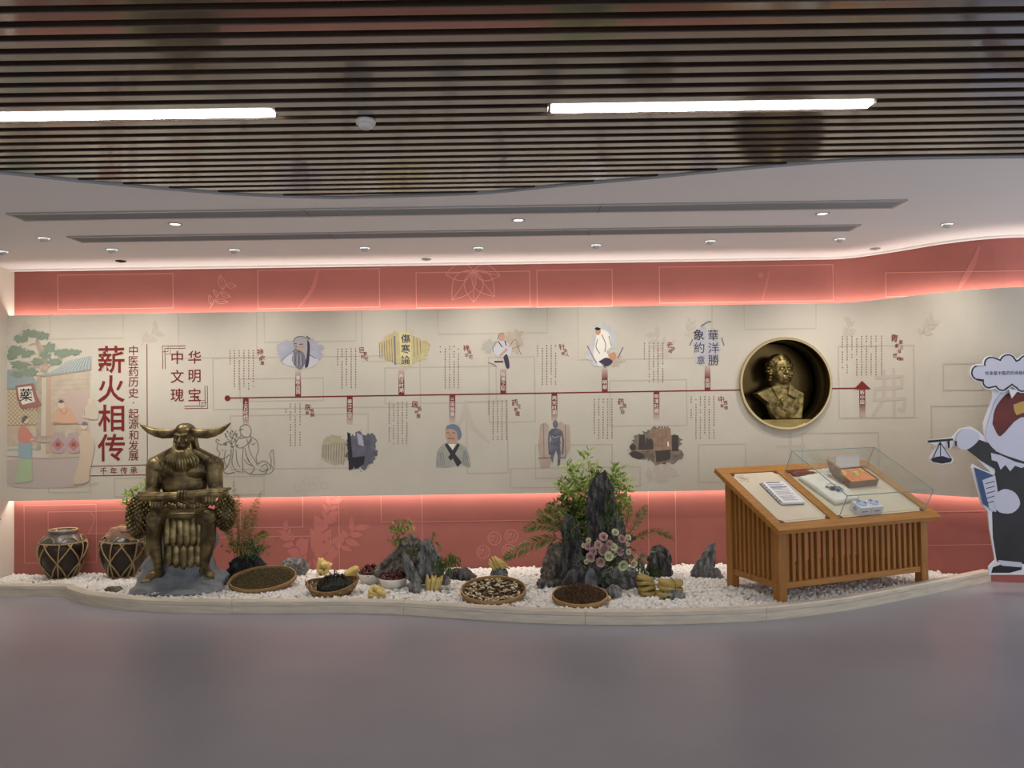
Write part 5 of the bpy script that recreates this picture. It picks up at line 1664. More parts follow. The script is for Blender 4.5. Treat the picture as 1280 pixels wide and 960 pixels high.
lf = on_top('leaflet', cu0 + 0.52, 0.305, SH, math.radians(-4), label='white printed leaflet lying at the back of the glass case', cat='leaflet')
m = MB(); m.box((0, 0, 0.001), (0.26, 0.10, 0.002)); m.build('sheet', M_PAPER, lf)
m = MB()
for k in range(6): m.box((-0.03, 0.035 - k * 0.014, 0.0025), (0.17, 0.004, 0.0008))
m.build('printed_lines', M_INKG, lf)
# two small white boxes
for k, (u_, lab) in enumerate(((cu0 + 0.245, 'left one of two small white boxes with blue lids at the front of the case'), (cu0 + 0.365, 'right one of two small white boxes with blue lids at the front of the case'))):
    wb = on_top('small_white_box', u_, V0 + FR_ + 0.062, SH, 0.0, label=lab, cat='box', group='small white boxes in the glass case')
    m = MB(); m.box((0, 0, 0.035), (0.115, 0.10, 0.07)); m.build('carton', mat('white_carton', (222, 222, 226), 0.5), wb, bevel=0.002)
    m = MB(); m.ell((0, 0.01, 0.07), (0.045, 0.04, 0.016)); m.build('blister', mat('pale_blue_plastic', (176, 196, 222), 0.25, coat=0.3), wb, smooth=True)
    m = MB(); m.box((-0.02, 0.02, 0.084), (0.012, 0.02, 0.006)); m.box((0.02, 0.0, 0.084), (0.012, 0.02, 0.006)); m.build('blue_capsule', mat('capsule_blue', (72, 104, 168), 0.3), wb)
    m = MB()
    for j in range(5): m.box((-0.026 + j * 0.012, -0.0505, 0.034), (0.008, 0.001, 0.008))
    m.build('printed_name', M_BLK, wb)
    if k == 0:
        m = MB(); m.lathe([(0.012, -0.0006), (0.016, -0.0006), (0.016, 0.0006), (0.012, 0.0006)], 20, (-0.058, 0.0, 0.036), Matrix.Rotation(PI / 2, 3, 'Y'), closed=True)
        m.tube([(-0.0582, -0.006, 0.036), (-0.0582, 0.006, 0.040)], 0.002, 5); m.build('round_logo', M_BLK, wb)

# ================================================================== STANDEE AND SPEECH BUBBLE (right edge)
SDY = 6.16
sp_ = at(1285, 718, SDY); sp_.z = 0.0
M_BOARD = mat('white_foam_board', (232, 232, 238), 0.5)
M_OUT = mat('black_outline_print', (24, 24, 30), 0.5)
M_ROBE = mat('black_robe_print', (44, 44, 48), 0.5, col2=(34, 34, 38), scale=5)
M_LAV = mat('lavender_white_print', (206, 208, 226), 0.5)
M_CAPR = mat('dark_red_print', (112, 34, 30), 0.5, col2=(92, 26, 24), scale=6)
M_GOLD = mat('gold_print', (202, 160, 84), 0.5)
M_BLUE = mat('blue_book_print', (58, 84, 128), 0.5)
standee = empty('cutout_standee', sp_, label='flat cut-out standee of a robed figure with dark trousers at the right edge', cat='standee')
def flat(root, name, pts, m_, y0, th, smoothpts=0):
    P_ = [at(x, y, SDY) - root.location for x, y in pts]
    if smoothpts:
        q = catmull([(p_.x, p_.z) for p_ in P_ + [P_[0]]], smoothpts)[:-1]
        poly = [(a.x, a.y) for a in q]
    else:
        poly = [(p_.x, p_.z) for p_ in P_]
    m = MB(); m.prism(poly, y0, y0 + th)
    return m.build(name, m_, root)
# backing board with white margin
body_out = [(1247, 474), (1262, 482), (1275, 484), (1310, 482), (1336, 500), (1345, 530), (1342, 566), (1345, 600), (1334, 640), (1333, 700), (1338, 716), (1300, 718.5), (1236, 718.5), (1236, 708), (1244, 700),
            (1237, 660), (1235, 640), (1226, 628), (1214, 584), (1216, 580), (1230, 588), (1238, 590), (1226, 578), (1208, 556), (1200, 562), (1192, 556), (1188, 561), (1180, 558), (1160, 554), (1158, 550), (1190, 547), (1200, 536), (1213, 533), (1222, 538), (1231, 546), (1229, 530), (1234, 516), (1240, 498), (1240, 484)]
flat(standee, 'backing_board', body_out, M_BOARD, 0.0, 0.012)
def pr2(name, pts, m_, lay, sm=0): return flat(standee, name, pts, m_, -0.0008 * (lay + 1), 0.0007, sm)
pr2('trousers_print', [(1240, 640), (1300, 640), (1330, 645), (1330, 702), (1290, 706), (1246, 702), (1241, 672)], M_ROBE, 0)
pr2('shoe_print', [(1239, 716), (1241, 709), (1250, 706), (1277, 706), (1277, 712), (1262, 716)], M_OUT, 1)
pr2('sock_print', [(1247, 700), (1277, 703), (1276, 709), (1252, 707)], M_LAV, 2)
pr2('tunic_print', [(1240, 566), (1260, 562), (1285, 578), (1320, 575), (1340, 600), (1331, 642), (1296, 640), (1242, 640), (1238, 610), (1244, 590)], M_ROBE, 3)
pr2('sleeve_print', [(1208, 562), (1222, 549), (1236, 554), (1250, 570), (1246, 588), (1226, 576)], M_ROBE, 4)
pr2('head_print', [(1231, 548), (1234, 530), (1240, 512), (1246, 498), (1262, 486), (1300, 484), (1330, 500), (1340, 535), (1332, 566), (1300, 580), (1265, 572), (1244, 563)], M_LAV, 5, 4)
pr2('cap_print', [(1240, 530), (1243, 512), (1252, 498), (1264, 490), (1300, 487), (1322, 498), (1331, 515), (1310, 520), (1275, 522), (1256, 540), (1248, 545)], M_CAPR, 6, 3)
pr2('cap_band_print', [(1266, 506), (1285, 500), (1310, 504), (1326, 514), (1310, 518), (1284, 514), (1270, 519)], M_GOLD, 7, 2)
pr2('collar_fringe_print', [(1238, 566), (1250, 569), (1268, 577), (1284, 581), (1276, 585), (1268, 582), (1262, 589), (1256, 581), (1250, 587), (1246, 577), (1239, 575)], M_LAV, 8)
pr2('hand_print', [(1194, 551), (1198, 541), (1208, 536), (1220, 540), (1224, 548), (1212, 560), (1202, 562), (1196, 557)], M_LAV, 9, 3)
pr2('rod_print', [(1159, 550.5), (1190, 548), (1191, 550.5), (1160, 553.5)], M_OUT, 10)
pr2('book_print', [(1217, 584), (1241, 594), (1243, 638), (1228, 630)], M_BLUE, 11)
pr2('page_print', [(1227, 600), (1243, 594), (1247, 620), (1244, 640), (1236, 636)], M_LAV, 12)
for k in range(5):
    pr2('page_line_print', [(1231 + k * 0.6, 604 + k * 6), (1242 + k * 0.4, 601 + k * 6), (1242 + k * 0.4, 602 + k * 6), (1231 + k * 0.6, 605 + k * 6)], M_OUT, 13)
pr2('fist_print', [(1242, 618), (1254, 611), (1268, 616), (1274, 630), (1264, 641), (1248, 640), (1241, 630)], M_LAV, 14, 3)
pr2('tassel_print', [(1183, 551), (1186, 551), (1186, 560), (1184, 560)], M_OUT, 15); pr2('tassel_print', [(1192, 551), (1195, 551), (1195, 558), (1193, 558)], M_CAPR, 15)
# hanging pan of the hand scale (part of the flat figure)
flat(standee, 'scale_board', [(1175, 552), (1192, 574), (1190, 579), (1177, 581), (1164, 578), (1162, 573)], M_BOARD, 0.0, 0.012)
pr2('scale_cords_print', [(1175, 554), (1189, 574), (1165, 574)], M_LAV, 3)
for a in ((1165, 574), (1175.5, 574), (1189, 574)):
    pr2('scale_cord_print', [(1174.6, 553), (1175.6, 553), (a[0] + 0.6, a[1]), (a[0] - 0.6, a[1])], M_OUT, 4)
pr2('scale_pan_print', [(1163, 574), (1170, 571), (1178, 570), (1190, 574), (1188, 577.5), (1177, 579.5), (1166, 577.5)], M_OUT, 5)
# rear strut and foot so that it can stand
m = MB(); m.beam((0, 0.012, 1.0), (0, 0.16, 0.095), 0.05, 0.012, (0, 1, 0)); m.build('rear_strut', M_BOARD, standee)
# speech bubble
bub = empty('speech_bubble_board', sp_ + Vector((0, -0.03, 0)), label='cloud-shaped white speech bubble board with a line of Chinese text', cat='sign')
cloud = []
lobes = [(1221, 466, 10), (1236, 455, 9), (1257, 454, 11), (1280, 455, 11), (1303, 456, 11), (1324, 462, 11), (1333, 472, 10), (1320, 479, 11), (1300, 481, 9), (1275, 481, 9), (1250, 480, 9), (1234, 477, 9), (1245, 468, 16), (1275, 468, 19), (1305, 469, 16)]
cc = (1275, 468)
def cloud_pts(grow):
    out = []
    for k in range(140):
        a = 2 * PI * k / 140
        dx, dy = math.cos(a), math.sin(a)
        best = 0
        for (lx, ly, lr) in lobes:
            lr = lr + grow
            ox, oy = lx - cc[0], ly - cc[1]
            bq = ox * dx + oy * dy
            disc = bq * bq - (ox * ox + oy * oy - lr * lr)
            if disc > 0: best = max(best, bq + math.sqrt(disc))
        out.append((cc[0] + dx * best, cc[1] + dy * best))
    return out
def flatb(name, pts, m_, y0, th):
    m = MB(); m.prism([((at(x, y, SDY) - sp_).x, (at(x, y, SDY) - sp_).z) for x, y in pts], y0, y0 + th); return m.build(name, m_, bub)
flatb('bubble_board', cloud_pts(1.2), M_BOARD, 0.0, 0.012)
flatb('bubble_outline', cloud_pts(0.0), M_OUT, -0.0008, 0.0007)
flatb('bubble_face', cloud_pts(-1.8), M_LAV, -0.0016, 0.0007)
flatb('bubble_tail', [(1258, 486), (1270, 488), (1262, 498)], M_BOARD, 0.001, 0.010)

# ================================================================== PRINTS ON THE WALL
def ink(name, col, col2=None, scale=12):
    return mat('ink_' + name, col, 0.75, col2=col2, scale=scale, spec=0.2)
I_RED = ink('dark_red', (128, 48, 44)); I_RED2 = ink('calligraphy_red', (140, 70, 64)); I_GREY = ink('faint_line', (194, 185, 170)); I_TAUPE = ink('faint_taupe', (200, 190, 176)); I_BROWN = ink('text_brown', (134, 104, 92))
I_WHITE = ink('white', (240, 234, 224)); I_LINE = ink('line_grey', (122, 120, 120)); I_BLACK = ink('black', (44, 40, 40)); I_PINK = ink('pale_pink_line', (204, 138, 128)); I_PINKF = ink('soft_pink_fill', (186, 114, 106))
class Pr:
    """flat print lying on a wall face; all coordinates are read from the photograph and put on the wall"""
    base = 0.0008          # height of the print above the wall face
    bend = 0.0012
    chain = False          # overlapping prints of one picture are stacked
    def __init__(self, path=None):
        self.mb = MB(); self.mats = []; self.path = path; self.off = Pr.base
    def mi(self, m):
        if m not in self.mats: self.mats.append(m)
        return self.mats.index(m)
    def w(self, x, y): return wall_hit(x, y, self.off + (self.bend if x > 1030 else 0.0), self.path)
    def poly(self, pts, m):
        self.mb.add([self.w(x, y) for x, y in pts], [tuple(range(len(pts)))[::-1]], self.mi(m)); self.off += 0.00002; return self
    def spoly(self, pts, m, n=4):
        q = catmull([Vector((x, y)) for x, y in list(pts) + [pts[0]]], n)[:-1]
        return self.poly([(p_.x, p_.y) for p_ in q], m)
    def line(self, pts, wd, m, sm=0, taper=False):
        P_ = [Vector((x, y)) for x, y in pts]
        if sm: P_ = catmull(P_, sm)
        # subdivide so that lines follow the bend of the wall
        Q_ = [P_[0]]
        for a, b_ in zip(P_, P_[1:]):
            k = max(1, int((b_ - a).length / 3)) if max(a.x, b_.x) > 1030 else 1
            for j in range(1, k + 1): Q_.append(a.lerp(b_, j / k))
        P_ = Q_
        v = []
        n = len(P_)
        for i, p_ in enumerate(P_):
            t = (P_[min(i + 1, n - 1)] - P_[max(i - 1, 0)]).normalized()
            nn = Vector((-t.y, t.x)) * wd / 2 * ((0.25 + 0.75 * math.sin(PI * (i + 0.5) / n)) if taper else 1)
            v += [self.w(*(p_ + nn)), self.w(*(p_ - nn))]
        self.mb.add(v, [(2 * i, 2 * i + 2, 2 * i + 3, 2 * i + 1) for i in range(n - 1)], self.mi(m)); self.off += 0.00001; return self
    def rect(self, x0, y0, x1, y1, wd, m, slope=-0.015):
        f = lambda x, y: (x, y + slope * (x - x0))
        c = [f(x0, y0), f(x1, y0), f(x1 + 0.012 * (y1 - y0), y1), f(x0 + 0.012 * (y1 - y0), y1)]
        h = wd / 2
        self.line([(c[0][0] - h, c[0][1]), (c[1][0] + h, c[1][1])], wd, m); self.line([c[1], c[2]], wd, m)
        self.line([(c[2][0] + h, c[2][1]), (c[3][0] - h, c[3][1])], wd, m); self.line([c[3], c[0]], wd, m); return self
    def circ(self, x, y, r, m, ry=None, n=20):
        return self.poly([(x + r * math.cos(2 * PI * k / n), y + (ry or r) * math.sin(2 * PI * k / n)) for k in range(n)], m)
    def ring(self, x, y, r, wd, m, n=24, ry=None):
        return self.line([(x + r * math.cos(2 * PI * k / n), y + (ry or r) * math.sin(2 * PI * k / n)) for k in range(n + 1)], wd, m)
    def blob(self, x, y, rx, ry, m, seed, rough=0.14, n=90):
        rr_ = random.Random(seed); pts = []
        for k in range(n):
            a = 2 * PI * k / n
            q = 1 + rough * mnoise.noise(Vector((math.cos(a) * 2.2, math.sin(a) * 2.2, seed * 1.7))) * 1.6 + rough * 0.9 * mnoise.noise(Vector((math.cos(a) * 9, math.sin(a) * 9, seed))) + rough * 0.35 * rr_.uniform(-1, 1)
            pts.append((x + rx * q * math.cos(a), y + ry * q * math.sin(a)))
        self.poly(pts, m)
        for k in range(7):      # ink specks
            a = rr_.uniform(0, 2 * PI); q = rr_.uniform(1.05, 1.25)
            self.circ(x + rx * q * math.cos(a), y + ry * q * math.sin(a), rr_.uniform(0.3, 0.8), m, n=6)
        return self
    def leaf(self, x, y, L, ang, m, wd=0.36, outline=None):
        pts = []
        for t in np.linspace(0, 1, 8): pts.append((t, wd * math.sin(PI * t ** 0.8) * 0.5))
        for t in np.linspace(1, 0, 8)[1:-1]: pts.append((t, -wd * math.sin(PI * t ** 0.8) * 0.5))
        ca, sa = math.cos(ang), math.sin(ang)
        P_ = [(x + L * (a * ca - b_ * sa), y + L * (a * sa + b_ * ca)) for a, b_ in pts]
        if outline:
            self.line(P_ + [P_[0]], outline, m); self.line([(x, y), (x + L * ca, y + L * sa)], outline * 0.8, m)
        else: self.poly(P_, m)
        return self
    def text(self, s, x, y, size, m, bold=0.0, wob=0.0, sx=1.0, rot=0.0):
        V_t, F_t = glyph(s, bold)
        if V_t is None: return self
        ca, sa = math.cos(rot), math.sin(rot)
        c = self.w(x, y); e = self.w(x + 1, y); tdir = (e - c).normalized(); tdir = Vector((tdir.x, tdir.y, 0)).normalized()
        u = 1.0 / 960.0 * c.y * size
        out = []; self.bend = 0.003
        for (a, b_) in V_t:
            if wob:
                a += wob * mnoise.noise(Vector((a * 7, b_ * 7, x))); b_ += wob * mnoise.noise(Vector((a * 7 + 9, b_ * 7, y)))
            a, b_ = a * sx, b_
            a, b_ = a * ca - b_ * sa, a * sa + b_ * ca
            out.append(self.w(x + a * size, y - b_ * size) if x > 1060 else c + tdir * (a * u) + Vector((0, 0, b_ * u)))
        self.mb.add(out, F_t, self.mi(m)); return self
    def build(self, name, parent):
        if Pr.chain: Pr.base = self.off + 0.00002
        return self.mb.build(name, self.mats, parent, weld=False)
_gl_cache = {}
_font_curve = bpy.data.curves.new('font_source', 'FONT')
_font_obj = bpy.data.objects.new('font_source', _font_curve)
def glyph(s, bold=0.0):
    key = (s, bold)
    if key not in _gl_cache:
        _font_curve.body = s; _font_curve.offset = bold; _font_curve.size = 1.0; _font_curve.resolution_u = 3
        me = bpy.data.meshes.new_from_object(_font_obj)
        if me is None or len(me.vertices) == 0:
            _gl_cache[key] = (None, None)
        else:
            co = np.array([v.co[:2] for v in me.vertices])
            c = (co.min(0) + co.max(0)) / 2
            _gl_cache[key] = ((co - c).tolist(), [tuple(p_.vertices) for p_ in me.polygons])
            bpy.data.meshes.remove(me)
    return _gl_cache[key]

# ---- faint background pattern of the cream panel
_edge = lambda x: 393.0 - 0.0135 * (x - 16)
for (x0, x1, y1) in [(62, 154, 424), (223, 321, 448), (330, 445, 428), (452, 508, 452), (547, 684, 418), (722, 890, 450), (930, 1020, 412)]:
    Pr().line([(x0, _edge(x0)), (x0 + 0.5, y1), (x1, y1 - 0.015 * (x1 - x0)), (x1, _edge(x1))], 1.6, I_GREY).build('faint_frame_print', panel)
for (x0, y0, x1, y1) in [(300, 474, 404, 502), (266, 448, 525, 512), (288, 520, 460, 587), (60, 565, 112, 616), (143, 598, 330, 621), (481, 460, 620, 505), (611, 447, 668, 528), (638, 586, 800, 610), (583, 502, 634, 592),
                         (669, 557, 765, 598), (762, 476, 858, 533), (873, 556, 932, 603), (1048, 433, 1142, 523), (1003, 542, 1098, 598), (1179, 455, 1300, 488), (1164, 508, 1300, 560)]:
    Pr().rect(x0, y0, x1, y1, 1.6, I_GREY).build('faint_frame_print', panel)
Pr.base = 0.0012
def sprig(x, y, s, ang, m, seed, nl=7, parent=None, nm='faint_sprig_print', out=None, path=None):
    rr_ = random.Random(seed); pr = Pr(path)
    ca, sa = math.cos(ang), math.sin(ang)
    stem = [(x, y), (x + s * 0.5 * ca + s * 0.06 * sa, y + s * 0.5 * sa), (x + s * ca, y + s * sa)]
    pr.line(stem, 1.2 if not out else out, m, 4)
    for k in range(nl):
        t = (k + 1) / nl
        bx, by = x + s * t * ca, y + s * t * sa
        pr.leaf(bx, by, s * rr_.uniform(0.32, 0.55), ang + (1 if k % 2 else -1) * rr_.uniform(0.5, 1.3), m, rr_.uniform(0.36, 0.55), outline=out)
    return pr.build(nm, parent or panel)
for i, (x, y, s, a) in enumerate([(176, 432, 27, -0.75), (24, 421, 16, -1.0), (1056, 424, 22, -1.2), (862, 424, 20, -1.5), (840, 448, 36, -2.2), (808, 604, 40, -0.6), (1150, 420, 24, -0.9)]):
    sprig(x, y, s, a, I_TAUPE, 30 + i)
pr = Pr(); [pr.ring(x, y, 4.2, 0.9, I_TAUPE) for x, y in ((372, 610), (383, 602), (395, 600), (405, 607), (391, 609), (380, 616))]; pr.build('faint_fruit_print', panel)
for (s, x, y, sz) in [('十', 988, 560, 40)]:
    Pr().text(s, x, y, sz, I_TAUPE, 0.012, 0.0).build('faint_character_print', panel)
pr = Pr(); [pr.line(q, 4, I_TAUPE, sm) for q, sm in (([(1093, 472), (1128, 470.5), (1127, 484), (1094, 486), (1093, 500), (1131, 498), (1129, 514), (1122, 511)], 0), ([(1105, 462), (1104, 496), (1091, 520)], 4), ([(1117, 460), (1118, 521)], 0))]; pr.build('faint_character_print', panel)
pr = Pr(); pr.line([(582, 500), (579, 520), (571, 536)], 7, I_TAUPE, 5, True); pr.line([(582, 504), (590, 532), (612, 554)], 7, I_TAUPE, 5, True); pr.build('faint_character_print', panel)

Pr.base = 0.0012
# ---- prints on the red bands
wr = wall_red
def Rr(): return Pr(WALL_PATH)
for (x0, y0, x1, y1) in [(72, 344, 216, 387), (322, 338, 474, 386), (520, 341, 662, 385), (671, 338, 765, 384), (824, 334, 1041, 379), (1107, 341, 1300, 371)]:
    Rr().rect(x0, y0, x1, y1, 1.0, I_PINK).build('red_band_frame_print', wr)
for (x0, y0, x1, y1) in [(30, 632, 120, 704), (300, 600, 378, 660), (262, 672, 413, 730), (423, 600, 527, 740), (476, 600, 700, 653), (810, 600, 844, 720), (60, 640, 160, 668), (1140, 640, 1300, 682)]:
    Rr().rect(x0, y0, x1, y1, 0.9, I_PINK).build('red_band_frame_print', wr)
sprig(262, 386, 36, -0.95, I_PINK, 3, 6, wr, 'leaf_outline_print', 0.9, WALL_PATH)
pr = Rr()
for dx, dy, L, a in ((592, 348, 46, 2.2), (592, 348, 42, 0.9), (592, 348, 40, 1.57), (592, 348, 36, 3.0), (592, 348, 34, 0.2)): pr.leaf(dx, dy - 10, L, a, I_PINK, 0.6, outline=1.0)
pr.build('leaf_outline_print', wr)
Rr().line([(398, 336), (390, 362), (372, 386)], 5, I_PINKF, 4, True).build('brush_stroke_print', wr)
Rr().line([(962, 338), (957, 360), (952, 378)], 3, I_PINKF, 4, True).build('brush_stroke_print', wr); Rr().circ(951, 344, 3.5, I_PINKF).build('seed_print', wr)
Rr().line([(1224, 308), (1216, 330), (1198, 362)], 8, I_PINKF, 4, True).build('brush_stroke_print', wr)
Rr().line([(519, 664), (514, 654), (509, 646)], 6, I_PINKF, 3, True).build('brush_stroke_print', wr)
for i, (x, y, s, a) in enumerate([(385, 720, 44, -1.9), (395, 715, 50, -1.1), (400, 700, 60, -1.5), (375, 690, 40, -2.2), (420, 690, 46, -0.9), (405, 660, 40, -1.3)]):
    sprig(x, y, s * 0.8, a, I_PINKF, 50 + i, 8, wr, 'foliage_print', None, WALL_PATH)
pr = Rr()
for x, y in ((618, 673), (639, 670), (604, 690), (636, 688), (656, 685)):
    pr.ring(x, y, 8, 0.9, I_PINK); pr.leaf(x - 5, y + 3, 9, -0.9, I_PINK, 0.5, outline=0.7); pr.line([(x + 1, y + 6), (x + 4, y + 1), (x + 3, y - 4)], 0.7, I_PINK, 3); pr.line([(x - 6, y - 2), (x - 3, y - 5)], 0.7, I_PINK)
pr.build('fruit_outline_print', wr)
Rr().line([(110, 668), (118, 650), (113, 640)], 0.9, I_PINK, 4).build('flower_outline_print', wr)

Pr.base = 0.0022
# ---- titles
def column(s, x, ys, size, m, bold, wob=0.0, sx=1.0, nm='title_print'):
    pr = Pr()
    for ch, y in zip(s, ys): pr.text(ch, x, y, size, m, bold, wob, sx)
    return pr.build(nm, panel)
for ch, y in zip('薪火相传', (449.5, 486, 522.5, 559.5)):
    Pr().text(ch, 139, y, 36, I_RED, 0.014, 0.008, 0.98).build('title_character', panel)
column('中医药历史·起源和发展', 166.8, [438, 451, 464, 477.5, 491, 503.5, 517, 530, 544, 557, 570], 13.4, I_RED, 0.004, 0, 1.0, 'subtitle_print')
pr = Pr(); pr.line([(183.6, 430), (184.2, 581)], 0.9, I_RED); pr.line([(112, 583), (184.5, 581)], 0.9, I_RED); pr.line([(112, 594.8), (184.5, 593.4)], 0.9, I_RED); pr.build('title_rule_lines', panel)
pr = Pr(); [pr.text(c, x, y, 9.4, I_RED, 0.006) for c, x, y in zip('千年传承', (129.5, 142, 154.6, 167), (588.9, 588.6, 588.3, 588))]; pr.build('subtitle_print', panel)
pr = Pr(); [pr.text(c, 243.2, y, 17.5, I_RED, 0.008) for c, y in zip('华明宝', (446.5, 470, 493.3))]; [pr.text(c, 221.5, y, 17.5, I_RED, 0.008) for c, y in zip('中文瑰', (447, 470.5, 493.7))]; pr.build('motto_print', panel)
pr = Pr()
for sg, ox, oy in ((1, 203, 432.5), (-1, 259.5, 510.5)):
    P_ = lambda a, b_: (ox + sg * a, oy + sg * b_)
    pr.line([P_(0, 0), P_(7, 0), P_(7, 7), P_(0, 7), P_(0, 0)], 0.7, I_RED); pr.line([P_(3, 3), P_(10, 3), P_(10, 10), P_(3, 10), P_(3, 3)], 0.7, I_RED)
    pr.line([P_(7, 0.2), P_(29, -0.2)], 0.7, I_RED); pr.line([P_(10, 3), P_(29, 2.7)], 0.7, I_RED); pr.line([P_(0.2, 7), P_(0.5, 28.5)], 0.7, I_RED); pr.line([P_(3.2, 10), P_(3.5, 28.5)], 0.7, I_RED)
pr.build('corner_ornament_print', panel)

# ---- timeline
TLy = lambda x: 497.6 - 0.0158 * (x - 284)
pr = Pr(); pr.circ(284.3, 497.8, 3.6, I_RED); pr.line([(284, TLy(284)), (926, TLy(926))], 1.5, I_RED); pr.build('timeline_print', panel)
pr = Pr(); pr.line([(1036, TLy(1036)), (1074, TLy(1074))], 1.5, I_RED); pr.poly([(1067.5, 486.4), (1077.5, 476), (1088.5, 486.2)], I_RED); pr.build('timeline_arrow_print', panel)
def fade_mat(zd, zf, name):
    m = bpy.data.materials.new(name); m.use_nodes = True; nt = m.node_tree; b_ = nt.nodes['Principled BSDF']; b_.inputs['Roughness'].default_value = 0.75
    g = nt.nodes.new('ShaderNodeNewGeometry'); sp = nt.nodes.new('ShaderNodeSeparateXYZ'); mr = nt.nodes.new('ShaderNodeMapRange'); rp = nt.nodes.new('ShaderNodeValToRGB')
    nt.links.new(g.outputs['Position'], sp.inputs[0]); nt.links.new(sp.outputs['Z'], mr.inputs[0])
    mr.inputs[1].default_value = zd; mr.inputs[2].default_value = zf
    rp.color_ramp.elements[0].color = lin((124, 44, 42)); rp.color_ramp.elements[1].color = lin((204, 190, 176)); rp.color_ramp.elements[0].position = 0.45
    nt.links.new(mr.outputs[0], rp.inputs[0]); nt.links.new(rp.outputs[0], b_.inputs['Base Color']); return m
tabs = [(307.2, 531.5, '上古时代'), (437.2, 530, '秦汉之交'), (565.4, 528, '三国魏晋'), (693, 525.5, '两宋时期'), (820.6, 524, '明清时期'), (372.6, 461, '春秋战国'), (501.8, 459, '两汉时期'), (629, 461, '隋唐之际'), (756, 461, '明朝'), (884.4, 457, '民国')]
_fu = fade_mat(wall_hit(600, 492).z, wall_hit(600, 459).z, 'ink_fade_up'); _fd = fade_mat(wall_hit(600, 494).z, wall_hit(600, 529).z, 'ink_fade_down')
for x, ye, s in tabs:
    up = ye < 480
    y0 = TLy(x)
    Pr().poly([(x - 3.6, y0), (x + 3.6, y0), (x + 3.6, ye), (x - 3.6, ye)], _fu if up else _fd).build('timeline_tab_print', panel)
    n = len(s); pitch = 5.9
    ys = [(y0 - 2.5 - pitch * (n - k - 0.35)) if up else (y0 + 6.5 + pitch * k) for k in range(n)]
    pr = Pr(); pr.off += 0.002
    for ch, y in zip(s, ys): pr.text(ch, x, y, 5.9, I_WHITE, 0.006)
    pr.build('period_name_print', panel)
Pr().poly([(1074, 487), (1081.4, 486.9), (1081.6, 520.5), (1074.6, 520.8)], _fd).build('timeline_tab_print', panel)
pr = Pr(); pr.off += 0.002; [pr.text(c, 1077.8, y, 6, I_WHITE, 0.006) for c, y in zip('新中国', (490.5, 496.5, 502.5))]; pr.build('period_name_print', panel)

# ---- small text columns (too small to read): rows of tiny glyph marks, and their calligraphic headings
def text_block(xs, y0, y1, short, seed, col=None):
    """short: {column index: end y}"""
    rr_ = random.Random(seed); pr = Pr()
    for i, x in enumerate(xs):
        y = y0 - 0.0155 * (x - xs[0]); ye = short.get(i, y1)
        while y < ye - 1.5:
            if rr_.random() < 0.93:
                w_ = rr_.uniform(1.2, 1.7)
                pr.line([(x - w_ / 2, y), (x + w_ / 2, y)], 0.55, I_BROWN); pr.line([(x - w_ / 2, y + 0.9), (x + w_ / 2, y + 0.85)], 0.5, I_BROWN)
                if rr_.random() < 0.6: pr.line([(x + rr_.uniform(-.5, .5), y - 0.2), (x, y + 1.1)], 0.5, I_BROWN)
            y += 3.2
    pr.build('small_text_print', panel)
def heading(chars, m=I_RED2):
    pr = Pr()
    for ch, x, y, sz in chars: pr.text(ch, x, y, sz, m, 0.008, 0.015, 1.0, 0.12 * math.sin(x * 3))
    pr.build('heading_print', panel)
text_block([287.5, 293, 299, 304.8, 310.8, 316.5], 438, 490, {0: 461}, 1); heading([('神', 325, 440, 9), ('农', 328.5, 447, 6), ('百', 325.5, 449, 5), ('草', 328, 454, 5.5)])
text_block([357.5, 363, 369, 375], 505, 558, {0: 518}, 2); heading([('医', 385, 509, 8), ('祖', 390, 513, 5), ('扁', 384, 516, 5), ('鹊', 390.5, 518.5, 5.5)])
text_block([422, 427.5, 433, 439, 444.5], 436, 488, {0: 458}, 3); heading([('巨', 452.5, 437.5, 8), ('著', 456.5, 442, 5), ('问', 453.5, 446, 5), ('世', 458, 448, 5.5)])
text_block([486.5, 492, 497.5, 503, 508.5], 503, 556, {0: 555}, 4); heading([('医', 519, 505.5, 9), ('圣', 524.5, 511, 6), ('仲', 520.5, 515, 5), ('景', 523, 520, 6)])
text_block([550.5, 556.5, 562, 567.5, 573], 433, 486, {0: 443}, 5); heading([('神', 582.5, 435, 8.5), ('医', 587, 440, 5), ('华', 583, 444, 5), ('佗', 588.5, 446, 5.5)])
text_block([611, 616.5, 622, 627.5, 633], 501, 553, {0: 520}, 6); heading([('药', 643.5, 503, 8.5), ('王', 649, 508, 5.5), ('思', 644.5, 512, 5), ('邈', 647, 517, 6)])
text_block([672, 678, 683.5, 689, 694.5], 432, 484, {0: 448}, 7); heading([('针', 702.5, 433.5, 8.5), ('灸', 707, 438, 5), ('铜', 704, 442, 5), ('人', 709, 443.5, 5)])
text_block([743, 748.5, 754, 759.5, 765], 499, 551, {0: 544}, 8); heading([('药', 776, 502, 8.5), ('圣', 781, 507, 5.5), ('时', 777, 510, 5), ('珍', 778.5, 515, 6)])
text_block([805.5, 811.5, 817, 822.5, 828.5], 429, 481, {0: 451}, 9); heading([('老', 837, 431, 8.5), ('字', 841.5, 436, 5.5), ('号', 838, 439.5, 6)])
text_block([864, 870, 875.5, 881, 886.5, 892.5], 496, 549, {0: 526}, 10); heading([('中', 901.5, 499, 8.5), ('西', 907, 503.5, 5.5), ('会', 902.5, 507, 5), ('通', 907.5, 509.5, 5)])
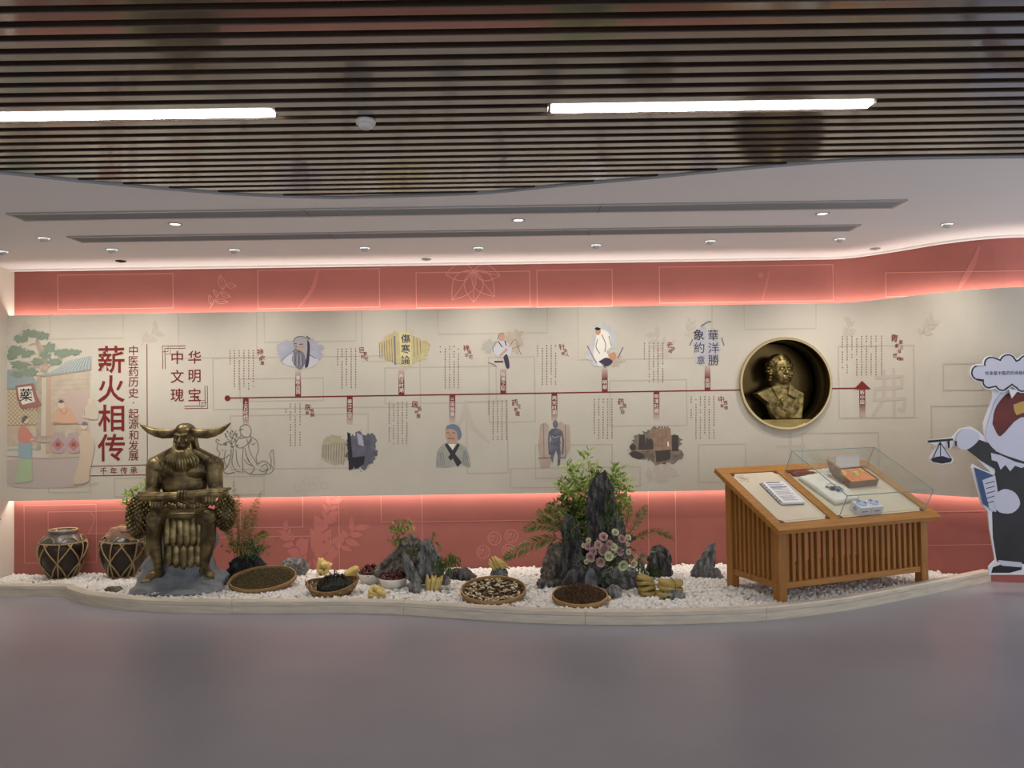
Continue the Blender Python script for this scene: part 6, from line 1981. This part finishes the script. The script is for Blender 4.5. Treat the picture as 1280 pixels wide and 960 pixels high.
text_block([1053, 1059, 1065, 1071, 1077, 1083, 1089, 1095, 1102], 420.5, 470, {0: 463, 1: 468, 2: 450}, 11); heading([('青', 1118, 422.5, 10), ('蒿', 1126, 427.5, 5.5), ('素', 1121, 432, 5.5), ('之', 1127, 434, 5), ('母', 1124, 439, 5), ('屠', 1118.5, 444.5, 6), ('呦', 1123.5, 448, 5.5), ('呦', 1127, 449, 5)])

Pr.base = 0.0026
# ---- printed vignettes along the timeline
def V(): return Pr()
# 1 line drawing of a robed man beside an ox
pr = V()
for pts in [[(300, 534), (305, 531), (311, 532), (314, 538), (312, 545), (306, 546), (301, 542), (300, 534)], [(301, 543), (300, 548), (306, 546)], [(312, 543), (314, 550), (311, 555), (308, 548)], [(299, 546), (294, 556), (300, 560), (308, 556), (314, 548)], [(314, 546), (321, 551), (323, 562), (320, 572), (323, 580)],
            [(310, 556), (313, 566), (319, 576), (322, 582)], [(304, 560), (303, 575), (304, 592)], [(306, 560), (310, 575), (318, 585), (312, 592), (305, 588)], [(292, 560), (290, 578), (295, 588), (302, 590)], [(295, 562), (296, 576), (300, 584)], [(305, 574), (310, 580), (316, 582)], [(307, 568), (312, 577)], [(289, 562), (288, 572), (284, 583), (279, 588), (284, 592), (294, 590)],
            [(290, 556), (286, 552), (280, 555), (274, 555), (270, 552), (271, 549), (275, 551)], [(272, 556), (271, 562), (275, 566), (273, 572), (280, 573), (287, 568)], [(277, 562), (279, 563)], [(282, 562), (280, 575), (284, 584)], [(289, 555), (291, 545), (295, 538)], [(291, 548), (286, 544)], [(292, 544), (297, 542)], [(288, 552), (284, 548)], [(291, 553), (296, 550)],
            [(322, 580), (330, 576), (336, 580), (342, 586), (336, 592), (322, 593), (312, 593)], [(326, 584), (332, 580), (334, 586), (328, 590)], [(338, 586), (339, 574), (337, 568), (341, 562), (342, 570), (343, 584)], [(324, 588), (329, 590)], [(331, 592), (336, 586)], [(298, 538), (304, 536)], [(315, 556), (319, 554)]]:
    pr.line(pts, 0.75, I_LINE, 4)
for k in range(16): pr.leaf(288 + 7 * math.sin(k * 1.9), 549 + 9 * math.cos(k * 2.7), 4, k * 1.3, I_LINE, 0.5)
pr.build('ox_and_sage_drawing', panel)
# 2 bearded man on grey-blue
I_GB = ink('grey_blue', (168, 168, 184), (186, 186, 198), 10); I_SK = ink('grey_skin', (176, 170, 172)); I_DK = ink('dark_violet', (74, 68, 84)); I_BEARD = ink('beard_grey', (128, 124, 136)); I_SKIN = ink('skin', (196, 160, 136)); I_RB = ink('robe_white', (206, 204, 208))
pr = V(); pr.blob(374, 441, 30, 18, I_GB, 2, 0.16)
pr.spoly([(352, 453), (362, 443), (372, 440), (390, 444), (398, 452), (386, 460), (364, 458)], I_RB); pr.spoly([(367, 425), (376, 421), (386, 424), (388, 436), (383, 446), (374, 448), (367, 442), (366, 432)], I_SK); pr.spoly([(384, 424), (387, 430), (387, 445), (385, 458), (381, 458), (384, 440)], I_DK)
pr.spoly([(367, 440), (374, 438), (380, 442), (382, 452), (376, 462), (369, 458), (365, 450)], I_BEARD); pr.line([(367, 430), (371, 429.5)], 1, I_DK); pr.line([(374, 430.5), (379, 430)], 1, I_DK); pr.line([(368, 433), (371, 433)], 0.8, I_DK); pr.line([(375, 434), (379, 433.5)], 0.8, I_DK); pr.line([(366, 440), (370, 437), (375, 440)], 1, I_DK, 3); pr.line([(386, 443), (395, 448)], 0.9, I_DK); pr.line([(351, 452), (358, 445), (365, 441)], 0.7, I_LINE, 3); pr.line([(383, 420), (388, 424)], 1.2, I_DK)
for k in range(6): pr.line([(367 + k * 2.2, 443 + (k % 2)), (366.5 + k * 2.4, 456 + (k % 3))], 0.5, I_DK if k % 2 else I_RB)
pr.line([(366.5, 428), (370, 422), (378, 420.5), (386, 424)], 0.7, I_DK, 3); pr.line([(370.5, 433), (369.5, 437)], 0.6, I_DK); pr.spoly([(371, 434), (376, 432), (379, 436), (374, 438)], I_SKIN); pr.build('bearded_man_vignette', panel)
# 3 open old book and blue case
I_PG = ink('book_page', (192, 182, 156), (180, 170, 144), 20); I_BC = ink('blue_case', (116, 117, 128), (96, 97, 108), 12); I_SPINE = ink('dark_spine', (58, 56, 62))
pr = V(); pr.blob(419, 563, 18, 18, I_PG, 5, 0.12); pr.blob(452, 563, 20, 23, I_BC, 6, 0.2); pr.poly([(434, 540), (438, 542), (442, 586), (436, 588)], I_SPINE); pr.poly([(438, 572), (456, 570), (455, 580), (444, 587)], I_SPINE); pr.poly([(446, 541), (453, 544), (455, 558), (448, 556)], I_GB)
for k in range(9): pr.line([(404 + k * 3.4, 556 - k * 0.4), (404 + k * 3.2, 572 + k * 1.2)], 0.7, I_LINE)
pr.build('old_book_vignette', panel)
# 4 yellow pages with large characters
I_YP = ink('yellow_page', (206, 194, 148), (196, 182, 136), 20); I_YP2 = ink('yellow_label', (220, 208, 156)); I_NAVY = ink('navy_ink', (56, 58, 86))
pr = V(); pr.blob(504, 436, 31, 20, I_YP, 9, 0.14); pr.poly([(499, 416), (513, 415), (515, 457), (501, 458)], I_YP2); pr.line([(493, 420), (494, 456)], 2.2, I_BEARD)
for k in range(6): pr.line([(474 + k * 3.1, 428 - k), (475 + k * 3.1, 448 + k)], 0.7, I_BROWN)
for k in range(3): pr.line([(517 + k * 4, 420 + k * 2), (518 + k * 4, 446 - k * 2)], 0.7, I_BROWN)
for ch, y in zip('傷寒論', (423.5, 436, 450)): pr.text(ch, 507, y, 12, I_NAVY, 0.012, 0.02)
pr.build('classic_book_vignette', panel)
# 5 physician with blue headcloth
I_HC = ink('blue_headcloth', (122, 132, 152)); I_RG = ink('grey_robe', (176, 178, 166), (160, 162, 152), 14); I_DR = ink('dark_lapel', (72, 66, 72))
pr = V(); pr.spoly([(545, 584), (546, 566), (553, 556), (562, 552), (574, 554), (584, 562), (588, 584), (576, 580), (560, 584)], I_RG); pr.spoly([(557, 537), (563, 533), (571, 535), (573, 545), (569, 554), (561, 553), (557, 546)], I_SKIN); pr.spoly([(557, 537), (559, 532), (567, 530), (574, 534), (577, 544), (573, 550), (571, 540), (564, 536)], I_HC); pr.poly([(556, 556), (559, 554), (577, 578), (572, 584)], I_DR); pr.poly([(575, 556), (572, 554), (560, 572), (564, 576)], I_DR); pr.poly([(560, 555), (570, 555), (566, 562)], I_WHITE)
pr.line([(558, 541), (561.5, 541)], 0.8, I_DK); pr.line([(565, 541), (569, 541)], 0.8, I_DK); pr.line([(560, 548.5), (564, 547.8), (568, 549)], 0.9, I_DK, 3); pr.line([(563, 542), (562, 546)], 0.7, I_BROWN)
for k in range(4): pr.line([(549 + k * 1.5, 566), (547 + k * 3, 582)], 0.6, I_BEARD); pr.line([(582 - k, 564), (586 - k * 2, 582)], 0.6, I_BEARD)
pr.build('headcloth_man_vignette', panel)
# 6 old man sketch
I_WASH = ink('tan_wash', (190, 174, 156), (200, 188, 170), 14); I_WASH2 = ink('grey_wash', (184, 182, 174))
pr = V(); pr.blob(642, 426, 12, 14, I_WASH, 11, 0.3); pr.blob(612, 432, 9, 8, I_WASH2, 12, 0.35); pr.spoly([(617, 436), (624, 426), (634, 428), (640, 436), (636, 446), (624, 446), (617, 442)], I_RB); pr.spoly([(623, 418), (628, 416), (631, 421), (629, 426), (624, 425)], I_SKIN); pr.line([(622, 424), (625, 417), (630, 416.5)], 0.8, I_LINE, 3); pr.line([(625, 445), (634, 436)], 3, I_SKIN); pr.line([(623, 427), (628, 434)], 1.2, I_BLACK); pr.line([(631, 426), (633, 432)], 1.2, I_BLACK); pr.spoly([(629, 446), (634, 443), (637, 458), (633, 460)], I_DK); pr.line([(618, 452), (629, 452)], 1.6, I_BLACK); pr.line([(610, 453), (616, 455), (621, 458)], 1, I_LINE); pr.line([(617, 440), (616, 434), (622, 426)], 0.7, I_LINE, 3); pr.line([(636, 434), (644, 424), (648, 436), (652, 444)], 0.7, I_BROWN, 3); pr.line([(640, 436), (650, 432)], 0.6, I_BROWN)
pr.build('old_man_sketch', panel)
# 7 bronze acupuncture figure
I_PLK = ink('pinkish_plank', (196, 176, 160), (184, 164, 148), 10); I_FIG = ink('bluish_figure', (124, 124, 136), (102, 102, 114), 18)
pr = V(); pr.poly([(675, 531), (682, 528), (686, 532), (686, 572), (675, 572), (673, 560), (674, 545)], I_PLK); pr.poly([(697, 530), (701, 527), (706, 530), (712, 531), (713, 560), (707, 572), (698, 572)], I_PLK); pr.poly([(674, 572), (690, 572), (687, 584), (676, 585)], I_PLK); pr.line([(673, 573), (690, 572)], 1.6, I_BEARD); pr.line([(697, 572.5), (707, 572)], 1.6, I_BEARD); pr.line([(679.5, 529), (680, 572)], 0.8, I_BEARD); pr.line([(706.5, 531), (707, 572)], 0.8, I_BEARD)
pr.spoly([(691, 528), (694, 525), (697, 528), (697, 533), (694.5, 535), (691.5, 533)], I_FIG); pr.spoly([(686, 540), (690, 536), (698, 536), (703, 540), (700, 548), (700, 556), (688, 556), (689, 548)], I_FIG); pr.poly([(688, 555), (700, 555), (701, 568), (700, 581), (697, 583), (697, 570), (695, 562), (692, 572), (691, 579), (688, 572)], I_FIG); pr.line([(687, 540), (686, 552), (687, 568)], 2.2, I_FIG, 3); pr.line([(702, 540), (704, 552), (703, 568)], 2.2, I_FIG, 3); pr.line([(690, 545), (694, 547), (699, 545)], 0.6, I_RB, 3)
pr.build('bronze_figure_vignette', panel)
# 8 seated figure in white robe
I_ROCKV = ink('pale_blue_wash', (194, 198, 200), (204, 206, 204), 14); I_OR = ink('orange_skin', (200, 150, 118))
pr = V(); pr.blob(755, 424, 15, 20, I_ROCKV, 14, 0.24); pr.blob(746, 443, 13, 12, I_RB, 15, 0.3); pr.blob(763, 449, 14, 8, I_WASH, 16, 0.4); pr.spoly([(746, 414), (754, 412), (762, 418), (764, 432), (758, 440), (766, 452), (750, 458), (742, 446), (744, 430)], I_WHITE); pr.spoly([(744, 411), (749, 410), (751, 415), (748, 419), (745, 417)], I_OR); pr.spoly([(743, 411), (746, 409), (751, 411), (747, 413)], I_BLACK); pr.line([(752, 418), (757, 430), (756, 440)], 0.9, I_DK, 3); pr.line([(747, 424), (745, 434), (750, 442)], 0.8, I_DK, 3); pr.line([(761, 420), (764, 432)], 0.8, I_DK); pr.spoly([(760, 444), (768, 440), (770, 448), (764, 452)], I_OR); pr.spoly([(748, 452), (758, 447), (766, 452), (758, 458)], I_DK); pr.line([(772, 448), (779, 434)], 1.4, I_BEARD); pr.line([(734, 432), (740, 444), (746, 454)], 1.2, I_BEARD, 3); pr.line([(752, 454), (757, 460)], 1.6, I_BEARD)
pr.build('white_robe_vignette', panel)
# 9 old pharmacy photograph
I_SEP = ink('sepia', (144, 132, 118), (116, 106, 96), 16); I_SEPD = ink('dark_sepia', (84, 77, 72)); I_SEPL = ink('light_sepia', (168, 140, 118), (150, 124, 104), 24)
pr = V(); pr.blob(820, 557, 34, 21, I_SEP, 18, 0.2); pr.poly([(813, 536), (838, 535), (840, 562), (812, 563)], I_SEPL); pr.poly([(799, 544), (806, 543), (807, 562), (798, 562)], I_SEPD); pr.poly([(840, 544), (848, 544), (848, 564), (840, 564)], I_SEPD); pr.spoly([(808, 548), (812, 546), (816, 552), (816, 562), (806, 564)], I_SEPD); pr.circ(811.5, 547, 2.2, I_SEP); pr.circ(791, 559, 4, I_SEPD); pr.spoly([(786, 566), (796, 564), (806, 570), (800, 574), (790, 571)], I_SEPD); pr.line([(796, 564), (836, 561)], 1.4, I_SEPL); pr.poly([(818, 564), (838, 562), (838, 574), (820, 578)], I_SEPD); pr.line([(818, 562), (820, 582)], 1.6, I_SEPL); pr.poly([(834, 552), (836, 552), (836.5, 558), (833.5, 558)], I_WHITE)
for k in range(4): pr.line([(817 + k * 5.6, 538), (817 + k * 5.6, 560)], 0.6, I_SEP)
for k in range(4): pr.circ(824 + k * 3.6, 534, 1.2, I_SEP)
pr.build('old_pharmacy_vignette', panel)
# 10 calligraphy on a grey brush stroke
pr = V(); pr.blob(883, 433, 15, 25, ink('grey_brush', (182, 182, 190), (194, 193, 196), 16), 21, 0.24); pr.line([(862, 432), (866, 424)], 1.6, I_BEARD); pr.line([(902, 422), (905, 432)], 1.6, I_BEARD); pr.line([(876, 408), (884, 403), (889, 402)], 1.8, I_BEARD, 3)
for ch, x, y in (('華', 891.5, 419), ('洋', 892, 435), ('勝', 892, 450), ('象', 873.5, 418.5), ('約', 874, 434.5), ('意', 876, 450)): pr.text(ch, x, y, 14.5 if ch != '意' else 11, I_DK, 0.012 if ch == '象' else 0.005, 0.008)
pr.build('calligraphy_vignette', panel)

# ---- the old street mural at the left
Pr.chain = True; Pr.base = 0.0026
I_LF = ink('mural_leaf', (138, 151, 133), (138, 154, 134), 30); I_TRK = ink('mural_trunk', (194, 178, 160), (174, 156, 138), 18); I_ROOF = ink('mural_roof', (155, 167, 166), (156, 170, 170), 30); I_WALLP = ink('mural_plank', (203, 190, 171), (192, 176, 156), 14); I_POST = ink('mural_post', (195, 170, 147)); I_LAT = ink('mural_lattice', (166, 145, 118)); I_LATB = ink('mural_lattice_ground', (206, 193, 166)); I_GROUND = ink('mural_ground', (192, 178, 171), (194, 180, 172), 8)
I_ROBER = ink('mural_red_robe', (206, 142, 129)); I_SKIRT = ink('mural_green_skirt', (175, 193, 158)); I_SASH = ink('mural_blue_sash', (152, 175, 180)); I_ORB = ink('mural_orange_robe', (212, 170, 144)); I_SKM = ink('mural_skin', (219, 195, 172)); I_HAIR = ink('mural_hair', (113, 106, 101)); I_JARM = ink('mural_jar', (184, 167, 165)); I_DIAM = ink('mural_red_paper', (195, 132, 124)); I_TANR = ink('mural_tan_robe', (208, 189, 166)); I_BAN = ink('banner_white', (226, 220, 206)); I_BANB = ink('banner_border', (160, 116, 106))
pr = Pr(); pr.spoly([(9, 575), (50, 572), (100, 570), (108, 585), (104, 606), (60, 610), (10, 606)], I_GROUND); pr.build('mural_ground_print', panel)
pr = Pr(); pr.poly([(9, 462), (34, 460), (50, 484), (9, 486)], I_ROOF); pr.poly([(9, 488), (50, 487), (50, 532), (9, 532)], I_LATB); pr.poly([(9, 532), (46, 531), (46, 556), (9, 557)], I_WALLP)
def _clip(c, sg):        # diagonal x + sg*y = c inside the lattice window
    x0, x1, y0, y1 = 9.5, 49.5, 489, 531
    pts = []
    for x in (x0, x1):
        y = (c - x) * sg
        if y0 <= y <= y1: pts.append((x, y))
    for y in (y0, y1):
        x = c - sg * y
        if x0 < x < x1: pts.append((x, y))
    return pts
for k in range(16):
    for sg, c0 in ((1, 501), (-1, -520)):
        q = _clip(c0 + k * 5.2, sg)
        if len(q) == 2: pr.line(q, 0.8, I_LAT)
pr.line([(9, 487), (50, 486)], 1.6, I_LAT); pr.line([(9, 532), (48, 531)], 1.4, I_LAT); pr.build('mural_lattice_house_print', panel)
pr = Pr(); pr.poly([(62, 470), (112, 464), (112, 570), (62, 572)], I_WALLP)
for k in range(6): pr.line([(66, 476 + k * 6), (112, 474 + k * 6)], 0.5, I_TRK)
pr.poly([(84, 490), (110, 488), (110, 530), (86, 532)], ink('mural_window', (200, 179, 168))); pr.poly([(58, 470), (64, 470), (63, 566), (57, 566)], I_POST); pr.poly([(46, 472), (52, 470), (51, 562), (45, 563)], I_TRK)
pr.poly([(44, 470), (62, 466), (86, 450), (114, 445), (114, 462), (64, 470)], I_ROOF)
for k in range(12): pr.line([(62 + k * 4.4, 468 - k * 0.6), (84 + k * 2.6, 450 - k * 0.4)], 0.5, I_BAN)
pr.line([(40, 469), (64, 470), (114, 462)], 1, I_LAT, 3); pr.line([(9, 570), (60, 574), (102, 571)], 0.8, I_LAT); pr.line([(9, 562), (46, 560)], 2.4, ink('mural_step', (184, 190, 186))); pr.build('mural_shop_print', panel)
pr = Pr(); pr.spoly([(50, 464), (53, 452), (48, 440), (44, 428), (47, 424), (52, 432), (58, 444), (60, 456), (58, 466)], I_TRK); pr.line([(52, 440), (44, 430), (36, 432)], 2, I_TRK, 3); pr.line([(56, 462), (70, 452), (84, 444)], 2, I_TRK, 3); pr.line([(50, 460), (36, 458), (24, 464)], 2, I_TRK, 3); pr.build('mural_tree_trunk_print', panel)
for i, (x, y, rx, ry) in enumerate([(38, 417, 11, 5), (26, 424, 8, 5), (54, 420, 7, 5), (20, 438, 11, 6), (34, 442, 10, 5), (14, 446, 6, 4), (62, 434, 8, 6), (56, 444, 7, 4), (26, 456, 11, 5), (36, 465, 10, 5), (78, 441, 9, 5), (92, 440, 8, 4), (68, 452, 8, 4), (22, 468, 7, 4), (46, 452, 7, 4)]):
    pr = Pr(); pr.blob(x, y, rx, ry, I_LF, 40 + i, 0.3, 50); pr.build('mural_leaf_cluster_print', panel)
pr = Pr(); pr.poly([(19, 482), (42, 479), (46, 494), (52, 506), (46, 509), (26, 511), (21, 498)], I_BANB); pr.poly([(22, 484.5), (39, 482.5), (42, 496), (44, 502), (28, 506), (24, 498)], I_BAN); pr.off += 0.0006; pr.text('藥', 32.5, 493.5, 17, I_BLACK, 0.006, 0.0)
for k in range(5): pr.line([(30 + k * 4, 509), (29 + k * 4, 513)], 1.2, I_BANB)
pr.build('mural_medicine_banner_print', panel)
pr = Pr(); pr.spoly([(24, 568), (38, 568), (40, 592), (41, 600), (30, 603), (17, 602), (21, 588)], I_SKIRT); pr.spoly([(24, 549), (38, 549), (39, 572), (32, 574), (23, 570)], I_SASH); pr.spoly([(23, 536), (29, 532), (36, 538), (42, 548), (38, 553), (30, 554), (23, 550)], I_ROBER); pr.circ(32, 525.5, 4, I_SKM); pr.spoly([(27, 523), (31, 519.5), (35, 521), (33, 524), (28, 529)], I_HAIR); pr.line([(38, 550), (46, 548)], 2, I_SKM); pr.build('mural_woman_print', panel)
pr = Pr(); pr.spoly([(41, 546), (56, 545), (72, 545), (70, 551), (55, 553), (44, 551)], I_TRK); pr.build('mural_tray_print', panel)
pr = Pr(); pr.spoly([(66, 528), (70, 514), (76, 508), (86, 510), (96, 526), (98, 530)], I_ORB); pr.circ(76.5, 506, 4.4, I_SKM); pr.spoly([(72, 503), (76, 499.5), (80, 502), (77, 504)], I_HAIR); pr.line([(75, 511), (80, 518), (84, 512)], 0.9, I_LAT, 3); pr.line([(66, 530), (98, 529)], 1.4, I_LAT); pr.build('mural_shopkeeper_print', panel)
pr = Pr(); pr.spoly([(103, 522), (107, 508), (114, 502), (120, 508), (122, 524)], ink('mural_pale_figure', (209, 195, 177))); pr.circ(113, 501, 3.6, I_SKM); pr.line([(105, 512), (106, 520)], 0.8, I_LAT); pr.build('mural_assistant_print', panel)
for cx in (72.5, 92):
    pr = Pr(); pr.spoly([(cx - 6, 541), (cx + 6, 541), (cx + 10, 552), (cx + 7, 565), (cx - 7, 565), (cx - 10, 552)], I_JARM); pr.poly([(cx, 547), (cx + 8, 556), (cx, 564), (cx - 8, 556)], I_DIAM); pr.off += 0.0006; pr.text('藥', cx, 555.6, 6.4, I_HAIR, 0.003); pr.build('mural_wine_jar_print', panel)
pr = Pr(); pr.spoly([(98, 546), (104, 538), (112, 542), (118, 556), (116, 570), (112, 590), (110, 602), (92, 604), (98, 580), (100, 562)], I_TANR); pr.circ(105, 533, 4.2, I_SKM); pr.spoly([(101, 531), (105, 527), (110, 530), (106, 532)], I_BEARD); pr.line([(86, 608), (100, 607), (122, 603)], 1, I_TRK, 3); pr.build('mural_old_man_print', panel)

Pr.chain = False
# ---- brush writing on the left wall
mbL = MB()
rr = random.Random(8)
for k in range(7):
    z0 = at(4, 552 + k * 17, 7.0).z
    for j in range(5):
        y0 = 6.99 + rr.uniform(-0.05, 0.07); y1 = y0 + rr.uniform(-0.06, 0.06); za = z0 - rr.uniform(0, 0.09); zb = za + rr.uniform(-0.05, 0.03)
        mbL.add([(LEFT_X + 0.0015, y0, za), (LEFT_X + 0.0015, y1, zb), (LEFT_X + 0.0015, y1, zb - 0.012), (LEFT_X + 0.0015, y0, za - 0.014)], [(0, 1, 2, 3)])
o = mbL.build('brush_writing_print', I_RED2, wl, weld=False); o['kind'] = 'stuff'

# ---- line of text on the speech bubble
mb_ = MB()
V0_, F0_ = glyph('传承是中医药的命脉所在,', 0.01)
if V0_:
    w_ = max(v[0] for v in V0_) * 2
    xs0, xs1 = at(1228, 467, SDY), at(1287, 467, SDY)
    k = (xs1.x - xs0.x) / w_
    cx_, cz_ = (xs0.x + xs1.x) / 2 - sp_.x, at(1257, 466.5, SDY).z - sp_.z
    mb_.add([(cx_ + a * k, -0.0022, cz_ + c_ * k) for a, c_ in V0_], F0_)
    mb_.build('bubble_text', mat('ink_navy_text', (40, 40, 62), 0.6), bub, weld=False)
bpy.data.objects.remove(_font_obj); bpy.data.curves.remove(_font_curve)
